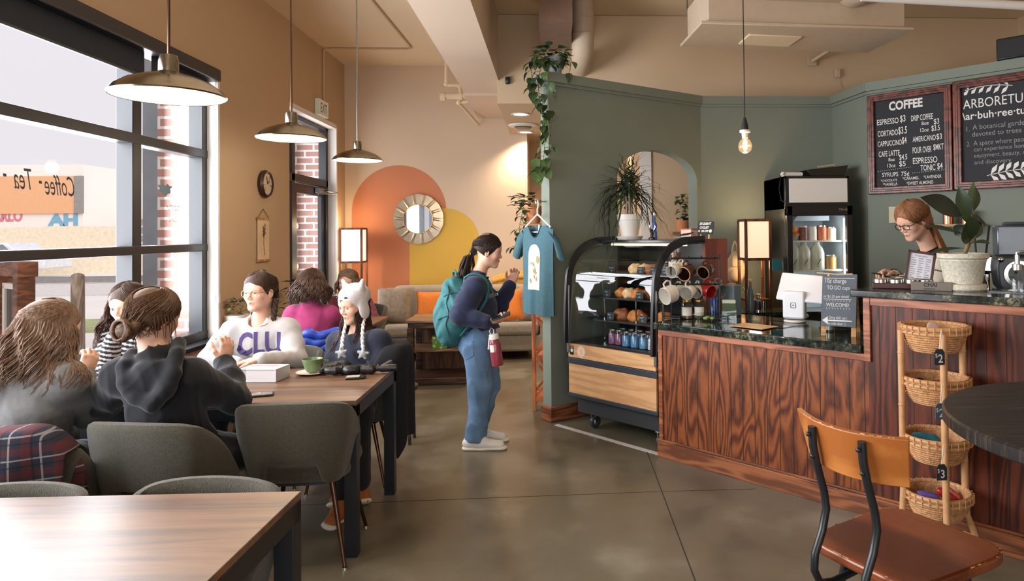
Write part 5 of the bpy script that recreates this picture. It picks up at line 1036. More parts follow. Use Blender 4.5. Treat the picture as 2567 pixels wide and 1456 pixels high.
# ================================================================ menu boards on the angled wall
TB = 2.385
def menu_sz(zx, zy, t=TB):
    px, py = zx / 4.282 + 2160, zy / 4.282 + 160
    d = MC.T @ np.array([(px - PPX) / FPX, (py - PPY) / FPX, 1.0]); o = np.array([0, 0, CAMZ]); n3 = np.array([*BN, 0]); q0 = np.array([*(BO + BN * t), 0])
    P = o + d * (((q0 - o) @ n3) / (d @ n3)); return float((P[:2] - BO) @ BU), float(P[2])
def board_frame(s0, s1, z0, z1, label):
    t_ = bthing('menu_board', label, 'menu board', 0, 0, 0, group='framed chalkboards on the sage wall')
    w = .062; fw = wood('frame_mahogany', (66, 26, 18), (116, 54, 38), (5, 5, 5), 5, 1.4, .35) if 'frame_mahogany' not in _M else _M['frame_mahogany']
    m = MB(); m.bx(s0 + w * .8, s1 - w * .8, TB + .004, TB + .03, z0 + w * .8, z1 - w * .8); m.build('chalkboard', mat('board_black', (36, 38, 44), .75, var=.15, vs_=5), t_)
    for (a0, a1, b0, b1) in ((s0, s0 + w, z0, z1), (s1 - w, s1, z0, z1)): m = MB(); m.bx(a0, a1, TB - .022, TB + .04, b0, b1); m.bx(a0 + w * .32, a1 - w * .32, TB - .026, TB, b0 + .02, b1 - .02); m.build('frame_side', fw, t_, bevel=.006)
    for (b0, b1) in ((z0, z0 + w), (z1 - w, z1)): m = MB(); m.bx(s0 + w * .5, s1 - w * .5, TB - .021, TB + .039, b0, b1); m.bx(s0 + .02, s1 - .02, TB - .025, TB, b0 + w * .32, b1 - w * .32); m.build('frame_rail', fw, t_, bevel=.006)
    return t_
b1_ = board_frame(.485, 1.182, 1.855, 2.735, 'framed chalkboard headed COFFEE with the list of drinks and prices')
b2_ = board_frame(1.190, 2.20, 1.860, 2.745, 'framed chalkboard headed ARBORETUM with the dictionary definition')
def fit(par, txt, xl, yb, xr, cap, off=.0, mt=None):
    mb = MB()
    s0, z0 = menu_sz(xl, yb); s1, _ = menu_sz(xr, yb); size = cap / 4.282 / FPX * 5.75 / .70
    vs_, fs = text_mesh(txt, 1.0, offset=off); X = [v[0] for v in vs_]; w = max(X) - min(X); k = (s1 - s0) / w * (.975 if par is b1_ else 1)
    if par is b1_: s0 = .553 + (s0 - .553) * .975
    F_ = frame((s0, TB + .0030, z0), (1, 0, 0), (0, 0, 1)); mb.add([((x - min(X)) * k, y * size, 0) for x, y, z in vs_], fs, 0, F_); mb.build('chalk_line', mt or chalkw, par)
fit(b1_, 'COFFEE', 295, 500, 668, 92, .035)
for a in (('ESPRESSO', 165, 660, 402, 62), ('$3', 418, 622, 478, 72), ('CORTADO', 172, 783, 395, 62), ('$3.5', 400, 752, 495, 78), ('CAPPUCCINO', 172, 890, 437, 58), ('$4', 440, 855, 490, 72), ('CAFE LATTE', 183, 1000, 415, 62), ('8oz', 290, 1045, 360, 36), ('$4.5', 410, 1030, 497, 58), ('12oz', 278, 1112, 368, 40), ('$5', 408, 1100, 480, 58), ('DRIP COFFEE', 540, 615, 782, 62), ('8oz', 655, 655, 735, 36), ('$3', 790, 645, 850, 58), ('12oz', 642, 730, 735, 40), ('$3.5', 765, 718, 858, 58), ('AMERICANO', 557, 838, 812, 58), ('$3', 820, 808, 880, 60), ('POUR OVER', 557, 960, 765, 66), ('$MKT', 785, 922, 900, 62), ('ESPRESSO', 560, 1074, 830, 66), ('TONIC', 643, 1147, 808, 62), ('$4', 828, 1127, 888, 66), ('SYRUPS', 220, 1215, 398, 48), ('75\u00a2', 430, 1203, 520, 48), ('*CHOCOLATE', 205, 1266, 385, 24), ('*CARAMEL', 445, 1247, 628, 32), ('*LAVENDER', 678, 1230, 875, 32), ('*VANILLA', 228, 1310, 390, 32), ('*SWEET ALMOND', 490, 1300, 785, 36)): fit(b1_, *a, off=.006)
m = MB()
for k in range(16):
    s, z = menu_sz(178 + k * 23, 1155 - k * 3.2); m.box((s, TB + .003, z), (.006, .001, .004))
for k in range(15):
    s, z = menu_sz(545 + k * 24, 1172 - k * 2.6); m.box((s, TB + .003, z), (.006, .001, .004))
m.build('dotted_line', chalkw, b1_)
fit(b2_, 'ARBORETUM', 1088, 487, 1838, 95, .0); fit(b2_, '\\ar\u00b7buh\u00b7ree\u00b7tum\\', 1080, 606, 1905, 75, .012); chf = mat('chalk_faint', (150, 150, 148), .9)
for a in (('1.', 1125, 725, 1160, 50), ('A botanical garden', 1190, 708, 1790, 52), ('devoted to trees', 1185, 782, 1716, 50), ('2.', 1128, 888, 1165, 50), ('A space where people', 1200, 878, 1830, 50), ('can experience home,', 1205, 940, 1815, 42), ('enjoyment, beauty, rest,', 1205, 1008, 1850, 44), ('and discovery', 1210, 1080, 1605, 44)): fit(b2_, *a, off=-.004, mt=chf)
m = MB()
def spray(mb, x0, y0, x1, y1, n, L, bend=0):
    s0, z0 = menu_sz(x0, y0); s1, z1 = menu_sz(x1, y1); a = np.array([s0, z0]); b = np.array([s1, z1]); d = (b - a) / np.linalg.norm(b - a); q = np.array([-d[1], d[0]])
    C_ = lambda f: a + (b - a) * f + q * bend * math.sin(PI * f)
    mb.tube([(C_(f)[0], TB + .002, C_(f)[1]) for f in np.linspace(0, 1, 9)], .003, 4)
    for k in range(n):
        f = (k + .5) / n; c = C_(f)
        for sg in (-1, 1):
            v = d * .62 + q * sg * .78; w = np.array([-v[1], v[0]]) * L * .17; tip = c + v * L * (1 - .35 * f); mid = c + v * L * .5
            P = [c, mid + w, tip, mid - w]; mb.add([(p[0], TB + .0026, p[1]) for p in P], [(0, 1, 2, 3)])
spray(m, 1620, 230, 1110, 285, 6, .085, -.02); m.build('leaf_drawing', chalkw, b2_); m = MB(); spray(m, 1345, 1200, 1830, 1120, 6, .10, .01); m.build('leaf_drawing', chalkw, b2_)
# ================================================================ basket stand
rattan = mat('rattan_pole', (206, 156, 108), .5, var=.14, vs_=18); wick = mat('wicker_weave', (200, 150, 102), .75, var=.35, vs_=46, bump=.7, bs=120)
bs_ = thing('basket_stand', 'four-tier rattan basket stand with price tags in front of the bar', 'basket stand', (1.837, 3.20, 0))
BZs = (1.075, .828, .552, .285)
for i, z in enumerate(BZs):
    prof = []
    for k in range(25):
        f = k / 24; r = .145 - .065 * f ** 2.0 if f < .85 else .145 - .065 * .7225 - (f - .85) * .5; prof.append((r + .0025 * math.cos(k * PI), -.135 * f ** .9 if f < .85 else -.135 * .864 - .004))
    prof = [(.145 - .012 - 0, 0)] + [(r, z_) for r, z_ in prof] + [(0, -.12)]
    inner = [(.136 - .07 * (k / 12) ** 2, -.115 * (k / 12)) for k in range(12, -1, -1)]
    m = MB(); m.lathe([(r, z + z_) for r, z_ in prof], 40); m.lathe([(0, z - .115)] + [(r, z + z_) for r, z_ in inner], 40); bo_ = m.build('basket', wick, bs_)
    m = MB(); m.tube([(.145 * math.cos(a), .145 * math.sin(a), z + .002) for a in np.linspace(0, 2 * PI, 41)[:-1]], .011, 8, closed=True); m.tube([(.148 * math.cos(a), .148 * math.sin(a), z - .022) for a in np.linspace(0, 2 * PI, 41)[:-1]], .008, 8, closed=True); m.build('rim', rattan, bo_)
    m = MB()
    for k in range(30): a = k * 2 * PI / 30; m.tube([(.157 * math.cos(a), .157 * math.sin(a), z - .026), (.158 * math.cos(a), .158 * math.sin(a), z + .01), (.132 * math.cos(a), .132 * math.sin(a), z + .006)], .0028, 4)
    tag(m.build('binding', mat('binding_tan', (206, 158, 104), .7), bo_), kind='stuff')
for (a, foot) in ((R(172), 0), (R(254), 0), (R(8), 1)):
    x, y = .155 * math.cos(a), .155 * math.sin(a)
    m = MB(); m.tube([(x, y, 1.06), (x, y, .30), (x * 1.05, y * 1.05, .16), (x * 1.5, y * 1.5, 0.0)] if foot or True else [], .0155, 12)
    for z in (.95, .70, .42): m.lathe([(.0155, z - .006), (.0178, z), (.0155, z + .006)], 12, 0, Matrix.Translation((x, y, 0)))
    m.build('pole', rattan, bs_)
tagm = mat('slate_tag', (36, 42, 46), .7, var=.05); tagb = mat('blue_slate_tag', (72, 92, 112), .7, var=.2, vs_=30)
for (z, tx, tm) in ((1.075, '2', tagm), (.828, '2', tagb), (.552, '3', tagm)):
    xx = .155 * math.cos(R(254)) - .032; yy = .155 * math.sin(R(254)) - .022
    m = MB(); m.prism([(-.021, -.085), (.021, -.085), (.024, -.08), (.024, -.028), (.013, -.012), (-.013, -.012), (-.024, -.028), (-.024, -.08)], 0, .003, 0, frame((xx, yy, z - .065), (1, 0, 0), (0, 0, 1))); tg = m.build('price_tag', tm, bs_)
    m = MB(); F_ = frame((xx, yy - .0035, z - .065), (1, 0, 0), (0, 0, 1)); put_text(m, tx, .052, Matrix.Translation((xx - .008, yy - .0035, z - .138)) @ frame((0, 0, 0), (1, 0, 0), (0, 0, 1)), 0, .9, offset=.0008); put_text(m, '$', .026, Matrix.Translation((xx - .022, yy - .0035, z - .115)) @ frame((0, 0, 0), (1, 0, 0), (0, 0, 1)), 0, .9); m.build('lettering', chalkw, tg)
    m = MB(); m.tube([(xx, yy, z - .08), (xx + .004, yy - .004, z - .04), (xx + .012, yy + .0, z + .006)], .0028, 6); m.build('string', mat('string_white', (210, 202, 186), .8), tg)
def packet(x, y, z, sx, sy, sz, rot, col, label):
    m = MB(); m.ball((0, 0, 0), (sx, sy, sz), 14, 8); m.v = [(math.copysign(abs(a / sx) ** .5, a) * sx, math.copysign(abs(b / sy) ** .6, b) * sy, c) for a, b, c in m.v]
    o = m.build('snack_packet', col, loc=(1.837 + x, 3.20 + y, z)); o.rotation_euler = rot; tag(o, label, 'snack')
packet(-.04, .02, .515, .075, .012, .045, (R(-25), R(8), R(-8)), mat('teal_wrapper', (52, 142, 168), .3, var=.4, vs_=30), 'teal snack packet in the third basket from the top')
packet(-.045, .0, .262, .055, .022, .022, (0, R(10), R(-12)), mat('violet_wrapper', (120, 104, 190), .3, var=.15), 'violet wrapped bar in the lowest basket')
packet(.05, .01, .262, .045, .018, .02, (0, R(30), R(-30)), mat('red_wrapper', (170, 44, 36), .3, var=.2), 'red wrapped bar in the lowest basket, left of two')
packet(.088, .02, .262, .04, .016, .02, (0, R(35), R(-40)), mat('red_white_wrapper', (192, 90, 84), .3, var=.5, vs_=60), 'red and white wrapped bar in the lowest basket, right of two')
packet(.04, .08, 1.058, .03, .008, .025, (R(-20), R(10), 0), mat('pink_white_wrapper', (230, 206, 204), .4, var=.1), 'white and pink packet in the top basket')
packet(-.05, .05, .80, .02, .02, .02, (0, 0, 0), mat('navy_wrapper', (30, 36, 72), .4), 'navy packet in the second basket from the top, on the left')
packet(.05, .04, .785, .05, .03, .02, (0, 0, 0), mat('crimson_wrapper', (140, 48, 44), .4), 'crimson packet in the second basket from the top')
# ================================================================ bar stool and round table
stw = wood('stool_seat_wood', (92, 40, 18), (142, 72, 36), (1.2, 3, 3), 3, 1.2, .35, .5, .3, .3); stb = wood('stool_back_wood', (164, 94, 40), (204, 132, 66), (1.2, 3, 3), 3, 1.2, .38, .5, .3, .2)
worn = mat('worn_edge', (206, 160, 104), .5, var=.3, vs_=40); iron = mat('black_iron', (30, 32, 34), .35, var=.05)
so = thing('bar_stool', 'bar stool with worn brown wooden seat and curved wooden back on black metal rods', 'bar stool', (1.035, 1.985, 0), R(-63))
P = []
for k in range(32):
    a = 2 * PI * k / 32; e = .38; x = .195 * math.copysign(abs(math.cos(a)) ** e, math.cos(a)); y = .225 * math.copysign(abs(math.sin(a)) ** e, math.sin(a)); P.append((x * (1 + .05 * y / .225), y))
m = MB(); m.prism(P, .588, .62); m.build('seat', stw, so, bevel=.009, seg=3)
m = MB(); rr = random.Random(5)
for k in range(34):
    j = rr.randrange(32); f0 = rr.random() * .7; f1 = f0 + .08 + .25 * rr.random(); a, b = np.array(P[j]), np.array(P[(j + 1) % 32]); p0, p1 = a + (b - a) * f0, a + (b - a) * min(f1, 1)
    q0, q1 = p0 * .985, p1 * .985; m.bar((q0[0], q0[1], .6185), (q1[0], q1[1], .6185), .002, .002)
tag(m.build('worn_edge', worn, so), kind='stuff')
G = np.zeros((17, 7, 3))
for i in range(17):
    u = -1 + i / 8
    for j in range(7): v = j / 6; G[i, j] = ((.165 + .02 * v) * u, -.255 - .03 * v - .0 + .055 * u * u, .868 + .135 * v + .006 * u * u)
m = MB(); m.grid(G, thick=.016); m.build('backrest', stb, so, bevel=.003)
m = MB()
for k in range(12):
    i = rr.randrange(15); a, b = G[i, 6], G[i + 1, 6]; f = rr.random() * .5; p, q = a + (b - a) * f, a + (b - a) * (f + .5); m.bar(tuple(p + (0, -.006, -.0005)), tuple(q + (0, -.006, -.0005)), .0015, .002)
tag(m.build('worn_edge', worn, so), kind='stuff')
for x in (-.085, .085):
    m = MB(); m.tube([(x, -.287, .985), (x, -.283, .93), (x, -.266, .865), (x, -.24, .79), (x, -.232, .74), (x, -.25, .68), (x, -.282, .62), (x, -.286, .575), (x, -.262, .532), (x, -.21, .522), (x, -.10, .53), (x, .10, .555)], [.0115, .012] + [.0115] * 10, 12); rd = m.build('back_rod', iron, so)
    for z, y in ((.965, -.303), (.90, -.288)): m = MB(); m.ball((x, y, z), (.007, .005, .007), 10, 6); m.build('bolt', iron, rd)
m = MB(); m.bx(-.12, .12, -.14, .14, .545, .587); m.build('seat_bracket', iron, so, bevel=.004)
for sx in (-1, 1):
    for sy in (-1, 1): m = MB(); m.tube([(sx * .11, sy * .12, .56), (sx * .19, sy * .20, 0)], .012, 10); m.build('leg', iron, so)
m = MB(); m.tube([(.168 * math.cos(a) , .175 * math.sin(a), .20) for a in np.linspace(0, 2 * PI, 33)[:-1]], .009, 8, closed=True); m.build('foot_ring', iron, so)
def blackwood():
    m, t, p, N = nt('black_table_wood'); L = t.links.new; tc = N('ShaderNodeTexCoord'); mp = N('ShaderNodeMapping'); mp.inputs['Scale'].default_value = (1.2, 24, 1); mp.inputs['Rotation'].default_value = (0, 0, .12); L(tc.outputs['Object'], mp.inputs[0])
    n = N('ShaderNodeTexNoise', i_Scale=3, i_Detail=8, i_Roughness=.75); L(mp.outputs[0], n.inputs['Vector']); cr = N('ShaderNodeValToRGB'); e = cr.color_ramp.elements; e[0].position = .50; e[0].color = lin((30, 27, 26)); e[1].position = .72; e[1].color = lin((96, 80, 62)); L(n.outputs['Fac'], cr.inputs[0]); L(cr.outputs[0], p.inputs['Base Color'])
    p.inputs['Roughness'].default_value = .42; b = N('ShaderNodeBump'); b.inputs['Strength'].default_value = .2; b.inputs['Distance'].default_value = .002; L(n.outputs['Fac'], b.inputs['Height']); L(b.outputs[0], p.inputs['Normal']); return m
bw = blackwood()
rt = thing('round_table', 'round black wooden pub table at the right edge of the frame', 'table', (1.755, 1.865, 0))
m = MB(); m.lathe([(0, .935), (.565, .935), (.575, .942), (.575, .974), (.568, .98), (0, .98)], 96); m.build('tabletop', bw, rt, angle=30)
for k in range(4):
    a = R(42 + 90 * k); m = MB(); m.bar((.30 * math.cos(a), .30 * math.sin(a), .934), (.34 * math.cos(a), .34 * math.sin(a), 0), .055, .055, up=(math.cos(a), math.sin(a), 0)); m.build('leg', bw, rt, bevel=.004)
for k in range(2):
    a = R(42 + 90 * k); m = MB(); c_, s_ = math.cos(a), math.sin(a); m.bar((-.40 * c_, -.40 * s_, .905), (.40 * c_, .40 * s_, .905), .05, .055); m.tube([(-.33 * c_, -.33 * s_, .68), (-.27 * c_, -.27 * s_, .80), (-.12 * c_, -.12 * s_, .88), (.12 * c_, .12 * s_, .88), (.27 * c_, .27 * s_, .80), (.33 * c_, .33 * s_, .68)], .016, 8); m.build('brace', bw, rt)
# ================================================================ plants
def leafmat(n, c, var=.3, rough=.38): return mat(n, c, rough, var=var, vs_=9, spec=.4)
pothos_m = leafmat('pothos_green', (48, 66, 38)); pothos_l = leafmat('pothos_light', (80, 102, 58)); drac = leafmat('dracaena_green', (44, 56, 36)); rub = leafmat('rubber_leaf', (58, 74, 50), .2, .28); stemm = mat('green_stem', (92, 104, 58), .6); darkp = leafmat('dark_leaf', (34, 46, 36))
soil = mat('soil', (48, 38, 30), .95, var=.4, vs_=60)
def leaf(mb, base, d, L, w, up=(0, 0, 1), droop=.3, shape='heart', mi=0):
    d = Vector(d).normalized(); up = Vector(up); x = d.cross(up); x = x.normalized() if x.length > 1e-3 else Vector((1, 0, 0)); n = x.cross(d)
    prof = {'heart': (.0, .8, 1.0, .82, .45, 0), 'oval': (.05, .62, .95, 1.0, .66, 0), 'ivy': (.1, 1.0, .8, .5, .3, 0)}[shape]
    vs_ = []
    for i, p in enumerate(prof):
        f = i / 5; c = Vector(base) + d * (L * (f - (.12 if shape == 'heart' and i in (1,) else 0))) - n * (droop * L * f * f)
        vs_ += [c - x * (w * .5 * p) + n * (.12 * w * p), c, c + x * (w * .5 * p) + n * (.12 * w * p)]
    mb.add(vs_, [(3 * i + j, 3 * i + j + 1, 3 * i + j + 4, 3 * i + j + 3) for i in range(5) for j in range(2)], mi)
PR_ = random.Random(11)
def vine(mb, pts, n, L, shape='heart', rs=.003):
    pts = [Vector(p) for p in pts]; mb.tube(pts, rs, 5, 1)
    seg = [(b - a).length for a, b in zip(pts, pts[1:])]; T = sum(seg)
    for k in range(n):
        d = T * (k + .5) / n; i = 0
        while i < len(seg) - 1 and d > seg[i]: d -= seg[i]; i += 1
        c = pts[i].lerp(pts[i + 1], min(d / seg[i], 1)); a = PR_.uniform(0, 6.28); v = Vector((math.cos(a), math.sin(a), PR_.uniform(-.9, .1)))
        s = L * PR_.uniform(.7, 1.2); mb.tube([c, c + v * .04], .0018, 4, 1); leaf(mb, c + v * .035, v + Vector((0, 0, -.6)), s, s * .82, (v.x * .7 , v.y * .7, 1), PR_.uniform(.1, .5), shape, 0 if PR_.random() < .75 else 2)
p0_ = np.array(PA); ab_d = np.array([.8316, .5553]); ab_n = np.array([-.5553, .8316])
# trailing pothos on the partition cap
c = p0_ + ab_d * .10 + ab_n * .055
t_ = thing('trailing_plant', 'trailing plant in a pale pot atop the sage partition, vines hanging down the column', 'plant', (c[0], c[1], 2.8625))
m = MB(); m.lathe([(0, 0), (.055, 0), (.075, .13), (.08, .13), (.08, .15), (.07, .15), (.068, .12), (0, .12)], 24); m.build('pot', mat('grey_white_pot', (150, 154, 154), .4), t_)
m = MB(); e = Vector((-.9, -.44, 0))
for k in range(52):
    a = PR_.uniform(0, 6.28); r_ = PR_.uniform(.02, .12); v = Vector((math.cos(a), math.sin(a), PR_.uniform(-.2, .8))); b_ = Vector((r_ * math.cos(a) - .035, r_ * math.sin(a) - .01, .14 + PR_.uniform(-.05, .10))); s = PR_.uniform(.06, .10); leaf(m, b_, v, s, s * .85, (0, 0, 1), .4, 'heart', 0 if PR_.random() < .85 else 2)
W2 = lambda px, py, Y: Vector(at(px, py, Y)) - Vector((c[0], c[1], 2.8625))
for pts, n in (([(0, 0, .13), W2(1362, 150, 5.6), W2(1348, 200, 5.58), W2(1352, 245, 5.57), W2(1362, 300, 5.57), W2(1366, 360, 5.57), W2(1362, 405, 5.57), W2(1352, 432, 5.57)], 34), ([(0, 0, .13), W2(1345, 140, 5.6), W2(1332, 175, 5.6), W2(1335, 215, 5.6), W2(1345, 240, 5.6)], 20), ([(0, 0, .13), W2(1372, 160, 5.56), W2(1375, 230, 5.53), W2(1372, 290, 5.52), W2(1378, 345, 5.52), W2(1374, 400, 5.52)], 18), ([(0, 0, .14), W2(1415, 125, 5.6), W2(1432, 150, 5.6), W2(1428, 180, 5.6)], 6)): vine(m, pts, n, .085)
for k in range(9): b_ = W2(PR_.uniform(1335, 1368), PR_.uniform(395, 440), 5.57); leaf(m, b_, (PR_.uniform(-.6, .6), -.4, -.7), .105, .085, (0, -1, .3), .2, 'heart', 2)
m.build('foliage', [pothos_m, stemm, pothos_l], t_, angle=80)
# pothos in terracotta on a small bracket shelf behind the column
c2 = at(1337, 560, 6.0)
t_ = thing('potted_plant', 'leafy trailing plant in a terracotta pot on a small wooden shelf behind the hanging shirt', 'plant', tuple(c2))
terra = mat('terracotta', (196, 128, 84), .8, var=.08)
m = MB(); m.lathe([(0, 0), (.055, 0), (.08, .12), (.088, .12), (.09, .15), (.075, .15), (.07, .12), (0, .12)], 24); m.build('pot', terra, t_)
m = MB()
for k in range(46):
    a = PR_.uniform(0, 6.28); r_ = PR_.uniform(.02, .13); v = Vector((math.cos(a), math.sin(a), PR_.uniform(-.1, .8))); b_ = Vector((r_ * math.cos(a) - .05, r_ * math.sin(a), .15 + PR_.uniform(-.03, .10))); s = PR_.uniform(.05, .085); leaf(m, b_, v, s, s * .85, (0, 0, 1), .4, 'heart', 0 if PR_.random() < .6 else 2)
V2 = lambda px, py: Vector(at(px, py, 5.95)) - Vector(c2)
for pts, n in (([(0, 0, .14), V2(1312, 520), V2(1303, 560), V2(1302, 600), V2(1290, 625)], 20), ([(0, 0, .14), V2(1322, 530), V2(1318, 580), V2(1312, 610), V2(1284, 618)], 16), ([(0, 0, .14), V2(1330, 540), V2(1330, 600), V2(1316, 625)], 10)): vine(m, pts, n, .06)
m.build('foliage', [pothos_m, stemm, pothos_l], t_, angle=80)
m = MB(); m.bx(-.10, .16, -.10, .12, -.02, -.0008); m.bx(.02, .035, -.02, .0, -.14, -.02); o = m.build('bracket_shelf', lw, loc=tuple(c2)); tag(o, 'small wooden bracket shelf under the terracotta pot behind the column', 'shelf')
# dracaena on the display case
c3 = bar_pt(-.83, .64, CT)
t_ = thing('spiky_plant', 'spiky narrow-leaved plant in a white pot on top of the display case', 'plant', c3)
m = MB(); m.lathe([(0, 0), (.10, 0), (.115, .025), (.11, .028), (.08, .02)], 28); m.build('saucer', white, t_); m = MB(); m.lathe([(0, .021), (.07, .021), (.095, .165), (.105, .165), (.107, .21), (.095, .21), (.09, .17), (0, .17)], 28); m.build('pot', white, t_); m = MB(); m.lathe([(0, .185), (.09, .178)], 20); m.build('soil', soil, t_)
for k, (x, y) in enumerate(((-.02, 0), (.02, .01), (.0, -.02))): m = MB(); m.tube([(x, y, .17), (x * 1.2, y * 1.2, .32), (x * 1.6, y * 1.4, .42 + .03 * k)], .009, 7); m.build('stem', mat('grey_stem', (150, 138, 120), .8, var=.2, vs_=60), t_)
m = MB()
for k in range(150):
    a = PR_.uniform(0, 6.28); el = PR_.uniform(-.15, 1.35); L = PR_.uniform(.30, .50); h0 = PR_.uniform(.34, .48); d = Vector((math.cos(a) * math.cos(el), math.sin(a) * math.cos(el), math.sin(el))); n = 9; drp = PR_.uniform(.45, 1.5) * L * (1.25 - el / 1.4)
    if d.y * .67 + d.x * .74 > .6 and el < .6: L *= .8
    pts = [Vector((PR_.uniform(-.03, .03), 0, h0)) + d * (L * f) + Vector((0, 0, -drp * f * f)) for f in np.linspace(0, 1, n)]; pts = [q + Vector((.5553, -.8316, 0)) * max(0, .012 - ((q.x + c3[0] - PA[0]) * .5553 - (q.y + c3[1] - PA[1]) * .8316)) if (q.x + c3[0] - PA[0]) * .8316 + (q.y + c3[1] - PA[1]) * .5553 < .72 else q for q in pts]
    x = d.cross(Vector((0, 0, 1))); x = x.normalized() if x.length > .05 else Vector((1, 0, 0)); wd = PR_.uniform(.006, .010)
    vs_ = []
    for i, p in enumerate(pts): w = wd * (1 - (i / (n - 1)) ** 2) + .0005; vs_ += [p - x * w + Vector((0, 0, w * .4)), p, p + x * w + Vector((0, 0, w * .4))]
    m.add(vs_, [(3 * i + j, 3 * i + j + 1, 3 * i + j + 4, 3 * i + j + 3) for i in range(n - 1) for j in range(2)])
m.build('foliage', drac, t_, angle=80)
t_ = bthing('blue_bottle', 'slim blue bottle behind the spiky plant on the display case', 'bottle', -.64, .74, CT); m = MB(); m.lathe([(0, 0), (.022, 0), (.022, .12), (.009, .15), (.009, .20), (0, .20)], 16); m.build('bottle', mat('cobalt', (50, 92, 170), .15), t_); m = MB(); m.lathe([(0, .2), (.011, .2), (.011, .22), (0, .22)], 12); m.build('stopper', silver, t_)
t_ = bthing('bronze_ornament', 'small dark bronze ornament on the display case right of the spiky plant', 'ornament', -.60, .66, CT); m = MB(); m.lathe([(0, 0), (.03, 0), (.03, .012), (.012, .02), (.014, .05), (.02, .07), (0, .09)], 16); m.build('base', mat('bronze', (70, 52, 38), .3, .6), t_)
m = MB(); m.tube([(.01, 0, .06), (.035, 0, .10), (.02, 0, .14)], [.010, .008, .003], 8); m.tube([(-.01, 0, .06), (-.03, 0, .09), (-.02, 0, .12)], [.010, .008, .003], 8); m.build('horns', chrome, t_)
# plant seen through the arch
c4 = at(1712, 540, 8.25); t_ = thing('hanging_plant', 'leafy plant seen through the arch in the sage partition', 'plant', tuple(c4))
m = MB()
for k in range(40): a = PR_.uniform(0, 6.28); b_ = Vector((PR_.uniform(-.05, .05), PR_.uniform(-.05, .05), PR_.uniform(-.05, .26))); s = PR_.uniform(.06, .10); leaf(m, b_, (math.cos(a), math.sin(a), PR_.uniform(-.6, .3)), s, s * .8, (0, 0, 1), .4, 'heart', 0 if PR_.random() < .6 else 2)
m.tube([(0, 0, -.05), (0, 0, .25)], .004, 5, 1); m.build('foliage', [pothos_m, stemm, pothos_l], t_, angle=80)
m = MB(); m.lathe([(0, -.20), (.07, -.20), (.09, -.06), (.08, -.06), (0, -.08)], 20); m.build('pot', terra, t_)
m = MB(); m.bx(-.15, .3, -.12, .14, -.23, -.2008); o = m.build('bracket_shelf', lw, loc=tuple(c4)); tag(o, 'small wooden shelf under the plant seen through the arch', 'shelf')
# rubber plant on the ledge
c5 = bar_pt(1.855, .26, UT)
stone = mat('speckled_stone_pot', (206, 200, 180), .85, var=.22, vs_=70, bump=.3, bs=90)
t_ = thing('rubber_plant', 'broad-leaved rubber plant in a pale stone pot on the raised ledge of the bar', 'plant', c5)
m = MB(); m.lathe([(0, 0), (.105, 0), (.112, .008), (.108, .034), (.09, .036)], 40); m.build('saucer', stone, t_)
m = MB(); m.lathe([(0, .03), (.086, .03), (.09, .045), (.110, .155), (.112, .157), (.112, .163), (.118, .167), (.124, .172), (.124, .195), (.112, .195), (.108, .165), (0, .165)], 40); m.build('pot', stone, t_); m = MB(); m.lathe([(0, .175), (.11, .172)], 24); m.build('soil', soil, t_)
W5 = lambda px, py, Y=None: Vector(at(px, py, c5[1] if Y is None else Y)) - Vector(c5)
m = MB(); m.tube([(.0, .0, .16), W5(2424, 620), W5(2432, 570), W5(2436, 500)], [.011, .009, .007, .004], 8); m.tube([(.01, .01, .16), W5(2432, 610), W5(2445, 590)], .006, 6); m.build('stem', mat('tan_stem', (140, 110, 66), .6), t_)
m = MB()
y5 = c5[1]
for (ax_, ay_, bY), (tpx, tpy, tY), w, up, mi in (((2412, 540, y5 - .03), (2322, 490, y5 - .14), .115, (0, -1, .35), 1), ((2425, 560, y5 - .02), (2408, 468, y5 - .06), .085, (-.3, -1, .2), 0), ((2436, 530, y5 - .01), (2434, 450, y5 + .06), .05, (-1, -.4, .2), 0), ((2440, 530, y5), (2452, 468, y5 - .02), .075, (.5, -1, .1), 0),
    ((2420, 590, y5 - .03), (2322, 555, y5 - .08), .07, (.1, -.5, 1), 0), ((2422, 612, y5 - .05), (2438, 545, y5 - .16), .125, (.1, -1, .15), 0), ((2430, 600, y5), (2462, 545, y5 + .05), .09, (.4, -1, .4), 0), ((2430, 610, y5 - .02), (2482, 605, y5 - .10), .085, (.2, -.6, 1), 0), ((2418, 622, y5 - .03), (2330, 622, y5 - .12), .045, (0, -.3, 1), 0), ((2424, 565, y5), (2392, 590, y5 + .05), .08, (-.3, -1, .3), 1), ((2430, 545, y5 + .02), (2480, 555, y5 + .1), .07, (.3, -.7, .6), 1)):
    b_, tp = W5(ax_, ay_, bY), W5(tpx, tpy, tY); d = tp - b_; leaf(m, b_, d, d.length, w, up, .12, 'oval', mi)
m.build('foliage', [rub, darkp], t_, angle=80, sub=1)
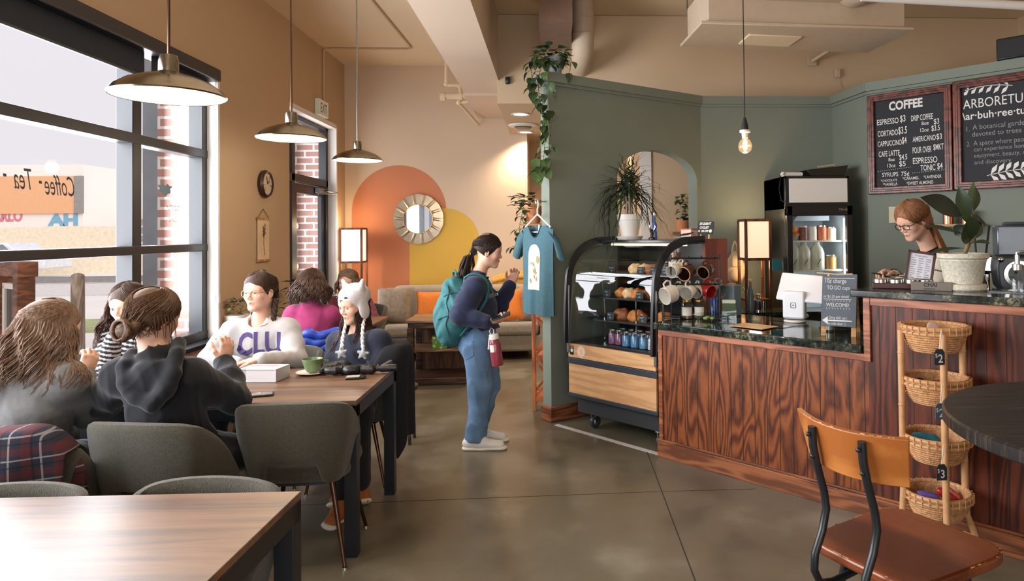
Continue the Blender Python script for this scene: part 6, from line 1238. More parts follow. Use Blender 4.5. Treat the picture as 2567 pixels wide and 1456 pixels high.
# window sill plant and dark plant by the door
c6 = at(575, 775, 5.98); c6[0] = max(c6[0], -2.68)
t_ = thing('sill_plant', 'small green plant in a white pot beside the big window', 'plant', (c6[0], c6[1], .72))
m = MB(); m.lathe([(0, 0), (.07, 0), (.10, .12), (.105, .16), (.095, .16), (0, .14)], 24); m.build('pot', white, t_); m = MB()
for k in range(60): a = PR_.uniform(0, 6.28); r_ = PR_.uniform(0, .10); b_ = Vector((r_ * math.cos(a), r_ * math.sin(a), .16 + PR_.uniform(0, .14))); s = PR_.uniform(.03, .06); leaf(m, b_, (math.cos(a), math.sin(a), PR_.uniform(-.2, 1)), s, s * .7, (0, 0, 1), .3, 'oval', 0 if PR_.random() < .5 else 2)
m.build('foliage', [pothos_m, stemm, leafmat('sill_leaf', (122, 146, 98))], t_, angle=80)
ps2 = thing('plant_stand', 'low dark stand under the small plants by the ochre wall', 'stand', (c6[0] + .02, c6[1] + .05, 0)); m = MB(); m.bx(-.07, .30, -.12, .16, .69, .719); m.build('top', dw, ps2, bevel=.003)
for x in (-.05, .27):
    for y in (-.1, .13): m = MB(); m.box((x, y, .345), (.03, .03, .69)); m.build('leg', dw, ps2)
c7 = at(640, 772, 6.08); t_ = thing('sill_plant', 'small leafy plant just behind the head of the girl in the white sweatshirt', 'plant', (c6[0] + .24, c6[1] + .08, .72)); m = MB(); m.lathe([(0, 0), (.05, 0), (.07, .11), (.06, .11), (0, .10)], 20); m.build('pot', terra, t_); m = MB()
for k in range(46): a = PR_.uniform(0, 6.28); r_ = PR_.uniform(0, .08); b_ = Vector((r_ * math.cos(a), r_ * math.sin(a), .12 + PR_.uniform(0, .16))); s = PR_.uniform(.03, .06); leaf(m, b_, (math.cos(a), math.sin(a), PR_.uniform(-.2, 1)), s, s * .7, (0, 0, 1), .3, 'oval', 0 if PR_.random() < .5 else 2)
m.build('foliage', [pothos_m, stemm, pothos_l], t_, angle=80)
c8 = at(725, 735, 7.0); t_ = thing('floor_plant', 'dark leafy plant standing before the glass door behind the woman in pink', 'plant', (max(c8[0], -2.55), 7.0, 0))
m = MB(); m.lathe([(0, 0), (.12, 0), (.15, .30), (.14, .30), (0, .27)], 24); m.build('pot', darkgrey, t_); m = MB()
for k in range(70): a = PR_.uniform(0, 6.28); r_ = PR_.uniform(0, .14); z = PR_.uniform(.35, 1.12); b_ = Vector((r_ * math.cos(a), r_ * math.sin(a), z)); s = PR_.uniform(.08, .15); leaf(m, b_, (math.cos(a), math.sin(a), PR_.uniform(-.1, 1)), s, s * .55, (0, 0, 1), .3, 'oval')
m.tube([(0, 0, .25), (.02, 0, 1.05)], .01, 6, 1); m.build('foliage', [darkp, stemm], t_, angle=80)
# ================================================================ hanging shirt
hx = Vector((-.113, 5.612, 0)); ts = thing('tshirt', 'teal T-shirt with a white arch print hanging on the end of the sage partition', 'shirt', hx, R(-56))
Zt = float(at(1360, 560, 5.62)[2]); ZB = Zt - .765
def shirt_grid(side):
    nu, nv = 29, 34; G = np.zeros((nu, nv, 3))
    for i in range(nu):
        u = -1 + 2 * i / (nu - 1)
        for j in range(nv):
            v = j / (nv - 1); z = Zt - .05 * abs(u) ** 1.3 * (1 - v) - v * .74; hw = .212 + .02 * (1 - v) ** 2 + .012 * v
            if side < 0 and abs(u) < .40 and v < .3: z -= (.115 * (1 - (u / .40) ** 2)) * (1 - v / .3)
            if side > 0 and abs(u) < .40 and v < .3: z -= (.02 * (1 - (u / .40) ** 2)) * (1 - v / .3)
            fold = (.012 * math.sin(7.5 * u + 1.2 * v) + .008 * math.sin(15 * u + 1)) * v
            G[i, j] = (u * hw, side * (.003 + .045 * (1 - u ** 4) * (.6 + .4 * v)) + fold * (1 - .6 * abs(u)), z)
    return G
teal = mat('teal_jersey', (66, 102, 114), .9, var=.12, vs_=50, bump=.2, bs=200)
gs = shirt_grid(-1); m = MB(); m.grid(gs); m.grid(shirt_grid(1)); 
for sx in (-1, 1):
    ring = []
    for (x, z, w) in ((.222, Zt - .075, .075), (.29, Zt - .13, .08), (.335, Zt - .22, .075), (.36, Zt - .275, .072)):
        ring.append([(sx * (x - .024) + .9 * w * math.cos(a) * .5, (.016 + .07 * max(0, x - .232)) * math.sin(a) * 1.4, z + w * math.cos(a) * (-.35)) for a in np.linspace(0, 2 * PI, 17)])
    m.grid(np.array(ring))
m.build('jersey', teal, ts, angle=70)
m = MB(); m.tube([tuple(Vector(gs[i, 0]) + Vector((0, -.001, 0))) for i in range(8, 21)], .007, 6, flat=.6); m.build('collar', mat('teal_collar', (56, 86, 98), .9), ts)
bv = BVHTree.FromPolygons([tuple(p) for p in gs.reshape(-1, 3)], [(i * 34 + j, (i + 1) * 34 + j, (i + 1) * 34 + j + 1, i * 34 + j + 1) for i in range(28) for j in range(33)])
def project(vs_, bvh, d, off, back=.6):
    out = []
    for v in vs_:
        h = bvh.ray_cast(Vector(v) - Vector(d) * back, Vector(d), 1.5)
        out.append(tuple(h[0] - Vector(d) * off) if h[0] is not None else tuple(v))
    return out
def print_poly(mb, poly, mi=0, off=.0015, n=14):
    """fill a 2D outline (x,z) with a fine grid clipped to it, laid on the jersey"""
    import mathutils.geometry as mg
    X = [p[0] for p in poly]; Z = [p[1] for p in poly]; bm = bmesh.new(); f = bm.faces.new([bm.verts.new((x, 0, z)) for x, z in poly])
    for k in range(1, n):
        for co, no in (((min(X) + (max(X) - min(X)) * k / n, 0, 0), (1, 0, 0)), ((0, 0, min(Z) + (max(Z) - min(Z)) * k / n), (0, 0, 1))): bmesh.ops.bisect_plane(bm, geom=bm.verts[:] + bm.edges[:] + bm.faces[:], plane_co=co, plane_no=no)
    bm.verts.index_update(); vs_ = [tuple(v.co) for v in bm.verts]; fs = [tuple(v.index for v in f.verts) for f in bm.faces]; bm.free()
    mb.add(project(vs_, bv, (0, 1, 0), off), fs, mi)
za, zb_ = Zt - .195, Zt - .54
m = MB(); print_poly(m, [(-.085, zb_), (.085, zb_), (.085, za - .06)] + [(.085 * math.cos(a), za - .06 + .085 * math.sin(a)) for a in np.linspace(.2, PI - .2, 11)] + [(-.085, za - .06)])
print_poly(m, [(-.03 + .022 * math.cos(a), 0) for a in ()] or [(.052 + .030 * math.cos(a), za - .10 + .033 * math.sin(a)) for a in np.linspace(0, 2 * PI, 17)[:-1]], 1, .003, 6)
for k in range(16):
    x0, z0 = PR_.uniform(-.07, .05), PR_.uniform(zb_ + .01, za - .15); a = PR_.uniform(.6, 2.4); L = PR_.uniform(.03, .065); dx, dz = math.cos(a) * L, math.sin(a) * L; w = .008; print_poly(m, [(x0, z0), (x0 + dx * .5 - dz / L * w, z0 + dz * .5 + dx / L * w), (min(x0 + dx, .08), z0 + dz), (x0 + dx * .5 + dz / L * w, z0 + dz * .5 - dx / L * w)], 1, .003, 4)
m.build('arch_print', [mat('print_white', (222, 222, 214), .8), mat('print_olive', (160, 150, 104), .8)], ts)
hgm = mat('white_hanger', (226, 222, 216), .4)
m = MB(); m.tube([(-.19, 0, Zt - .03), (-.02, 0, Zt + .065), (0, 0, Zt + .075), (0.0, 0, Zt + .12), (.012, 0, Zt + .14), (.014, .0, Zt + .17), (0, 0, Zt + .19), (-.018, 0, Zt + .185), (-.024, 0, Zt + .165)], .007, 8); m.tube([(0, 0, Zt + .075), (.02, 0, Zt + .065), (.19, 0, Zt - .03)], .007, 8); m.tube([(-.19, 0, Zt - .03), (-.1, 0, Zt - .07), (.1, 0, Zt - .07), (.19, 0, Zt - .03)], .005, 8)
o = m.build('coat_hanger', hgm, loc=hx, rz=R(-56)); tag(o, 'white plastic coat hanger holding the teal shirt on the column', 'hanger')
m = MB(); m.bx(-.008, .012, .012, .014, Zt - .10, Zt - .01); m.build('neck_label', white, ts)
m = MB(); m.tube([(0, .10, Zt + .182), (0, .03, Zt + .18), (0, -.01, Zt + .182), (0, -.014, Zt + .195)], .005, 6); o = m.build('wall_hook', steel, loc=hx, rz=R(-56)); tag(o, 'small metal hook on the column that carries the coat hanger', 'hook')
# ================================================================ things on the group table
def onz(px, py, z):
    d = MC.T @ np.array([(px - PPX) / FPX, (py - PPY) / FPX, 1.0]); t = (z - CAMZ) / d[2]; return np.array([0, 0, CAMZ]) + d * t
TT = .7505
p = onz(655, 955, TT); t_ = thing('book', 'thick white book lying on the group table in front of the girl in the sweatshirt', 'book', (p[0] - .005, p[1] + .05, TT), R(-7))
m = MB(); m.bx(-.105, .105, -.072, .072, .003, .066); m.build('pages', mat('page_white', (214, 210, 212), .8, var=.04, vs_=3, stretch=(1, 1, 120)), t_)
m = MB(); m.bx(-.109, .109, -.076, .076, .066, .069); m.bx(-.109, .109, -.076, .076, 0, .003); m.bx(.106, .109, -.076, .076, 0, .069); m.build('cover', mat('book_cover', (206, 204, 208), .4, var=.02), t_, bevel=.001)
m = MB(); m.bx(-.09, .07, .01, .05, .0691, .0696); m.build('cover_print', mat('cover_blush', (206, 150, 150), .5, var=.3, vs_=30), t_)
p = onz(645, 992, TT); t_ = thing('phone', 'smartphone lying face down at the near edge of the group table', 'phone', (p[0], p[1], TT), R(-72))
m = MB(); m.bx(-.036, .036, -.075, .075, 0, .009); m.build('body', caseblk, t_, bevel=.003); m = MB(); m.bx(-.030, .030, -.068, .068, .0091, .0096); m.build('back', mat('phone_back', (120, 122, 120), .2), t_); m = MB(); m.tube([(.026 * math.cos(a), .026 * math.sin(a) - .01, .0098) for a in np.linspace(0, 2 * PI, 25)[:-1]], .0016, 5, closed=True); m.build('ring', white, t_)
p = onz(778, 940, TT); t_ = thing('coffee_cup', 'green glazed coffee cup on the group table', 'cup', (p[0], p[1] + .035, TT + .0135))
gg = mat('green_glaze', (108, 130, 92), .25, var=.2, vs_=24)
m = MB(); m.lathe([(0, 0), (.03, 0), (.042, .018), (.056, .062), (.058, .074), (.054, .074), (.05, .055), (.0, .03)], 32); m.build('cup', gg, t_); m = MB(); m.lathe([(0, .058), (.051, .058)], 24); m.build('coffee', mat('latte', (170, 138, 104), .3), t_); m = MB(); m.tube([(.05, .02, .06), (.078, .03, .055), (.075, .03, .03), (.045, .02, .02)], .006, 8); m.build('handle', gg, t_)
o = MB(); o.lathe([(0, 0), (.045, 0), (.088, .012), (.09, .014), (.05, .006), (0, .006)], 32); o = o.build('saucer', mat('cream_saucer', (222, 212, 196), .35), loc=(p[0], p[1] + .035, TT)); tag(o, 'cream saucer under the green cup', 'saucer')
blk = mat('black_leather', (24, 24, 26), .4, var=.2, vs_=40, bump=.3, bs=60)
p = onz(890, 940, TT); t_ = thing('umbrella', 'folded black umbrella lying across the group table', 'umbrella', (p[0], p[1] + .02, TT + .028), R(6))
m = MB()
n = 22; pts = [(-.20 + .30 * i / (n - 1), .01 * math.sin(i * .9), .0) for i in range(n)]
m.tube(pts, [.012 + .022 * math.sin(PI * min(i / 13, 1) * .55 + .2) + .004 * math.sin(i * 2.3) for i in range(n)], 14, flat=.8); m.build('canopy', blk, t_); m = MB(); m.tube([(.10, 0, 0), (.13, 0, 0), (.14, 0, 0), (.22, .005, 0), (.225, .005, 0)], [.016, .016, .021, .021, .017], 14); m.build('handle', caseblk, t_, angle=30); m = MB(); m.tube([(.115, -.02, .0), (.12, 0, .023), (.13, .02, 0)], .004, 6); m.build('clasp', chrome, t_)
p = onz(822, 930, TT); t_ = thing('gloves', 'crumpled black leather gloves beside the folded umbrella', 'gloves', (p[0] + .02, p[1] + .05, TT + .002))
m = MB(); m.ball((0, 0, .02), (.055, .04, .024), 16, 10); m.ball((.045, .02, .024), (.05, .03, .026), 16, 10)
for k in range(4): m.tube([(-.02 + .02 * k, -.02, .02), (-.03 + .022 * k, -.05, .014), (-.035 + .024 * k, -.07, .009)], [.011, .010, .007], 8)
m.build('leather', blk, t_, angle=80)
p = onz(893, 948, TT); t_ = thing('wallet', 'small dark wallet with a pale edge lying in front of the umbrella', 'wallet', (p[0], p[1] - .005, TT), R(8)); m = MB(); m.bx(-.055, .05, -.028, .028, 0, .012); m.build('body', blk, t_, bevel=.005); m = MB(); m.bx(-.05, .02, -.029, .02, .0122, .015); m.build('card', mat('pale_card', (186, 180, 166), .4), t_)
tumb = onz(598, 978, TT); t_ = thing('drinking_glass', 'clear water glass on the group table left of the white book', 'glass', (tumb[0] - .01, tumb[1] + .03, TT)); m = MB(); m.lathe([(0, 0), (.028, 0), (.034, .11), (.031, .11), (.027, .008), (0, .008)], 20); m.build('tumbler', jar_glass, t_)
p = onz(245, 958, TT); t_ = thing('soup_bowl', 'white bowl on the group table between the girl in grey and the girl in black', 'bowl', (p[0] + .03, p[1] + .10, TT)); m = MB(); m.lathe([(0, 0), (.04, 0), (.085, .05), (.088, .052), (.08, .05), (.04, .008), (0, .008)], 28); m.build('bowl', white, t_)
p = onz(200, 960, TT); t_ = thing('soup_bowl', 'white bowl on the group table in front of the girl in grey', 'bowl', (p[0] + .0, p[1] + .22, TT)); m = MB(); m.lathe([(0, 0), (.04, 0), (.08, .05), (.083, .052), (.075, .05), (.04, .008), (0, .008)], 28); m.build('bowl', white, t_)
# clothes over chairs
def drape(chair_loc, rz, w, zt, lf, lb, mt, name, label, cat, seed=0, thick=.012, off=0.0, top=.79):
    r_ = random.Random(seed); ph = [r_.uniform(0, 6.28) for _ in range(5)]; nu, nv = 27, 31; G = np.zeros((nu, nv, 3))
    for i in range(nu):
        u = -1 + 2 * i / (nu - 1)
        for j in range(nv):
            v = -1 + 2 * j / (nv - 1); dist = abs(v) * (lf if v < 0 else lb); hang = max(0, dist - .05)
            side = -1 if v > 0 else 1
            y = -.285 + .0 * v + side * min(dist, .05) * 1.0 + side * (.012 + .02 * hang) + .014 * math.sin(9 * u + ph[0] + 2 * v) * min(1, hang * 5)
            z = zt - hang - .11 * max(0, (abs(u) - .55) / .45) ** 2.2 - .02 * abs(math.sin(4 * u + ph[1])) * abs(v) + .0 * v
            x = off + u * w * (1 + .10 * abs(v) * math.sin(ph[2])) + .012 * math.sin(7 * v + ph[3])
            y += .085 * abs(u) ** 2.2
            G[i, j] = (x, y, z)
    m = MB(); m.grid(G, thick=thick); o = m.build(name, mt, loc=(*chair_loc, 0), rz=rz, angle=80, sub=1); return tag(o, label, cat)
def plaid():
    m, t, p, N = nt('plaid_flannel'); L = t.links.new; tc = N('ShaderNodeTexCoord'); sp = N('ShaderNodeSeparateXYZ'); L(tc.outputs['Object'], sp.inputs[0]); col = None
    base = lin((42, 46, 62))
    prev = None
    for ax, per, ph, wd, c in ((0, .085, 0, .32, (96, 40, 42)), (2, .085, .02, .32, (96, 40, 42)), (0, .085, .036, .07, (176, 170, 168)), (2, .085, .04, .07, (176, 170, 168)), (0, .085, .06, .08, (24, 24, 30)), (2, .085, .066, .08, (24, 24, 30))):
        a = N('ShaderNodeMath', operation='ADD'); a.inputs[1].default_value = ph + 10 * per; L(sp.outputs[ax], a.inputs[0]); mo = N('ShaderNodeMath', operation='MODULO'); mo.inputs[1].default_value = per; L(a.outputs[0], mo.inputs[0]); lt_ = N('ShaderNodeMath', operation='LESS_THAN'); lt_.inputs[1].default_value = per * wd; L(mo.outputs[0], lt_.inputs[0]); mu = N('ShaderNodeMath', operation='MULTIPLY'); mu.inputs[1].default_value = .55; L(lt_.outputs[0], mu.inputs[0])
        mx = N('ShaderNodeMix', data_type='RGBA'); L(mu.outputs[0], mx.inputs[0]); mx.inputs[7].default_value = lin(c)
        if prev is None: mx.inputs[6].default_value = base
        else: L(prev, mx.inputs[6])
        prev = mx.outputs[2]
    L(prev, p.inputs['Base Color']); p.inputs['Roughness'].default_value = .95; return m
drape((-2.15, 2.98), R(2), .27, .83, .25, .42, plaid(), 'plaid_shirt', 'dark plaid flannel shirt hung over the chair of the girl in grey', 'shirt', 2)
coatm = mat('dark_coat', (15, 18, 25), .9, var=.15, vs_=20, bump=.2, bs=120)
drape((-1.26, 4.43), R(98), .23, .85, .30, .62, coatm, 'coat', 'dark navy coat hung over the chair back behind the cat hat', 'coat', 5, .018)
puff = mat('blue_nylon', (36, 66, 160), .4, var=.15, vs_=12)
m = MB()
for k in range(5):
    z = .80 - .055 * k
    m.tube([(-.27 + .018 * i, -.32 - .03 * math.sin(PI * i / 30) + (.09 * abs(-1 + i / 15) ** 2.2), z + .012 * math.sin(i * .7 + k)) for i in range(31)], [.034 + .004 * math.sin(i * 1.3 + k * 2) for i in range(31)], 10)
o = m.build('puffer_jacket', puff, loc=(-1.86, 5.60, 0), rz=R(-10), angle=80); tag(o, 'bright blue puffer jacket over the back of the chair of the woman in pink', 'jacket')
q = at(1003, 880, 5.2); t_ = thing('shopping_bag', 'small white and orange bag standing beyond the end of the group table', 'bag', (q[0], 5.2, 0)); 
m = MB(); m.lathe([(0, .42), (.07, .42), (.075, .55), (.07, .68), (.03, .73), (0, .72)], 14); m.build('pouch', mat('bag_white', (206, 192, 176), .6, var=.1), t_); m = MB(); m.tube([(.03, -.07, .52), (.065, -.05, .58), (.05, -.05, .66)], [.012, .02, .006], 8, flat=.4); m.build('print', orangef, t_)
t2 = thing('stool', 'low dark stool carrying the white and orange bag', 'stool', (q[0], 5.2, 0)); m = MB(); m.lathe([(0, .39), (.13, .39), (.13, .4195), (0, .4195)], 24); m.build('seat', dw, t2)
for k in range(4): a = PI / 4 + k * PI / 2; m = MB(); m.tube([(.09 * math.cos(a), .09 * math.sin(a), .39), (.12 * math.cos(a), .12 * math.sin(a), 0)], .012, 8); m.build('leg', dw, t2)
# ================================================================ people: smooth-blended bodies meshed from distance fields
class Field:
    def __init__(s): s.p = []
    def add(s, fn, c, r, k=.02, op=0): s.p.append((fn, np.array(c, float), r, k, op)); return s
    def cone(s, a, b, r1, r2, k=.02, op=0, flat=None):
        """tapered limb a->b; flat=(axis, factor) squashes it along an axis"""
        a, b = np.array(a, float), np.array(b, float); ba = b - a; L2 = ba @ ba + 1e-12
        if flat is not None: ax = np.array(flat[0], float); ax = ax / np.linalg.norm(ax); q = 1 / flat[1] - 1
        def fn(P):
            pa = P - a
            t = np.clip(pa @ ba / L2, 0, 1); d = pa - t[:, None] * ba
            if flat is not None: d = d + (d @ ax)[:, None] * ax * q
            return np.linalg.norm(d, axis=1) - (r1 + (r2 - r1) * t)
        return s.add(fn, (a + b) / 2, np.sqrt(L2) / 2 + max(r1, r2), k, op)
    def chain(s, pts, rs, k=.02, **kw):
        for i in range(len(pts) - 1): s.cone(pts[i], pts[i + 1], rs[i], rs[i + 1], k, **kw)
        return s
    def ell(s, c, r, Rm=None, k=.02, op=0):
        c = np.array(c, float); r = np.array(r, float); Rm = np.eye(3) if Rm is None else Rm
        def fn(P):
            q = (P - c) @ Rm; k0 = np.linalg.norm(q / r, axis=1); k1 = np.linalg.norm(q / r ** 2, axis=1) + 1e-9; return k0 * (k0 - 1) / k1
        return s.add(fn, c, r.max(), k, op)
    def torus(s, c, n, Rr, r, k=.006):
        c = np.array(c, float); n = np.array(n, float); n /= np.linalg.norm(n)
        def fn(P): q = P - c; h = q @ n; w = np.linalg.norm(q - h[:, None] * n, axis=1); return np.hypot(w - Rr, h) - r
        return s.add(fn, c, Rr + r, k)
    def cut(s, c, n, k=.004):
        """keep the side opposite to n"""
        c = np.array(c, float); n = np.array(n, float); n /= np.linalg.norm(n)
        return s.add(lambda P: -((P - c) @ n), c, 1e3, k, 1)
    def __call__(s, P):
        d = np.full(len(P), 10.0)
        for fn, c, r, k, op in s.p:
            m = np.einsum('ij,ij->i', P - c, P - c) < (r + .10 + 2 * k) ** 2
            if not m.any(): continue
            v = fn(P[m]); e = d[m]
            if op == 0: h = np.clip(.5 + .5 * (e - v) / k, 0, 1); d[m] = e * (1 - h) + v * h - k * h * (1 - h)
            else: v = -v; h = np.clip(.5 - .5 * (e - v) / k, 0, 1); d[m] = e * (1 - h) + v * h + k * h * (1 - h)
        return d
def wrinkle(amp, freq, seed=0):
    """soft waves plus a few sharper creases, as sweat cloth and denim fall"""
    r = np.random.default_rng(seed); K = r.normal(size=(9, 3)); K = K / np.linalg.norm(K, axis=1, keepdims=True) * freq * r.uniform(.5, 1.3, (9, 1)); ph = r.uniform(0, 6.28, 9)
    def f(P):
        w = 1.2 * np.sin(P @ K[0] * .35 + ph[0]) + .8 * np.sin(P @ K[1] * .5 + ph[1])
        a = amp * .8 * sum(np.sin(P @ K[i] + ph[i] + w) for i in range(4)) / 2
        for i in range(4, 9): q = np.sin(P @ K[i] * .8 + ph[i] + 1.5 * w); a = a - amp * .75 * ((1 - np.abs(q)) ** 3 - .2)
        return a
    return f
def mesh_field(F, h, lo, hi, disp=None):
    """surface nets on the occupied blocks only"""
    lo, hi = np.array(lo, float), np.array(hi, float); B = 8; nb = np.ceil((hi - lo) / (h * B)).astype(int)
    bi = np.stack(np.meshgrid(*[np.arange(n) for n in nb], indexing='ij'), -1).reshape(-1, 3); cen = lo + (bi + .5) * B * h
    keep = np.abs(F(cen)) < B * h * 1.25; bi = bi[keep]
    o = np.stack(np.meshgrid(*[np.arange(B + 1)] * 3, indexing='ij'), -1).reshape(-1, 3)
    gi = (bi[:, None, :] * B + o[None]).reshape(-1, 3); dim = nb * B + 2
    key = (gi[:, 0] * dim[1] + gi[:, 1]) * dim[2] + gi[:, 2]; uk, inv = np.unique(key, return_inverse=True)
    ug = np.stack([uk // (dim[1] * dim[2]), (uk // dim[2]) % dim[1], uk % dim[2]], 1); UP = lo + ug * h
    val = np.concatenate([F(UP[i:i + 200000]) for i in range(0, len(UP), 200000)])
    if disp is not None: val = val + disp(UP) 
    V = val[inv].reshape(len(bi), B + 1, B + 1, B + 1)
    c8 = np.stack([V[:, a:B + a, b:B + b, c:B + c] for a in (0, 1) for b in (0, 1) for c in (0, 1)], -1)
    act = (c8.min(-1) < 0) & (c8.max(-1) >= 0); ib, ix, iy, iz = np.nonzero(act); vals = c8[ib, ix, iy, iz]
    corner = np.array([(a, b, c) for a in (0, 1) for b in (0, 1) for c in (0, 1)], float)
    ed = [(i, j) for i in range(8) for j in range(i + 1, 8) if np.abs(corner[i] - corner[j]).sum() == 1]
    acc = np.zeros((len(ib), 3)); cnt = np.zeros(len(ib))
    for i, j in ed:
        a, b = vals[:, i], vals[:, j]; m = (a < 0) != (b < 0); t = a[m] / (a[m] - b[m]); acc[m] += corner[i] + t[:, None] * (corner[j] - corner[i]); cnt[m] += 1
    cell = bi[ib] * B + np.stack([ix, iy, iz], 1); verts = lo + (cell + acc / cnt[:, None]) * h
    ck = (cell[:, 0] * dim[1] + cell[:, 1]) * dim[2] + cell[:, 2]; so_ = np.argsort(ck); cks = ck[so_]
    def find(k): p = np.searchsorted(cks, k); p = np.clip(p, 0, len(cks) - 1); ok = cks[p] == k; return np.where(ok, so_[p], -1)
    faces = []; st = (dim[1] * dim[2], dim[2], 1)
    for ax, (u, w) in ((0, (1, 2)), (1, (2, 0)), (2, (0, 1))):
        e1 = 4 if ax == 0 else 2 if ax == 1 else 1
        a, b = vals[:, 0], vals[:, e1]; m = np.nonzero((a < 0) != (b < 0))[0]; k = ck[m]
        q = np.stack([find(k), find(k - st[u]), find(k - st[u] - st[w]), find(k - st[w])], 1); ok = (q >= 0).all(1); q = q[ok]; fl = a[m][ok] >= 0; q[fl] = q[fl][:, ::-1]; faces.append(q)
    return verts, np.concatenate(faces)
def np_obj(name, V, Fc, mt, parent, loc, col=None, smooth=True):
    me = bpy.data.meshes.new(name); V = np.asarray(V) - np.array(loc); me.vertices.add(len(V)); me.vertices.foreach_set('co', V.astype(np.float32).ravel())
    me.loops.add(Fc.size); me.loops.foreach_set('vertex_index', Fc.astype(np.int32).ravel()); me.polygons.add(len(Fc)); me.polygons.foreach_set('loop_start', np.arange(0, Fc.size, 4, dtype=np.int32)); me.polygons.foreach_set('loop_total', np.full(len(Fc), 4, np.int32))
    me.update(calc_edges=True); me.validate(); me.polygons.foreach_set('use_smooth', [True] * len(me.polygons)); me.materials.append(mt)
    if col is not None:
        at_ = me.color_attributes.new('col', 'FLOAT_COLOR', 'POINT'); c4 = np.ones((len(V), 4), np.float32); c4[:, :3] = col; at_.data.foreach_set('color', c4.ravel())
    o = bpy.data.objects.new(name, me); COL.objects.link(o); o.parent = parent; return o
def nrm(v): v = np.array(v, float); return v / (np.linalg.norm(v) + 1e-9)
def rot(yaw, pitch=0, roll=0):
    """columns = right, forward, up; yaw 0 looks to +Y, positive turns left; pitch positive looks up"""
    return np.array(Matrix.Rotation(R(yaw), 3, 'Z') @ Matrix.Rotation(R(pitch), 3, 'X') @ Matrix.Rotation(R(roll), 3, 'Y'))
def head_field(F, c, Rm, sc=1.0):
    T = lambda p: np.array(c) + Rm @ (np.array(p, float) * sc)
    E = lambda p, r, k=.02, op=0: F.ell(T(p), np.array(r) * sc, Rm, k * sc, op)
    Cn = lambda a, b, r1, r2, k=.02, op=0: F.cone(T(a), T(b), r1 * sc, r2 * sc, k * sc, op)
    E((0, -.014, .034), (.073, .093, .083)); E((0, .022, -.034), (.059, .066, .073), .03)
    for s in (-1, 1):
        Cn((s * .046, .0, -.050), (s * .012, .061, -.091), .018, .014, .035); E((s * .040, .058, -.022), (.022, .02, .022), .03); Cn((s * .044, .066, .019), (s * .014, .079, .015), .008, .008, .02)
    E((0, .046, .046), (.056, .042, .044), .04); Cn((-.008, .068, -.093), (.008, .068, -.093), .0125, .0125, .025)
    for s in (-1, 1): E((s * .032, .092, .0), (.019, .016, .011), .012, 1)
    Cn((0, .080, .008), (0, .1005, -.026), .0058, .0082, .012)
    for s in (-1, 1): E((s * .0105, .093, -.032), (.0078, .0085, .0065), .008)
    Cn((-.016, .082, -.0585), (.0, .0895, -.057), .0045, .0052, .007); Cn((.016, .082, -.0585), (0, .0895, -.057), .0045, .0052, .007); Cn((-.011, .083, -.0685), (.011, .083, -.0685), .0062, .0062, .008)
    Cn((-.018, .088, -.063), (.018, .088, -.063), .0016, .0016, .003, 1)
    for s in (-1, 1):
        E((s * .0745, -.008, -.006), (.008, .018, .031), .008); E((s * .083, -.004, -.004), (.005, .010, .018), .006, 1)
        Cn((s * .017, .0800, .0005), (s * .032, .0855, .0062), .0026, .0036, .005); Cn((s * .032, .0855, .0062), (s * .047, .0745, .0005), .0036, .0026, .005); Cn((s * .018, .0800, -.0045), (s * .046, .0755, -.0045), .0026, .0026, .006)
    return T
SKIN = lin((218, 172, 148))[:3]; LIP = lin((182, 112, 102))[:3]; BLUSH = lin((208, 142, 120))[:3]
skinm = mat('skin', (255, 255, 255), .5, var=.04, vs_=30, attr=True, spec=.4)
p_ = skinm.node_tree.nodes['Principled BSDF']; p_.inputs['Subsurface Weight'].default_value = .08; p_.inputs['Subsurface Radius'].default_value = (.012, .005, .003)
eyew = mat('eye_white', (232, 228, 222), .2, var=0); iris_m = mat('iris_brown', (72, 52, 38), .15, var=0)
def skin_colour(V, c, Rm, sc=1.0, tone=1.0):
    q = (V - np.array(c)) @ Rm / sc; col = np.tile(np.array(SKIN) * tone, (len(V), 1))
    def mixin(w, cc): col[:] = col * (1 - w[:, None]) + np.array(cc) * w[:, None]
    for s in (-1, 1): mixin(.45 * np.exp(-(((q - (s * .042, .066, -.03)) / (.02, .03, .018)) ** 2).sum(1)), BLUSH)
    mixin(.35 * np.exp(-(((q - (0, .10, -.03)) / (.014, .02, .014)) ** 2).sum(1)), BLUSH)
    mixin(.7 * np.clip(1.3 * np.exp(-(((q - (0, .088, -.0632)) / (.017, .014, .0085)) ** 4).sum(1)), 0, 1), LIP); return col
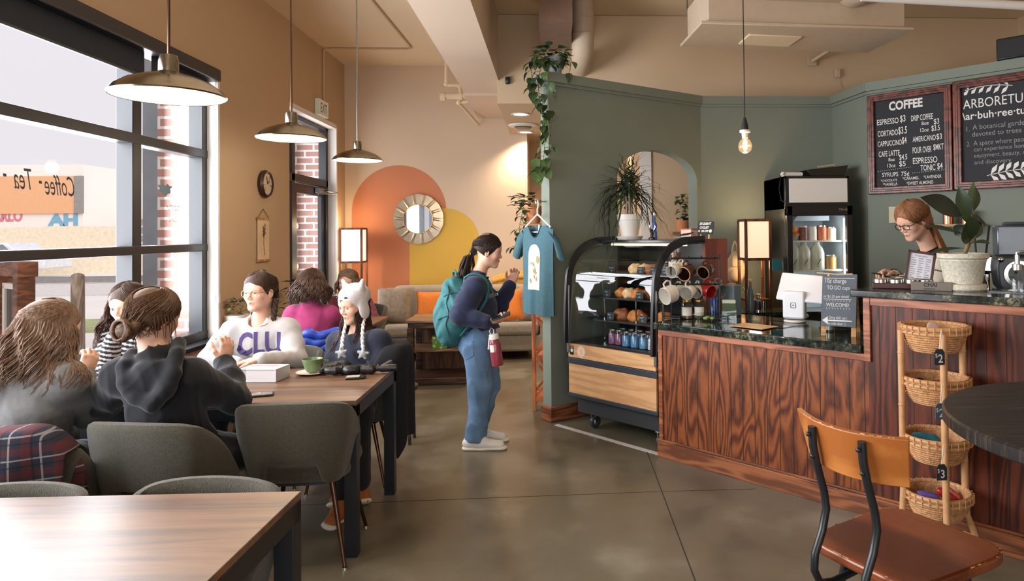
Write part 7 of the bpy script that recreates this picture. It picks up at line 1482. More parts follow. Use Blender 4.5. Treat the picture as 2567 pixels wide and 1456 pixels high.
def hand_field(F, w, d, n, curl=(35, 40, 30), side=1, sc=1.0, thumb=.6, spread=1.0, fan=0.0):
    """w wrist, d finger direction, n palm normal (fingers curl towards n); side +1 puts the thumb on d x n"""
    w = np.array(w, float); d = nrm(d); n = np.array(n, float); n = nrm(n - d * (n @ d)); x = np.cross(d, n) * side
    L = .088 * sc; F.cone(w, w + d * L * .5, .024 * sc, .030 * sc, .015, flat=(n, .62)); F.cone(w + d * L * .35 + x * .020 * sc, w + d * L * .92 + x * .024 * sc, .018 * sc, .013 * sc, .014, flat=(n, .75)); F.cone(w + d * L * .35 - x * .018 * sc, w + d * L * .88 - x * .024 * sc, .018 * sc, .012 * sc, .014, flat=(n, .75)); F.cone(w + d * L * .4, w + d * L * .95, .020 * sc, .014 * sc, .014, flat=(n, .75))
    for i, (off, ln, base) in enumerate(((.028, .072, .92), (.0095, .080, 1.0), (-.0095, .074, .97), (-.0275, .058, .88))):
        b = w + d * L * base + x * off * sc; a0 = R(curl[0] + fan * i); dd = d + x * off * 3.0 * spread; dd = nrm(dd); pts = [b]; ang = a0
        for k, (f, c_) in enumerate(((.46, 0), (.30, curl[1]), (.24, curl[2]))):
            ang = ang + R(c_); pts.append(pts[-1] + (dd * math.cos(ang) + n * math.sin(ang)) * ln * f * sc)
        F.chain(pts, [.0090 * sc, .0082 * sc, .0074 * sc, .0062 * sc], .004)
    b = w + d * L * .30 + x * .026 * sc; q1 = b + (x * .62 + d * .6 + n * .5 * thumb) * .036 * sc; q2 = q1 + (d * .80 + n * .7 * thumb + x * .15) * .030 * sc; q3 = q2 + (d * .75 + n * .8 * thumb - x * .12) * .022 * sc
    F.chain([b - d * .012 * sc, q1, q2, q3], [.0125 * sc, .0105 * sc, .0092 * sc, .0070 * sc], .007)
def bounds(F, pad=.03):
    C_ = np.array([c for _, c, r, _, op in F.p if op == 0]); r = np.array([r for _, c, r, _, op in F.p if op == 0])[:, None]; return (C_ - r).min(0) - pad, (C_ + r).max(0) + pad
# ---- hair
def lock_mesh(mb, pts, r0, n=5, tip=.25):
    k = len(pts); mb.tube(pts, [r0 * min(1, .25 + 4 * i / k) * (1 - (1 - tip) * (i / (k - 1)) ** 2) for i in range(k)], n, 0)
def hairmat(name, dark, light):
    m, t, p, N = nt(name); L = t.links.new; tc = N('ShaderNodeTexCoord'); mp = N('ShaderNodeMapping'); mp.inputs['Scale'].default_value = (150, 150, 22); L(tc.outputs['Object'], mp.inputs[0])
    n = N('ShaderNodeTexNoise', i_Scale=1.0, i_Detail=3); L(mp.outputs[0], n.inputs['Vector']); cr = N('ShaderNodeValToRGB'); e = cr.color_ramp.elements; e[0].position = .35; e[0].color = lin([.65 * a + .35 * b for a, b in zip(dark, light)]); e[1].position = .7; e[1].color = lin([.2 * a + .8 * b for a, b in zip(dark, light)]); L(n.outputs['Fac'], cr.inputs[0]); L(cr.outputs[0], p.inputs['Base Color'])
    p.inputs['Roughness'].default_value = .55; p.inputs['Specular IOR Level'].default_value = .25; b = N('ShaderNodeBump'); b.inputs['Strength'].default_value = .35; b.inputs['Distance'].default_value = .004; L(n.outputs['Fac'], b.inputs['Height']); L(b.outputs[0], p.inputs['Normal']); return m
def hair_cap(F, T, Rm, sc, thick=.011, face=True, low=-.045):
    F.ell(T((0, -.016, .036)), np.array((.074 + thick, .094 + thick, .084 + thick)) * sc, Rm, .02)
    F.ell(T((0, -.045, -.015)), np.array((.070 + thick * .6, .064 + thick, .075)) * sc, Rm, .03)
    F.ell(T((0, .038, .054)), np.array((.068, .053, .053)) * sc, Rm, .02)
    if face: F.ell(T((0, .110, -.034)), np.array((.063, .079, .097)) * sc, Rm, .012, 1)
    F.cut(T((0, 0, low)), -(Rm @ np.array((0, .55, 1.0))), .01)
def surf(T, th, el, off=.0):
    """point on the scalp ellipsoid: th azimuth (0 front, + right), el elevation"""
    a, b = R(th), R(el); return T(((.083 + off) * math.sin(a) * math.cos(b), -.016 + (.103 + off) * math.cos(a) * math.cos(b), .036 + (.093 + off) * math.sin(b)))
crown_part = lambda th, g: (th * .25, 80 + 10 * g.random())
def scalp_locks(mb, T, part, ths, els, tail, n, r=.0055, seed=0, jit=.5, off=.007):
    """locks run over the scalp from the parting to their exit, then follow tail(th, el, point) -> list of points"""
    g = random.Random(seed); n = int(n * 2.3); r = r * .58
    for i in range(n):
        th = ths[0] + (ths[1] - ths[0]) * (i + g.random() * jit) / n; e1 = els[0] + (els[1] - els[0]) * g.random(); th0, e0 = part(th, g)
        pts = [surf(T, th0 + (th - th0) * f, e0 + (e1 - e0) * f, off + .003 * math.sin(3.1 * f)) for f in np.linspace(0, 1, 7)]
        pts += tail(th, pts[-1], g); lock_mesh(mb, pts, r * (.7 + .6 * g.random()), 4)
# ---- clothing
def torso_field(F, J, g=0.0, hem=None, k=.05, w=1.0, dpt=1.0):
    """J: dict with neck, pelvis, sl, sr (shoulder joints); g grows the body"""
    nk, pv, sl, sr = (np.array(J[q], float) for q in ('neck', 'pelvis', 'sl', 'sr')); sh = (sl + sr) / 2; X = nrm(sr - sl); Z = nrm(sh - pv); Y = nrm(np.cross(Z, X)); X = np.cross(Y, Z); Rm = np.stack([X, Y, Z], 1); half = np.linalg.norm(sr - sl) / 2; L = np.linalg.norm(sh - pv)
    F.ell(pv + Z * L * .66, ((half * .86 + g) * w, (.105 + g) * dpt, L * .40 + g), Rm, k); F.ell(pv + Z * L * .34, ((half * .74 + g) * w, (.098 + g) * dpt, L * .34), Rm, k); F.ell(pv + Z * L * .04, ((half * .92 + g) * w, (.118 + g) * dpt, L * .26 + g), Rm, k)
    F.cone(sl + X * .03, sr - X * .03, .058 + g, .058 + g, k); F.cone(sh + Z * .01, nk + (nk - sh) * .1, .075 + g * .6, .055 + g * .5, .05); return Rm, half, L
def sleeve(F, s, e, w, r=(.062, .052, .040), cuff=.0, k=.03, frac=.96):
    s, e, w = (np.array(q, float) for q in (s, e, w)); w2 = e + (w - e) * frac; F.cone(s, s + (e - s) * .5, r[0], (r[0] + r[1]) / 2, k); F.cone(s + (e - s) * .5, e, (r[0] + r[1]) / 2, r[1], k); F.cone(e, e + (w2 - e) * .6, r[1] * 1.0, r[2] * 1.12, k); F.cone(e + (w2 - e) * .6, w2, r[2] * 1.12, r[2], k)
    if cuff: d = nrm(w2 - e); F.cone(w2 - d * .045, w2 + d * .004, r[2] * .92 + cuff, r[2] * .86 + cuff, .008)
def core(F, J, arms=True, legs=()):
    """the part of the body that clothes hide: slim but joined up"""
    nk, pv, sl, sr = (np.array(J[q], float) for q in ('neck', 'pelvis', 'sl', 'sr')); sh = (sl + sr) / 2
    F.cone(pv, sh, .075, .085, .03); F.cone(sl, sr, .045, .045, .03); F.cone(sh, nk, .062, .052, .03)
    for q in ('l', 'r'):
        if 'e' + q in J: F.cone(J['s' + q], J['e' + q], .042, .034, .02); F.cone(J['e' + q], J['w' + q], .034, .024, .015)
    for ch in legs: F.chain(ch, [.07, .05, .035][:len(ch)], .02)
def build_person(name, label, base, J, hc, hR, hsc, hands, legs=(), tone=1.0, h=.0042, group=None):
    root = thing(name, label, 'person', tuple(base), 0, group); F = Field(); T = head_field(F, hc, hR, hsc); nk = np.array(J['neck'], float)
    F.cone(T((0, -.018, -.055)), nk, .047 * hsc, .052, .03); core(F, J, True, legs)
    for w, d, n, kw in hands: hand_field(F, w, d, n, **kw)
    lo, hi = bounds(F); V, Fc = mesh_field(F, h, lo, hi); body = np_obj('body', V, Fc, skinm, root, base, skin_colour(V, hc, hR, hsc, tone))
    return root, T, F
def eyes(root, T, hR, base, hsc, look=(0, 0)):
    for s in (-1, 1):
        c = Vector(T((s * .032, .0712, .0))) - Vector(base); m = MB(); M = Matrix.Translation(c) @ Matrix([list(r_) for r_ in hR]).to_4x4() @ Matrix.Rotation(R(look[0]), 4, 'Z') @ Matrix.Rotation(R(look[1]), 4, 'X')
        m.ball((0, 0, 0), (.0122 * hsc,) * 3, 18, 12, 0, M); m.lathe([(0, .0127 * hsc), (.0058 * hsc, .0116 * hsc)], 16, 1, M @ Matrix.Rotation(R(-90), 4, 'X')); m.build('eye', [eyew, iris_m], root)
def brows(root, T, base, mt, hsc):
    for s in (-1, 1):
        m = MB(); m.tube([Vector(T((s * x, y, z))) - Vector(base) for x, y, z in ((.013, .0865, .0215), (.026, .0862, .0262), (.040, .0775, .0265), (.050, .068, .0215))], [.0026, .0032, .0028, .0012], 6); m.build('eyebrow', mt, root)
        m = MB(); m.tube([Vector(T((s * x, y, z))) - Vector(base) for x, y, z in ((.018, .0825, .0045), (.032, .0885, .0085), (.048, .0765, .0035))], [.0012, .0017, .001], 5); m.build('eyelashes', mat('lash', (40, 28, 24), .6, var=0), root)
def garment(name, F, mt, root, base, h=.0075, disp=None, colfn=None):
    lo, hi = bounds(F); V, Fc = mesh_field(F, h, lo, hi, disp); o = np_obj(name, V, Fc, mt, root, base, colfn(V) if colfn else None); return o, V, Fc
def add_hair(root, base, F, mb, mt, h=.005, name='hair', disp=None):
    lo, hi = bounds(F); V, Fc = mesh_field(F, h, lo, hi, disp); b = len(V); vs_ = [tuple(v) for v in V] + list(mb.v); fs = [tuple(f) for f in Fc] + [tuple(b + i for i in f) for f in mb.f]
    M2 = MB(); M2.v = [(x - base[0], y - base[1], z - base[2]) for x, y, z in vs_]; M2.f = fs; M2.m = [0] * len(fs)
    return M2.build(name, mt, root, angle=80)
def glasses(root, T, hR, base, mt, rx=.023, rz=.019, round_=True, tr=.0013):
    for s in (-1, 1):
        m = MB(); pts = []
        for a in np.linspace(0, 2 * PI, 29)[:-1]:
            ca, sa = math.cos(a), math.sin(a); e = 1 if round_ else .6; x = s * .033 + rx * math.copysign(abs(ca) ** e, ca); z = -.003 + rz * math.copysign(abs(sa) ** e, sa); pts.append(Vector(T((x, .098 - .18 * max(0, abs(x) - .03), z))) - Vector(base))
        m.tube(pts, tr, 6, closed=True); m.build('glasses_rim', mt, root)
        m = MB(); m.tube([Vector(T(q)) - Vector(base) for q in ((s * .055, .0935, .002), (s * .068, .078, .003), (s * .080, .0, .006), (s * .080, -.02, -.01))], tr, 6); m.build('glasses_temple', mt, root)
    m = MB(); m.tube([Vector(T(q)) - Vector(base) for q in ((-.011, .098, .003), (0, .1005, .007), (.011, .098, .003))], tr, 6); m.build('glasses_bridge', mt, root)
cotton = lambda n, c, **k: mat(n, c, .95, var=k.get('var', .12), vs_=k.get('vs_', 30), bump=k.get('bump', .12), bs=k.get('bs', 420), sheen=.15)
# ================================================================ the guests and the staff
def hang(c, L, wave=.012, out=.3, drift=(0, 0, 0), n=10, avoid=None, gap=.006):
    c = np.array(c, float); dr = np.array(drift, float)
    def f(th, p, g):
        o = p - c; o[2] = 0; o = nrm(o); l = L * (.78 + .35 * g.random()); ph = g.random() * 6.28; sd = np.array([-o[1], o[0], 0]); q = []
        for k in range(1, n + 1):
            t = k / n; q.append(p + np.array([0, 0, -l * t]) + o * out * .06 * math.sin(min(t * 2, 1.57)) + dr * t * t + (o * math.sin(ph + t * 10) + sd * math.cos(ph + t * 10)) * wave * .4 * min(1, t * 2.5) + (o * math.sin(th * .13 + t * 11) + sd * math.cos(th * .21 + t * 9)) * wave * .8 * min(1, t * 2))
        q = np.array(q)
        if avoid is not None:
            for _ in range(3): d = avoid(q); q = q + o * np.clip(gap - d, 0, .06)[:, None]
        return list(q)
    return f
def gather(pt, n=5, jit=.012, bulge=.02):
    pt = np.array(pt, float)
    def f(th, p, g):
        e = pt + np.array([g.gauss(0, jit) for _ in range(3)]); return [p + (e - p) * (k / n) + nrm(p - pt) * 0 for k in range(1, n + 1)]
    return f
mid_part = lambda th, g: ((4 if th > 0 else -4) + g.gauss(0, 2), 62 + g.random() * 55)
side_part = lambda th, g: (-24 + g.gauss(0, 3), 62 + g.random() * 40)
back_part = lambda th, g: (th * .85, 12 + 30 * g.random())
denim = mat('blue_denim', (98, 130, 166), .9, var=.3, vs_=7, bump=.35, bs=300); denim_d = cotton('dark_denim', (40, 46, 58)); blackp = cotton('black_trousers', (26, 26, 30))
def trousers(root, base, pv, legs, mt, name='trousers', r=(.092, .066, .056), hip=(.17, .13, .12), hR=np.eye(3), disp=None, h=.008):
    F = Field(); F.ell(pv, hip, hR, .06)
    for ch in legs:
        ch = [np.array(q, float) for q in ch]; F.chain(ch, list(r)[:len(ch)], .04)
    return garment(name, F, mt, root, base, h, disp or wrinkle(.003, 38, 3))
def shoe(root, base, heel, toe, upper, sole, name='shoe', up=(0, 0, 1), w=.045, hgt=.07):
    heel, toe = np.array(heel, float), np.array(toe, float); d = nrm(toe - heel); u = np.array(up, float); u = nrm(u - d * (u @ d)); L = np.linalg.norm(toe - heel); F = Field()
    F.cone(heel + u * .045, heel + d * L * .35 + u * .055, .040, .044, .03, flat=(np.cross(d, u), .85)); F.cone(heel + d * L * .3 + u * .045, toe - d * .03 + u * .028, .044, .034, .03); F.cone(heel + u * .05 + d * .015, heel + u * hgt + d * .02, .038, .036, .02); F.cut(heel + u * .018, -u, .004)
    o, V, Fc = garment(name, F, upper, root, base, .006)
    F2 = Field(); F2.cone(heel + u * .012, heel + d * L * .4 + u * .012, .043, .042, .02, flat=(u, .42)); F2.cone(heel + d * L * .4 + u * .012, toe - d * .02 + u * .012, .042, .042, .02, flat=(u, .42)); s_, _, _ = garment('sole', F2, sole, root, base, .005); s_.parent = o
    x = np.cross(d, u)
    for k in range(4):
        c = heel + d * L * (.42 + .085 * k) + u * (.094 - .011 * k); m = MB(); m.tube([Vector(c - x * .024 - np.array(base) - u * .009), Vector(c - np.array(base) + u * .0), Vector(c + x * .024 - np.array(base) - u * .009)], .003, 5); m.build('lace', mat('lace_white', (226, 222, 212), .8), root).parent = o
    return o
whites = mat('white_leather', (226, 224, 220), .5, var=.04); rubber = mat('white_rubber', (226, 220, 206), .6, var=.08)
V3 = lambda px, py, Y: at(px, py, Y)
# ---- girl in the black hoodie, back to us
hc = V3(386, 797, 3.06); hR = rot(-24, -8, 6); base = (-1.655, 3.16, 0); pv = np.array([-1.64, 3.14, .575])
J = dict(neck=V3(388, 888, 3.03), pelvis=pv, sl=V3(300, 948, 3.05), sr=V3(482, 942, 3.09), er=V3(590, 1004, 3.27), wr=V3(562, 908, 3.44), el=V3(262, 1010, 3.22), wl=V3(330, 952, 3.50))
lg = [[pv + (-.09, .05, 0), (-1.66, 3.47, .50), (-1.62, 3.42, .10)], [pv + (.09, .05, 0), (-1.42, 3.47, .50), (-1.40, 3.36, .10)]]
root, T, B = build_person('person', 'person with a messy bun in a black hoodie, seen from behind at the group table', base, J, hc, hR, 1.0, [(J['wr'], (.12, .15, 1), (-.75, .45, .2), dict(curl=(30, 45, 35), side=1, thumb=.9)), (J['wl'], (.5, .8, -.1), (.2, 0, -1), dict(curl=(10, 20, 15), side=-1))], lg)
hood_m = cotton('black_hoodie', (13, 15, 22), var=.18, vs_=22); F = Field(); Rm, hf, L_ = torso_field(F, J, .030); sleeve(F, J['sr'], J['er'], J['wr'], (.074, .066, .046), .006); sleeve(F, J['sl'], J['el'], J['wl'], (.074, .066, .046), .006)
nk = J['neck']; X, Y, Z = Rm.T
rim = [nk + X * a * .092 + Y * b + Z * c for a, b, c in ((-1.0, .03, .015), (-1.12, -.045, -.01), (-1.0, -.10, -.07), (-.6, -.135, -.13), (0, -.15, -.165), (.6, -.135, -.13), (1.0, -.10, -.07), (1.12, -.045, -.01), (1.0, .03, .015))]
F.chain(rim, [.030] * 9, .014); F.ell(nk - Z * .085 - Y * .085, (.085, .045, .085), Rm, .03); F.cone(nk + Z * .05, nk - Z * .0 + Y * .01, .056, .060, .02, 1); hoodF = F
garment('hoodie', F, hood_m, root, base, .006, wrinkle(.0042, 26, 1))
hb = hairmat('light_brown_hair', (44, 31, 24), (112, 82, 58)); F = Field(); hair_cap(F, T, hR, 1.0, .012, True, -.06); bun = T((.012, -.118, -.052)); F.ell(bun, (.046, .038, .040), hR, .012); F.ell(T((.045, -.110, -.03)), (.024, .024, .024), hR, .01); F.ell(T((-.02, -.112, -.085)), (.028, .022, .022), hR, .01)
m = MB(); scalp_locks(m, T, lambda th, g: (th * .35, 82 + 8 * g.random()), (-180, 180), (-8, 30), gather(bun, 5, .016), 150, .007, 1)
g = random.Random(4)
for k in range(26):
    a = g.uniform(0, 6.28); c = np.array(bun); m.tube([c + hR @ np.array([.045 * math.cos(a + q) * (1 + .2 * math.sin(3 * q)), -.01 - .022 * math.sin(q * 1.3), .042 * math.sin(a + q)]) for q in np.linspace(0, 2.4, 8)], [.006, .007, .007, .007, .007, .006, .005, .003], 5)
for k in range(22): th = g.uniform(110, 250); p0 = surf(T, th, -28, -.012); m.tube([p0, p0 + (g.gauss(0, .012), -.012, -.03), p0 + (g.gauss(0, .02), -.016 - .01 * g.random(), -.06 - .03 * g.random())], [.003, .0026, .001], 4)
for k in range(8): p0 = surf(T, 70 + 8 * k, -5, .004); m.tube([p0, p0 + hR @ np.array((.01, .01, -.04)), p0 + hR @ np.array((.012 + g.gauss(0, .01), .02, -.10))], [.003, .003, .001], 4)
add_hair(root, base, F, m, hb); trousers(root, base, pv, lg, blackp)
for q in lg: shoe(root, base, np.array(q[2]) * (1, 1, 0) + (0, -.05, .0), np.array(q[2]) * (1, 1, 0) + (0.02, .19, .0), caseblk, rubber)
# ---- girl in grey, left edge
hc = V3(128, 828, 3.08); hR = rot(-52, -14, 0); base = (-2.15, 2.98, 0); pv = np.array([-2.22, 3.06, .575])
J = dict(neck=V3(92, 915, 3.02), pelvis=pv, sl=V3(8, 960, 3.06), sr=V3(178, 955, 3.04), er=V3(214, 1036, 3.22), wr=V3(212, 938, 3.40), el=V3(20, 1040, 3.3), wl=V3(120, 960, 3.46))
lg = [[pv + (-.09, .05, 0), (-2.40, 3.47, .50), (-2.38, 3.40, .10)], [pv + (.09, .05, 0), (-2.20, 3.47, .50), (-2.20, 3.40, .10)]]
root, T, B = build_person('person', 'person with long wavy hair in a grey sweatshirt at the left edge of the photo', base, J, hc, hR, 1.0, [(J['wr'], (.22, .2, 1), (-.7, .7, .1), dict(curl=(45, 55, 40), side=1, thumb=1.0)), (J['wl'], (.6, .7, .2), (.2, .2, -1), dict(curl=(20, 30, 25), side=-1))], lg)
greym = cotton('grey_sweatshirt', (104, 103, 102), var=.15, vs_=40); F = Field(); Rm, hf, L_ = torso_field(F, J, .028); sleeve(F, J['sr'], J['er'], J['wr'], (.070, .060, .044), .006); sleeve(F, J['sl'], J['el'], J['wl'], (.070, .060, .044), .006); F.torus(J['neck'] + (0, 0, .0), (0, -.1, 1), .062, .012); F.cone(J['neck'] + (0, 0, .06), J['neck'] + (0, 0, -.01), .055, .055, .02, 1); greyF = F
garment('sweatshirt', F, greym, root, base, .0075, wrinkle(.0045, 25, 4))
gh = hairmat('ash_brown_hair', (58, 43, 34), (146, 116, 92)); F = Field(); hair_cap(F, T, hR, 1.0, .014, True, -.09); F.ell(T((0, -.07, -.07)), (.085, .06, .10), hR, .04); F.ell(np.array(hc) + (-.06, -.045, -.16), (.11, .055, .13), None, .05)
m = MB(); scalp_locks(m, T, mid_part, (-160, -48), (-12, 10), hang(hc, .27, .014, .5, (-.02, -.02, 0), avoid=greyF), 60, .0075, 7); scalp_locks(m, T, mid_part, (40, 178), (-12, 10), hang(hc, .24, .014, .6, (-.05, -.03, 0), avoid=greyF), 85, .0075, 8)
scalp_locks(m, T, mid_part, (140, 220), (-20, 0), hang(hc, .30, .016, .6, (-.10, -.03, 0), avoid=greyF), 60, .008, 9); scalp_locks(m, T, crown_part, (-185, -50), (-20, 10), hang(hc, .20, .012, .6, (-.06, -.03, 0), avoid=greyF), 60, .008, 10); scalp_locks(m, T, crown_part, (50, 185), (-20, 10), hang(hc, .20, .012, .6, (-.06, -.03, 0), avoid=greyF), 60, .008, 11); add_hair(root, base, F, m, gh); trousers(root, base, pv, lg, denim_d)
for q in lg: shoe(root, base, np.array(q[2]) * (1, 1, 0) + (0, -.05, .0), np.array(q[2]) * (1, 1, 0) + (0.02, .19, .0), caseblk, rubber)
# ---- girl in the striped top, by the window
hc = V3(322, 764, 4.14); hR = rot(172, -12, 0); base = (-2.47, 4.16, 0); pv = np.array([-2.50, 4.20, .57])
J = dict(neck=V3(330, 820, 4.18), pelvis=pv, sr=V3(270, 858, 4.16), sl=V3(398, 858, 4.18), er=V3(262, 930, 3.96), wr=V3(285, 850, 3.92), el=V3(425, 930, 4.00), wl=V3(370, 935, 3.80))
lg = [[pv + (.09, -.05, 0), (-2.36, 3.78, .50), (-2.34, 3.80, .10)], [pv + (-.09, -.05, 0), (-2.56, 3.78, .50), (-2.54, 3.80, .10)]]
root, T, B = build_person('person', 'person with long dark wavy hair in a black and white striped top beside the window', base, J, hc, hR, 1.0, [(J['wr'], (.25, .1, 1), (.7, .5, .1), dict(curl=(40, 50, 40), side=1, thumb=.9)), (J['wl'], (-.8, -.2, .05), (0, 0, -1), dict(curl=(15, 25, 15), side=-1))], lg)
eyes(root, T, hR, base, 1.0, (0, -14)); hm = hairmat('dark_brown_hair', (36, 26, 22), (92, 68, 54)); brows(root, T, base, hm, 1.0)
stripe = mat('striped_jersey', (255, 255, 255), .95, var=.06, attr=True, bump=.2, bs=220); F = Field(); Rm, hf, L_ = torso_field(F, J, .018); sleeve(F, J['sr'], J['er'], J['wr'], (.062, .054, .040), .004); sleeve(F, J['sl'], J['el'], J['wl'], (.062, .054, .040), .004); F.cone(J['neck'] + (0, -.01, .07), J['neck'] + (0, -.02, -.02), .056, .060, .02, 1); strF = F
def stripes(per, duty, a, b):
    def f(V): s = (((V[:, 2] + .25 * np.abs(V[:, 0] - J['neck'][0])) / per) % 1) < duty; return np.where(s[:, None], np.array(lin(a)[:3]), np.array(lin(b)[:3]))
    return f
garment('striped_top', F, stripe, root, base, .0065, wrinkle(.003, 28, 5), stripes(.026, .42, (196, 192, 190), (30, 30, 36)))
F = Field(); hair_cap(F, T, hR, 1.0, .012, True, -.07); m = MB(); scalp_locks(m, T, mid_part, (-175, -52), (-12, 12), hang(hc, .28, .018, .7, (.02, 0, 0), avoid=strF), 75, .0075, 12); scalp_locks(m, T, mid_part, (52, 175), (-12, 12), hang(hc, .28, .018, .7, (-.02, 0, 0), avoid=strF), 75, .0075, 13); add_hair(root, base, F, m, hm); trousers(root, base, pv, lg, blackp)
for q in lg: shoe(root, base, np.array(q[2]) * (1, 1, 0) + (0, .05, .0), np.array(q[2]) * (1, 1, 0) + (0.0, -.19, .0), caseblk, rubber)
# ---- girl in the lettered sweatshirt
hc = V3(652, 731, 4.45); hR = rot(162, -2, 0); base = (-1.80, 4.52, 0); pv = np.array([-1.86, 4.56, .57])
J = dict(neck=V3(656, 800, 4.49), pelvis=pv, sr=V3(586, 832, 4.47), sl=V3(722, 832, 4.50), er=V3(526, 902, 4.42), wr=V3(598, 916, 4.10), el=V3(742, 902, 4.40), wl=V3(650, 903, 4.10))
lg = [[pv + (.09, -.05, 0), (-1.74, 4.10, .50), (-1.74, 4.12, .10)], [pv + (-.09, -.05, 0), (-1.96, 4.10, .50), (-1.96, 4.12, .10)]]
root, T, B = build_person('person', 'person with round glasses and a white sweatshirt with purple letters behind the group table', base, J, hc, hR, 1.02, [(J['wr'], (-.25, -1, -.02), (0, 0, -1), dict(curl=(12, 22, 18), side=-1, thumb=.4)), (J['wl'], (-.95, -.15, -.05), (0, 0, -1), dict(curl=(15, 25, 18), side=1, thumb=.4))], lg, 1.05, .0036)
eyes(root, T, hR, base, 1.02, (6, 0)); hm2 = hairmat('chestnut_hair', (34, 23, 19), (84, 58, 44)); brows(root, T, base, hm2, 1.02); glasses(root, T, hR, base, metal('gold_wire', (190, 160, 130), .25), .0235, .020)
swm = cotton('white_sweatshirt', (190, 187, 188), var=.05, vs_=14, bump=.12); F = Field(); Rm, hf, L_ = torso_field(F, J, .034, w=1.04); sleeve(F, J['sr'], J['er'], J['wr'], (.078, .068, .046), .006); sleeve(F, J['sl'], J['el'], J['wl'], (.078, .068, .046), .006); nk = J['neck']; F.torus(nk + (0, -.018, -.005), (0, -.32, 1), .066, .011); F.cone(nk + (0, 0, .08), nk + (0, -.03, -.02), .056, .060, .016, 1)
o, V, Fc = garment('sweatshirt', F, swm, root, base, .007, wrinkle(.0042, 24, 6)); bvs = BVHTree.FromPolygons([tuple(v) for v in V], [tuple(f) for f in Fc])
def chest_text(mb, txt, size, px, py, Y, bvh, base, sx=1.0, off=.0025, bold=.02, sub=3, arc=0, axis=((1, 0, 0), (0, 0, 1)), d=(0, 1, 0)):
    vs_, fs = text_mesh(txt, 1.0, align='CENTER', offset=bold); bm = bmesh.new(); bv_ = [bm.verts.new(v) for v in vs_]
    for f in fs:
        try: bm.faces.new([bv_[i] for i in f])
        except ValueError: pass
    xs_ = [v[0] for v in vs_]
    for k in range(1, 14): bmesh.ops.bisect_plane(bm, geom=bm.verts[:] + bm.edges[:] + bm.faces[:], plane_co=(min(xs_) + (max(xs_) - min(xs_)) * k / 14, 0, 0), plane_no=(1, 0, 0))
    for k in range(1, 4): bmesh.ops.bisect_plane(bm, geom=bm.verts[:] + bm.edges[:] + bm.faces[:], plane_co=(0, .18 * k, 0), plane_no=(0, 1, 0))
    bm.verts.index_update(); c = at(px, py, Y); ax, az = np.array(axis[0], float), np.array(axis[1], float); P = []
    for v in bm.verts:
        x, y = v.co.x * size * sx, v.co.y * size; P.append(tuple(c + ax * x + az * (y - arc * x * x)))
    fs = [tuple(v.index for v in f.verts) for f in bm.faces]; bm.free(); Q = np.array(project(P, bvh, d, off, .09)); e = (Q - np.array(P)) @ np.array(d, float); md = np.median(e); Q = np.array(P) + np.clip(e, md - .03, md + .05)[:, None] * np.array(d, float); mb.add([tuple(p - np.array(base)) for p in Q], fs)
purple = mat('purple_felt', (84, 70, 124), .9, var=.15, vs_=60)
m = MB(); chest_text(m, 'CLU', .185, 640, 888, 4.33, bvs, base, .72, .003, .03, arc=.5, axis=((1, .0, 0), (0, 0, 1))); m.build('lettering', purple, root)
m = MB(); chest_text(m, 'California Lutheran', .030, 645, 908, 4.33, bvs, base, .95, .003, .0, arc=1.6); m.build('small_lettering', mat('grey_print', (120, 116, 130), .9), root)
m = MB(); pts = project([tuple(nk + (0.07 * math.sin(a), -.2, -.012 - .022 * math.cos(a))) for a in np.linspace(-1.4, 1.4, 15)], bvs, (0, 1, 0), .002); m.tube([Vector(p) - Vector(base) for p in pts], .0012, 4); m.ball(Vector(pts[7]) - Vector(base), .006, 8, 6); m.build('necklace', metal('silver_chain', (180, 176, 168), .25), root)
F = Field(); hair_cap(F, T, hR, 1.02, .007, True, -.03); tl = T((.055, -.065, -.06)); m = MB(); scalp_locks(m, T, mid_part, (-150, -38), (0, 20), gather(T((-.05, -.075, -.05)), 5, .01), 60, .0052, 14, off=.003); scalp_locks(m, T, mid_part, (38, 170), (0, 20), gather(tl, 5, .01), 70, .0052, 15, off=.003)
for s in (-1, 1):
    b0 = T((s * .058, -.05, -.05)); end = [b0 + np.array((0, -.0, -.025 * k)) + hR @ np.array((s * (.012 + .002 * k), .012 * k * .5, 0)) for k in range(8)]
    for w_ in range(3): m.tube([p + np.array((.012 * math.cos(k * 1.6 + w_ * 2.1), .010 * math.sin(k * 1.6 + w_ * 2.1), 0)) for k, p in enumerate(end)], [.013 - .0008 * k for k in range(8)], 7)
add_hair(root, base, F, m, hm2); trousers(root, base, pv, lg, denim_d)
for q in lg: shoe(root, base, np.array(q[2]) * (1, 1, 0) + (0, .05, .0), np.array(q[2]) * (1, 1, 0) + (0.0, -.19, .0), whites, rubber)
# ---- girl in the cat hat
hc = V3(888, 763, 4.46); hR = rot(146, -12, 2); base = (-1.26, 4.43, 0); pv = np.array([-1.22, 4.46, .575]); X0 = hR[:, 0]
J = dict(neck=V3(901, 828, 4.50), pelvis=pv, sr=V3(846, 862, 4.58), sl=V3(952, 858, 4.38), er=V3(838, 950, 4.42), wr=V3(865, 965, 4.26), el=V3(958, 955, 4.28), wl=V3(915, 965, 4.24))
J['wr'][2] = J['wl'][2] = .62; J['er'][2] = J['el'][2] = .66
lg = [[pv + (.06, -.08, 0), (-1.12, 4.06, .49), (-1.10, 3.98, .14)], [pv + (-.10, -.04, 0), (-1.32, 4.10, .49), (-1.16, 3.86, .12)]]
root, T, B = build_person('person', 'person in a white knitted cat hat with braided ties and a navy top', base, J, hc, hR, 1.0, [(J['wr'], (-.5, -.8, 0), (0, 0, -1), dict(curl=(10, 20, 15), side=-1)), (J['wl'], (-.6, -.7, 0), (0, 0, -1), dict(curl=(10, 20, 15), side=1))], lg, 1.0, .0036)
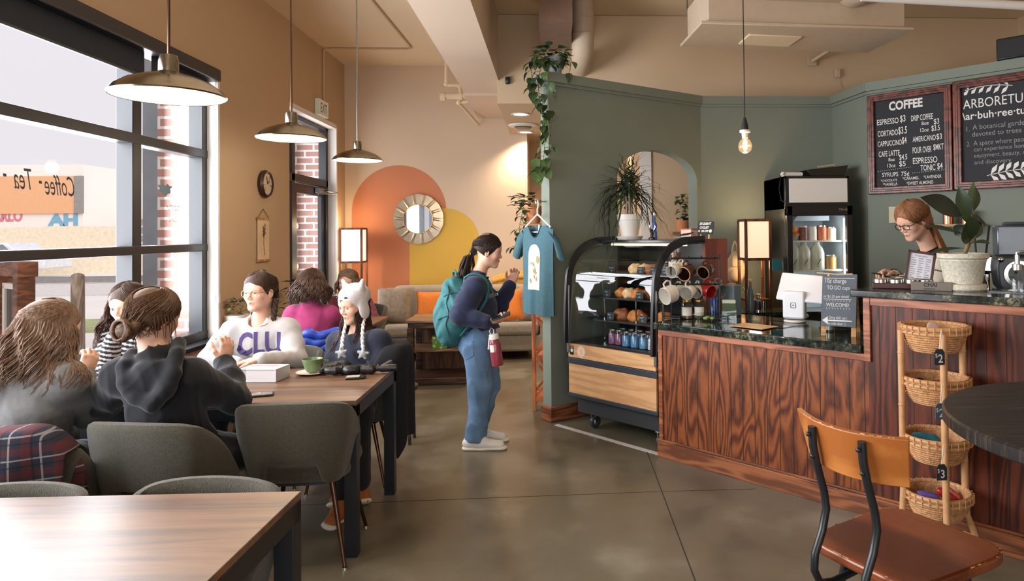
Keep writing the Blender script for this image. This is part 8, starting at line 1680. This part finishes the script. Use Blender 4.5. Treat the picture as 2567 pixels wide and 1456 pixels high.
eyes(root, T, hR, base, 1.0, (0, -24)); hm3 = hairmat('brunette_hair', (28, 18, 16), (76, 48, 38)); brows(root, T, base, hm3, 1.0)
navy = cotton('navy_knit', (24, 31, 50), var=.15, vs_=30); F = Field(); Rm, hf, L_ = torso_field(F, J, .030, w=1.08); sleeve(F, J['sr'], J['er'], J['wr'], (.072, .068, .05), .004); sleeve(F, J['sl'], J['el'], J['wl'], (.072, .068, .05), .004); F.cone(J['neck'] + (0, 0, .07), J['neck'] + (-.01, -.03, -.02), .056, .062, .02, 1); navF = F; garment('navy_top', F, navy, root, base, .0075, wrinkle(.004, 24, 8))
F = Field(); hair_cap(F, T, hR, 1.0, .004, True, -.05); low_part = lambda th, g: (th, -6)
m = MB(); scalp_locks(m, T, low_part, (-150, -52), (-26, -18), hang(hc, .30, .012, .2, (.0, -.03, 0), avoid=navF), 60, .0075, 17, off=-.012); scalp_locks(m, T, low_part, (52, 180), (-26, -18), hang(hc, .30, .014, .4, (.02, -.01, 0), avoid=navF), 100, .008, 18, off=-.012); add_hair(root, base, F, m, hm3, disp=None)
knitw = mat('white_knit', (214, 210, 210), .95, var=.10, vs_=160, bump=.35, bs=260)
F = Field(); F.ell(T((0, -.014, .046)), (.090, .108, .090), hR, .02); F.ell(T((0, .10, -.055)), (.060, .085, .100), hR, .012, 1); F.cut(T((0, 0, -.012)), -(hR @ np.array((0, .0, 1.0))), .012)
for s in (-1, 1): F.ell(T((s * .078, -.005, -.035)), (.016, .040, .062), hR, .02); F.cone(T((s * .066, -.02, .105)), T((s * .092, -.025, .150)), .026, .012, .02)
F.ell(T((0, .0, -.05)), (.064, .09, .08), hR, .006, 1)
def knit(P): q = (P - hc) @ hR; a = np.arctan2(q[:, 0], q[:, 1]); return .0016 * np.sin(q[:, 2] * 520) * np.cos(a * 60)
hat, hV, hF = garment('knit_hat', F, knitw, root, base, .0042, knit)
m = MB()
for s in (-1, 1): c = Vector(T((s * .036, .086, .070))) - Vector(base); m = MB(); m.ball(c, .0062, 10, 8); m.build('hat_eye', caseblk, root)
m = MB(); 
for a, b in (((-.012, .0955, .060), (.012, .0965, .052)), ((.012, .0965, .060), (-.012, .0955, .052)), ((0, .0965, .056), (0, .0975, .044))): m.tube([Vector(T(a)) - Vector(base), Vector(T(b)) - Vector(base)], .0016, 5)
m.build('hat_whiskers', caseblk, root)
starm = mat('grey_knit', (166, 166, 166), .95, var=.2, vs_=120, bump=.6, bs=150)
for s, px, py in ((1, 857, 886), (-1, 911, 888)):
    a = np.array(T((s * .078, .012, -.095))); b = at(px, py - 8, 4.28); n = 12; pts = [a + (b - a) * (k / n) + np.array((0, -.03 * math.sin(PI * k / n), 0)) for k in range(n + 1)]; m = MB(); dd = navF(np.array(pts)); pts = [p + np.array((-.4, -.9, 0)) * max(0, .012 - e) for p, e in zip(pts, dd)]
    for w_ in range(2): m.tube([Vector(p - np.array(base)) + Vector((.006 * math.cos(k * 1.9 + w_ * PI), .006 * math.sin(k * 1.9 + w_ * PI), 0)) for k, p in enumerate(pts)], .0075, 7)
    m.build('braided_tie', knitw, root); c = pts[-1] + np.array((0, -.008, -.015)); F2 = Field(); F2.ell(c, (.02, .014, .02), None, .01)
    for k in range(5): q = R(90 + 72 * k + 8 * s); F2.cone(c, c + np.array((math.cos(q), 0, math.sin(q))) * .030, .012, .009, .008)
    garment('star_pompom', F2, starm, root, base, .004)
m = MB(); c = Vector(J['neck']) + Vector((-.045, -.07, -.055)) - Vector(base); m.ball(c, .007, 8, 6); m.build('pendant', chrome, root)
trousers(root, base, pv, lg, blackp)
rust = mat('rust_suede', (168, 98, 50), .8, var=.2, vs_=40)
shoe(root, base, (-1.085, 4.00, .012), (-1.205, 3.80, .075), rust, rubber, up=(-.3, .1, 1)); shoe(root, base, (-1.175, 3.86, .005), (-1.17, 3.62, .03), rust, rubber, up=(.35, .1, 1))
# ---- woman in pink, back to us
hc = V3(783, 714, 5.62); hR = rot(-32, -4, 0); base = (-1.86, 5.60, 0); pv = np.array([-1.89, 5.60, .575])
J = dict(neck=V3(781, 765, 5.58), pelvis=pv, sl=V3(732, 790, 5.58), sr=V3(832, 788, 5.62), el=V3(712, 842, 5.78), wl=V3(740, 830, 5.98), er=V3(856, 838, 5.80), wr=V3(845, 825, 6.0))
lg = [[pv + (-.09, .05, 0), (-1.98, 6.02, .50), (-1.98, 5.98, .10)], [pv + (.09, .05, 0), (-1.78, 6.02, .50), (-1.78, 5.98, .10)]]
root, T, B = build_person('person', 'person with thick brown hair in a bright pink sweater, seen from behind beyond the group', base, J, hc, hR, 1.0, [(J['wl'], (.3, .9, 0), (0, 0, -1), dict(curl=(20, 30, 20), side=-1)), (J['wr'], (-.3, .9, 0), (0, 0, -1), dict(curl=(20, 30, 20), side=1))], lg, 1.0, .005)
F = Field(); Rm, hf, L_ = torso_field(F, J, .026, w=1.05); sleeve(F, J['sr'], J['er'], J['wr'], (.07, .06, .044), .005); sleeve(F, J['sl'], J['el'], J['wl'], (.07, .06, .044), .005); pkF = F; garment('pink_sweater', F, cotton('magenta_wool', (150, 46, 94), var=.15, vs_=20), root, base, .009, wrinkle(.004, 24, 9))
F = Field(); hair_cap(F, T, hR, 1.0, .015, True, -.08); F.ell(T((0, -.05, -.06)), (.085, .075, .09), hR, .04); m = MB(); scalp_locks(m, T, side_part, (-178, -55), (-14, 8), hang(hc, .16, .014, 1.0, avoid=pkF), 70, .009, 21); scalp_locks(m, T, side_part, (50, 182), (-14, 8), hang(hc, .15, .014, 1.0, avoid=pkF), 90, .009, 22); scalp_locks(m, T, crown_part, (55, 305), (-14, 10), hang(hc, .14, .012, .9, avoid=pkF), 80, .009, 25); add_hair(root, base, F, m, hairmat('warm_brown_hair', (42, 29, 24), (98, 72, 58)), .006); trousers(root, base, pv, lg, denim_d, h=.01)
# ---- woman facing her, half hidden
hc = V3(872, 708, 7.12); hR = rot(176, -2, 0); base = (-2.05, 7.30, 0); pv = np.array([-2.07, 7.28, .575])
J = dict(neck=V3(876, 745, 7.18), pelvis=pv, sr=V3(838, 762, 7.2), sl=V3(918, 762, 7.2), er=V3(828, 800, 7.0), wr=V3(850, 805, 6.85), el=V3(935, 800, 7.02), wl=V3(905, 806, 6.85))
lg = [[pv + (.09, -.05, 0), (-1.97, 6.86, .50), (-1.97, 6.9, .10)], [pv + (-.09, -.05, 0), (-2.17, 6.86, .50), (-2.17, 6.9, .10)]]
root, T, B = build_person('person', 'person in a dark maroon top facing the camera, half hidden behind the cat hat', base, J, hc, hR, 1.05, [(J['wr'], (.4, -.8, 0), (0, 0, -1), dict(curl=(20, 30, 20), side=-1)), (J['wl'], (-.4, -.8, 0), (0, 0, -1), dict(curl=(20, 30, 20), side=1))], lg, 1.0, .005)
eyes(root, T, hR, base, 1.05); hm5 = hairmat('mouse_brown_hair', (74, 58, 46), (140, 114, 92)); brows(root, T, base, hm5, 1.05)
F = Field(); torso_field(F, J, .026); sleeve(F, J['sr'], J['er'], J['wr'], (.07, .06, .044), .005); sleeve(F, J['sl'], J['el'], J['wl'], (.07, .06, .044), .005); F.cone(J['neck'] + (0, 0, .07), J['neck'] + (0, -.02, -.01), .05, .056, .01, 1); mrF = F; garment('maroon_top', F, cotton('maroon_wool', (104, 38, 58)), root, base, .01, wrinkle(.004, 24, 10))
F = Field(); hair_cap(F, T, hR, 1.05, .012, True, -.06); m = MB(); scalp_locks(m, T, side_part, (-172, -50), (-12, 8), hang(hc, .13, .010, .5, avoid=mrF), 50, .009, 23); scalp_locks(m, T, side_part, (50, 172), (-12, 8), hang(hc, .13, .010, .5, avoid=mrF), 50, .009, 24); add_hair(root, base, F, m, hm5, .006); trousers(root, base, pv, lg, blackp, h=.01)
t_ = thing('dining_table', 'small walnut table between the woman in pink and the woman in maroon', 'table', (-1.98, 6.46, 0), 0, 'walnut dining tables on black frames'); m = MB(); m.bx(-.38, .38, -.36, .36, .72, .745); m.build('tabletop', walnut, t_, bevel=.003); m = MB(); m.cyl((0, 0, .02), (0, 0, .72), .035, n=16); m.build('column', black, t_); m = MB(); m.lathe([(0, 0), (.26, 0), (.26, .012), (.05, .03), (0, .03)], 32); m.build('base_plate', black, t_)
# ---- woman standing at the counter
hc = V3(1224, 631, 5.04); hR = rot(-86, -9, 0); base = (-.545, 5.05, 0); pv = V3(1202, 842, 5.05)
J = dict(neck=V3(1199, 692, 5.04), pelvis=pv, sr=V3(1188, 722, 4.89), sl=V3(1196, 722, 5.21), er=V3(1152, 790, 4.80), wr=V3(1222, 806, 4.78), el=V3(1252, 768, 5.24), wl=V3(1280, 712, 5.20))
kn = V3(1203, 968, 4.97); an = V3(1192, 1092, 4.96); kf = V3(1222, 965, 5.14); af = V3(1200, 1078, 5.15)
lg = [[pv + (-.01, -.085, .0), kn, an], [pv + (.01, .085, .0), kf, af]]
root, T, B = build_person('person', 'person in navy sweatshirt and blue jeans with a ponytail, standing at the bar', base, J, hc, hR, .98, [(J['wr'], (.97, -.05, .06), (0, .35, .9), dict(curl=(28, 45, 30), side=-1, thumb=1.2)), (J['wl'], (.35, -.05, .95), (-.1, -.95, .1), dict(curl=(38, 50, 35), side=-1, thumb=1.0, fan=-8))], lg, .96, .0036)
eyes(root, T, hR, base, .98, (0, -6)); hm6 = hairmat('deep_brown_hair', (24, 17, 15), (62, 44, 34)); brows(root, T, base, hm6, .98)
navys = cotton('navy_sweatshirt', (32, 40, 70), var=.14, vs_=18); F = Field(); Rm, hf, L_ = torso_field(F, J, .030, dpt=1.08); X, Y, Z = Rm.T; sleeve(F, J['sr'], J['er'], J['wr'], (.076, .070, .046), .006, frac=.93); sleeve(F, J['sl'], J['el'], J['wl'], (.072, .064, .044), .006, frac=.90); nk = J['neck']; F.torus(nk + Y * .012, Z + Y * .35, .062, .010); F.cone(nk + (0.02, 0, .08), nk + Y * .02 - Z * .02, .054, .058, .008, 1); F.cut(pv + Z * .05, -Z, .01)
o, V, Fc = garment('sweatshirt', F, navys, root, base, .0075, wrinkle(.0048, 24, 11)); bvs2 = BVHTree.FromPolygons([tuple(v) for v in V], [tuple(f) for f in Fc])
m = MB(); chest_text(m, 'Athletics', .055, 1231, 748, 4.9, bvs2, base, .62, .003, .0, axis=((.93, -.2, .30), (-.2, 0, .98)), d=(-.1, 1, 0)); m.build('lettering', mat('chest_print_grey', (170, 172, 180), .9), root)
F = Field(); F.ell(pv + (0, 0, .03), (.125, .165, .10), None, .05); F.ell(pv + (-.035, 0, -.05), (.125, .165, .11), None, .05)
for (h_, k_, a_), y in zip(lg, (-1, 1)): F.cone(h_ - np.array((.0, 0, .03)), k_, .106, .088, .05); F.cone(k_, a_ + (0.0, 0, -.012), .086, .070, .04)
F.cut(np.array((0, 0, .052)), (0, 0, -1), .004); F.cut(pv + (0, 0, .095), (.12, 0, 1), .004); jn, V, Fc = garment('jeans', F, denim, root, base, .0065, wrinkle(.0065, 24, 12))
bvj = BVHTree.FromPolygons([tuple(v) for v in V], [tuple(f) for f in Fc]); c = pv + np.array((-.075, -.3, -.06)); P = project([tuple(c + np.array(q)) for q in ((-.055, 0, .05), (.05, 0, .05), (.05, 0, -.05), (0, 0, -.085), (-.055, 0, -.05))], bvj, (0, 1, 0), .002); m = MB(); m.tube([Vector(p) - Vector(base) for p in P], .0022, 5, closed=True); m.build('pocket_seam', mat('denim_seam', (70, 92, 124), .9), jn)
for (h_, k_, a_), dx in ((lg[0], .0), (lg[1], -.02)): shoe(root, base, (a_[0] - .055, a_[1], .0), (a_[0] + .205, a_[1] - .015, .0), whites, rubber)
F = Field(); hair_cap(F, T, hR, .98, .009, True, -.045); tie = T((0, -.118, -.035)); m = MB(); scalp_locks(m, T, mid_part, (-170, -30), (2, 22), gather(tie, 5, .008), 70, .0055, 31); scalp_locks(m, T, mid_part, (30, 170), (2, 22), gather(tie, 5, .008), 70, .0055, 32)
g = random.Random(6)
for k in range(44):
    j = np.array([g.gauss(0, .012), g.gauss(0, .014), 0]); m.tube([tie + j * .3, tie + j + np.array((-.03, 0, -.02)), tie + j * 1.5 + np.array((-.045, 0, -.075)), tie + j * 1.6 + np.array((-.055 + g.gauss(0, .01), 0, -.14)), tie + j * 1.2 + np.array((-.06 + g.gauss(0, .012), 0, -.19 - .03 * g.random()))], [.006, .008, .008, .007, .002], 5)
add_hair(root, base, F, m, hm6, .0045); m = MB(); m.tube([Vector(tie + hR @ np.array((.017 * math.cos(a), -.006, .017 * math.sin(a)))) - Vector(base) for a in np.linspace(0, 2 * PI, 17)[:-1]], .006, 6, closed=True); m.build('hair_tie', caseblk, root)
d = nrm(J['wr'] - J['er']); m = MB(); c = J['wr'] - d * .005; x_, y_, _ = ortho(d); m.tube([Vector(c - np.array(base)) + (x_ * math.cos(a) + y_ * math.sin(a)) * .031 for a in np.linspace(0, 2 * PI, 21)[:-1]], .008, 6, closed=True, flat=1.6); m.build('wrist_band', white, root)
# what she carries
hp = J['wr'] + np.array((.085, -.02, .012)); ph = thing('phone', 'black smartphone held low by the standing person', 'phone', tuple(hp)); m = MB(); MP = Matrix.Rotation(R(-18), 4, 'Y') @ Matrix.Rotation(R(12), 4, 'X'); m.bx(-.055, .085, -.036, .036, .018, .027, 0, MP); m.build('body', caseblk, ph, bevel=.004); m = MB(); m.bx(-.05, .08, -.032, .032, .0272, .0276, 0, MP); m.build('screen', mat('phone_screen', (30, 34, 42), .1), ph)
bl_ = V3(1243, 880, 4.80); wb = thing('water_bottle', 'translucent pink water bottle with white lid hanging from the hand of the standing person', 'water bottle', tuple(bl_)); MBt = Matrix.Rotation(R(-7), 4, 'Y'); pinkp = mat('pink_plastic', (196, 84, 104), .15, var=.06, trans=.55)
m = MB(); m.lathe([(0, -.10), (.038, -.10), (.041, -.092), (.041, .05), (.030, .078), (.028, .085), (0, .085)], 28, 0, MBt); m.build('bottle', pinkp, wb); m = MB(); m.lathe([(0, .085), (.033, .085), (.034, .115), (.03, .122), (0, .122)], 24, 0, MBt); m.build('lid', white, wb); m = MB(); m.tube([MBt @ Vector(q) for q in ((-.03, 0, .10), (-.045, 0, .03), (-.048, 0, .02))], .008, 6); G = np.array([[((.0415) * math.cos(a), .0415 * math.sin(a), z) for a in np.linspace(-2.6, -1.7, 7)] for z in (.0, .05)]); m.tube([MBt @ Vector((0, 0, .12)), MBt @ Vector((.004, 0, .15)), MBt @ Vector((-.012, .0, .165)), MBt @ Vector((-.026, 0, .145)), MBt @ Vector((-.02, 0, .12))], .004, 6); m.build('carry_loop', white, wb)
m = MB(); m.grid(G, 0, MBt); m.build('volume_print', white, wb)
tq = mat('turquoise_nylon', (46, 108, 114), .75, var=.12, vs_=16, bump=.15, bs=160); tqd = mat('dark_turquoise', (28, 76, 84), .8, var=.1)
bp0 = V3(1136, 780, 5.02); bpk = thing('backpack', 'turquoise backpack worn by the person standing at the bar', 'backpack', tuple(bp0)); RB = np.array(Matrix.Rotation(R(9), 3, 'Y'))
F = Field(); F.ell(bp0 + (.03, 0, .0), (.115, .150, .235), RB, .03); F.ell(bp0 + (-.0, 0, -.10), (.125, .155, .16), RB, .04); F.ell(bp0 + (-.065, 0, -.02), (.075, .115, .15), RB, .015); F.ell(bp0 + (.0, 0, .15), (.085, .12, .10), RB, .03)
def bagfold(P): q = P - bp0; return .004 * np.sin(q[:, 2] * 60 + 4 * np.sin(q[:, 0] * 30)) * np.sin(q[:, 1] * 25 + 1) + .003 * np.sin(q[:, 0] * 55 + q[:, 2] * 40)
o, V, Fc = garment('bag', F, tq, bpk, tuple(bp0), .008, bagfold); bvb = BVHTree.FromPolygons([tuple(v) for v in V], [tuple(f) for f in Fc])
for zz, x0, x1 in ((.115, -.055, .06), (-.045, -.09, .04)):
    P = project([tuple(bp0 + np.array((x0 + (x1 - x0) * k / 12, -.4, zz + .03 * math.sin(k / 12 * 2.2)))) for k in range(13)], bvb, (0, 1, 0), .002); m = MB(); m.tube([Vector(p) - Vector(bp0) for p in P], .004, 5); m.build('zip', tqd, bpk)
P = project([tuple(bp0 + np.array((-.02 + .01 * math.sin(k), -.4, .19 - .34 * k / 14))) for k in range(15)], bvb, (0, 1, 0), .002); m = MB(); m.tube([Vector(p) - Vector(bp0) for p in P], .005, 5); m.build('zip', tqd, bpk)
m = MB(); m.tube([Vector((.04, 0, .235)), Vector((.03, -.03, .28)), Vector((.01, 0, .295)), Vector((.0, .03, .275)), Vector((.0, .02, .23))], .010, 8, flat=.6); m.build('grab_handle', tq, bpk)
for sy, sx in ((-1, J['sr']), (1, J['sl'])):
    s_ = np.array(sx, float); pts = [bp0 + (.075, sy * .10, .17), s_ + (-.03, -sy * .03, .085), s_ + (.035, -sy * .03, .088), s_ + (.088, -sy * .02, .02), s_ + (.085, -sy * .015, -.09), s_ + (.03, sy * .05, -.19), bp0 + (.075, sy * .13, -.16)]
    Q = []
    for a, b in zip(pts, pts[1:]): Q += [a + (b - a) * f for f in (0, .33, .66)]
    Q = np.array(Q + [pts[-1]]); Q[1:-1] = (Q[:-2] + 2 * Q[1:-1] + Q[2:]) / 4
    hit = [bvs2.find_nearest(Vector(q)) for q in Q]; Q = [np.array(h_[0]) + np.array(h_[1]) * .010 if 1 < i < len(Q) - 2 else q for i, (q, h_) in enumerate(zip(Q, hit))]
    m = MB(); m.tube([Vector(q - bp0) for q in Q], .024, 10, flat=.42); m.build('shoulder_strap', tq, bpk)
# ---- barista
hc = V3(2288, 552, 4.14); hR = rot(106, -26, 0); base = (2.22, 4.16, 0); pv = np.array([2.30, 4.20, .98])
J = dict(neck=V3(2334, 628, 4.18), pelvis=pv, sl=V3(2356, 668, 4.04), sr=V3(2318, 655, 4.36), el=V3(2350, 745, 3.98), wl=V3(2258, 706, 4.02), er=V3(2285, 740, 4.40), wr=V3(2240, 690, 4.16))
lg = [[pv + (0, -.09, 0), (2.28, 4.10, .52), (2.30, 4.11, .10)], [pv + (0, .09, 0), (2.28, 4.28, .52), (2.32, 4.30, .10)]]
root, T, B = build_person('person', 'person with ginger brown ponytail and dark glasses working behind the bar, looking down', base, J, hc, hR, 1.0, [(J['wl'], (-.98, .12, -.02), (.05, .1, 1), dict(curl=(22, 35, 30), side=1, thumb=.8)), (J['wr'], (-.80, -.1, .22), (-.1, -.5, -.9), dict(curl=(40, 55, 40), side=1, thumb=.9))], lg, 1.0, .0036)
eyes(root, T, hR, base, 1.0, (0, -18)); hm7 = hairmat('ginger_hair', (92, 58, 38), (176, 122, 84)); brows(root, T, base, hm7, 1.0); glasses(root, T, hR, base, caseblk, .024, .016, False, .0022)
F = Field(); Rm, hf, L_ = torso_field(F, J, .024); X, Y, Z = Rm.T; sleeve(F, J['sl'], J['el'], J['wl'], (.080, .084, .046), .006); sleeve(F, J['sr'], J['er'], J['wr'], (.078, .080, .046), .006); F.ell(J['neck'] + Y * .02 + (0, 0, .01), (.105, .105, .052), Rm, .012, 1)
shm = (J['sl'] + J['sr']) / 2
def bar_col(V):
    q = (V - pv) @ Rm; arm = np.minimum(np.linalg.norm(V - J['sl'], axis=1), np.linalg.norm(V - J['sr'], axis=1)); z = V[:, 2]; side = np.abs(q[:, 0]) > hf * .70; c = np.tile(np.array(lin((212, 204, 190))[:3]), (len(V), 1))
    st = (((z - .02 * np.sin(V[:, 0] * 20)) / .085) % 1) < .10; c[st] = lin((28, 30, 38))[:3]; c[(z > V3(2356, 646, 4.04)[2]) | (~side)] = lin((28, 32, 44))[:3]; return c
garment('striped_sweater', F, stripe, root, base, .0065, wrinkle(.0035, 26, 13), bar_col)
m = MB(); c = Vector(J['neck'] - np.array(base)) + Vector((-.014, 0, .012)); m.tube([c + Vector((.066 * math.cos(a), .064 * math.sin(a), .035 * math.cos(a))) for a in np.linspace(0, 2 * PI, 29)[:-1]], .006, 6, closed=True); m.build('apron_strap', caseblk, root)
F = Field(); hair_cap(F, T, hR, 1.0, .012, True, -.055); F.ell(T((.0, -.05, -.04)), (.084, .06, .055), hR, .03); tie = T((.0, -.118, -.055)); m = MB(); scalp_locks(m, T, side_part, (-165, -35), (-18, -4), gather(tie, 6, .01), 60, .007, 41); scalp_locks(m, T, side_part, (35, 170), (-18, -4), gather(tie, 6, .01), 70, .007, 42); g = random.Random(9); pe = V3(2372, 668, 4.10)
for k in range(40):
    j = np.array([g.gauss(0, .011), g.gauss(0, .013), g.gauss(0, .01)]); m.tube([tie + j * .4, tie + (pe - tie) * .3 + j + (.0, 0, -.004), tie + (pe - tie) * .65 + j * 1.4, pe + j * 1.3], [.006, .008, .007, .002], 5)
add_hair(root, base, F, m, hm7); trousers(root, base, pv, lg, blackp, hip=(.16, .15, .14), h=.01)
t_ = thing('phone', 'blue-backed phone held in the hands of the person behind the bar', 'phone', tuple(J['wl'] + np.array((-.085, .03, .032)))); m = MB(); M_ = Matrix.Rotation(R(18), 4, 'Y'); m.bx(-.07, .06, -.034, .034, -.004, .004, 0, M_); m.build('body', caseblk, t_, bevel=.003); m = MB(); m.bx(-.06, .05, -.03, .03, .0042, .0046, 0, M_); m.build('screen', mat('blue_screen', (44, 80, 140), .2, emit=.15), t_)
# ---- person crouching behind the till
hc = V3(2098, 757, 5.02); hR = rot(112, -20, 0); base = (2.14, 5.06, 0); pv = np.array([2.26, 5.12, .42])
J = dict(neck=V3(2112, 812, 5.06), pelvis=pv, sl=V3(2118, 835, 4.92), sr=V3(2112, 835, 5.22), el=V3(2095, 890, 4.90), wl=V3(2070, 905, 4.95), er=V3(2090, 890, 5.22), wr=V3(2070, 905, 5.15))
lg = [[pv + (0, -.09, 0), (1.98, 5.02, .46), (2.10, 5.02, .08)], [pv + (0, .09, 0), (1.98, 5.22, .46), (2.10, 5.22, .08)]]
root, T, B = build_person('person', 'person with dark curly hair crouching behind the bar, beside the sandwich board', base, J, hc, hR, 1.0, [(J['wl'], (-.9, 0, -.3), (0, 0, -1), dict(curl=(20, 30, 20), side=1)), (J['wr'], (-.9, 0, -.3), (0, 0, -1), dict(curl=(20, 30, 20), side=-1))], lg, .95, .005)
F = Field(); torso_field(F, J, .024); sleeve(F, J['sl'], J['el'], J['wl']); sleeve(F, J['sr'], J['er'], J['wr']); garment('dark_top', F, hood_m, root, base, .01, wrinkle(.004, 24, 14)); trousers(root, base, pv, lg, blackp, h=.01)
F = Field(); hair_cap(F, T, hR, 1.0, .022, True, -.08); m = MB(); g = random.Random(12)
for k in range(170):
    th, el_ = g.uniform(45, 315), g.uniform(-35, 85); c = np.array(surf(T, th, el_, .016)); r_ = g.uniform(.010, .018); a0 = g.uniform(0, 6.28); n_ = nrm(c - np.array(hc)); x_, y_, _ = ortho(n_); m.tube([c + np.array(x_) * r_ * math.cos(a0 + q) + np.array(y_) * r_ * math.sin(a0 + q) + n_ * .004 * q for q in np.linspace(0, 5.2, 9)], .0055, 5)
add_hair(root, base, F, m, hairmat('black_curly_hair', (20, 16, 15), (52, 42, 38)), .006); eyes(root, T, hR, base, 1.0)
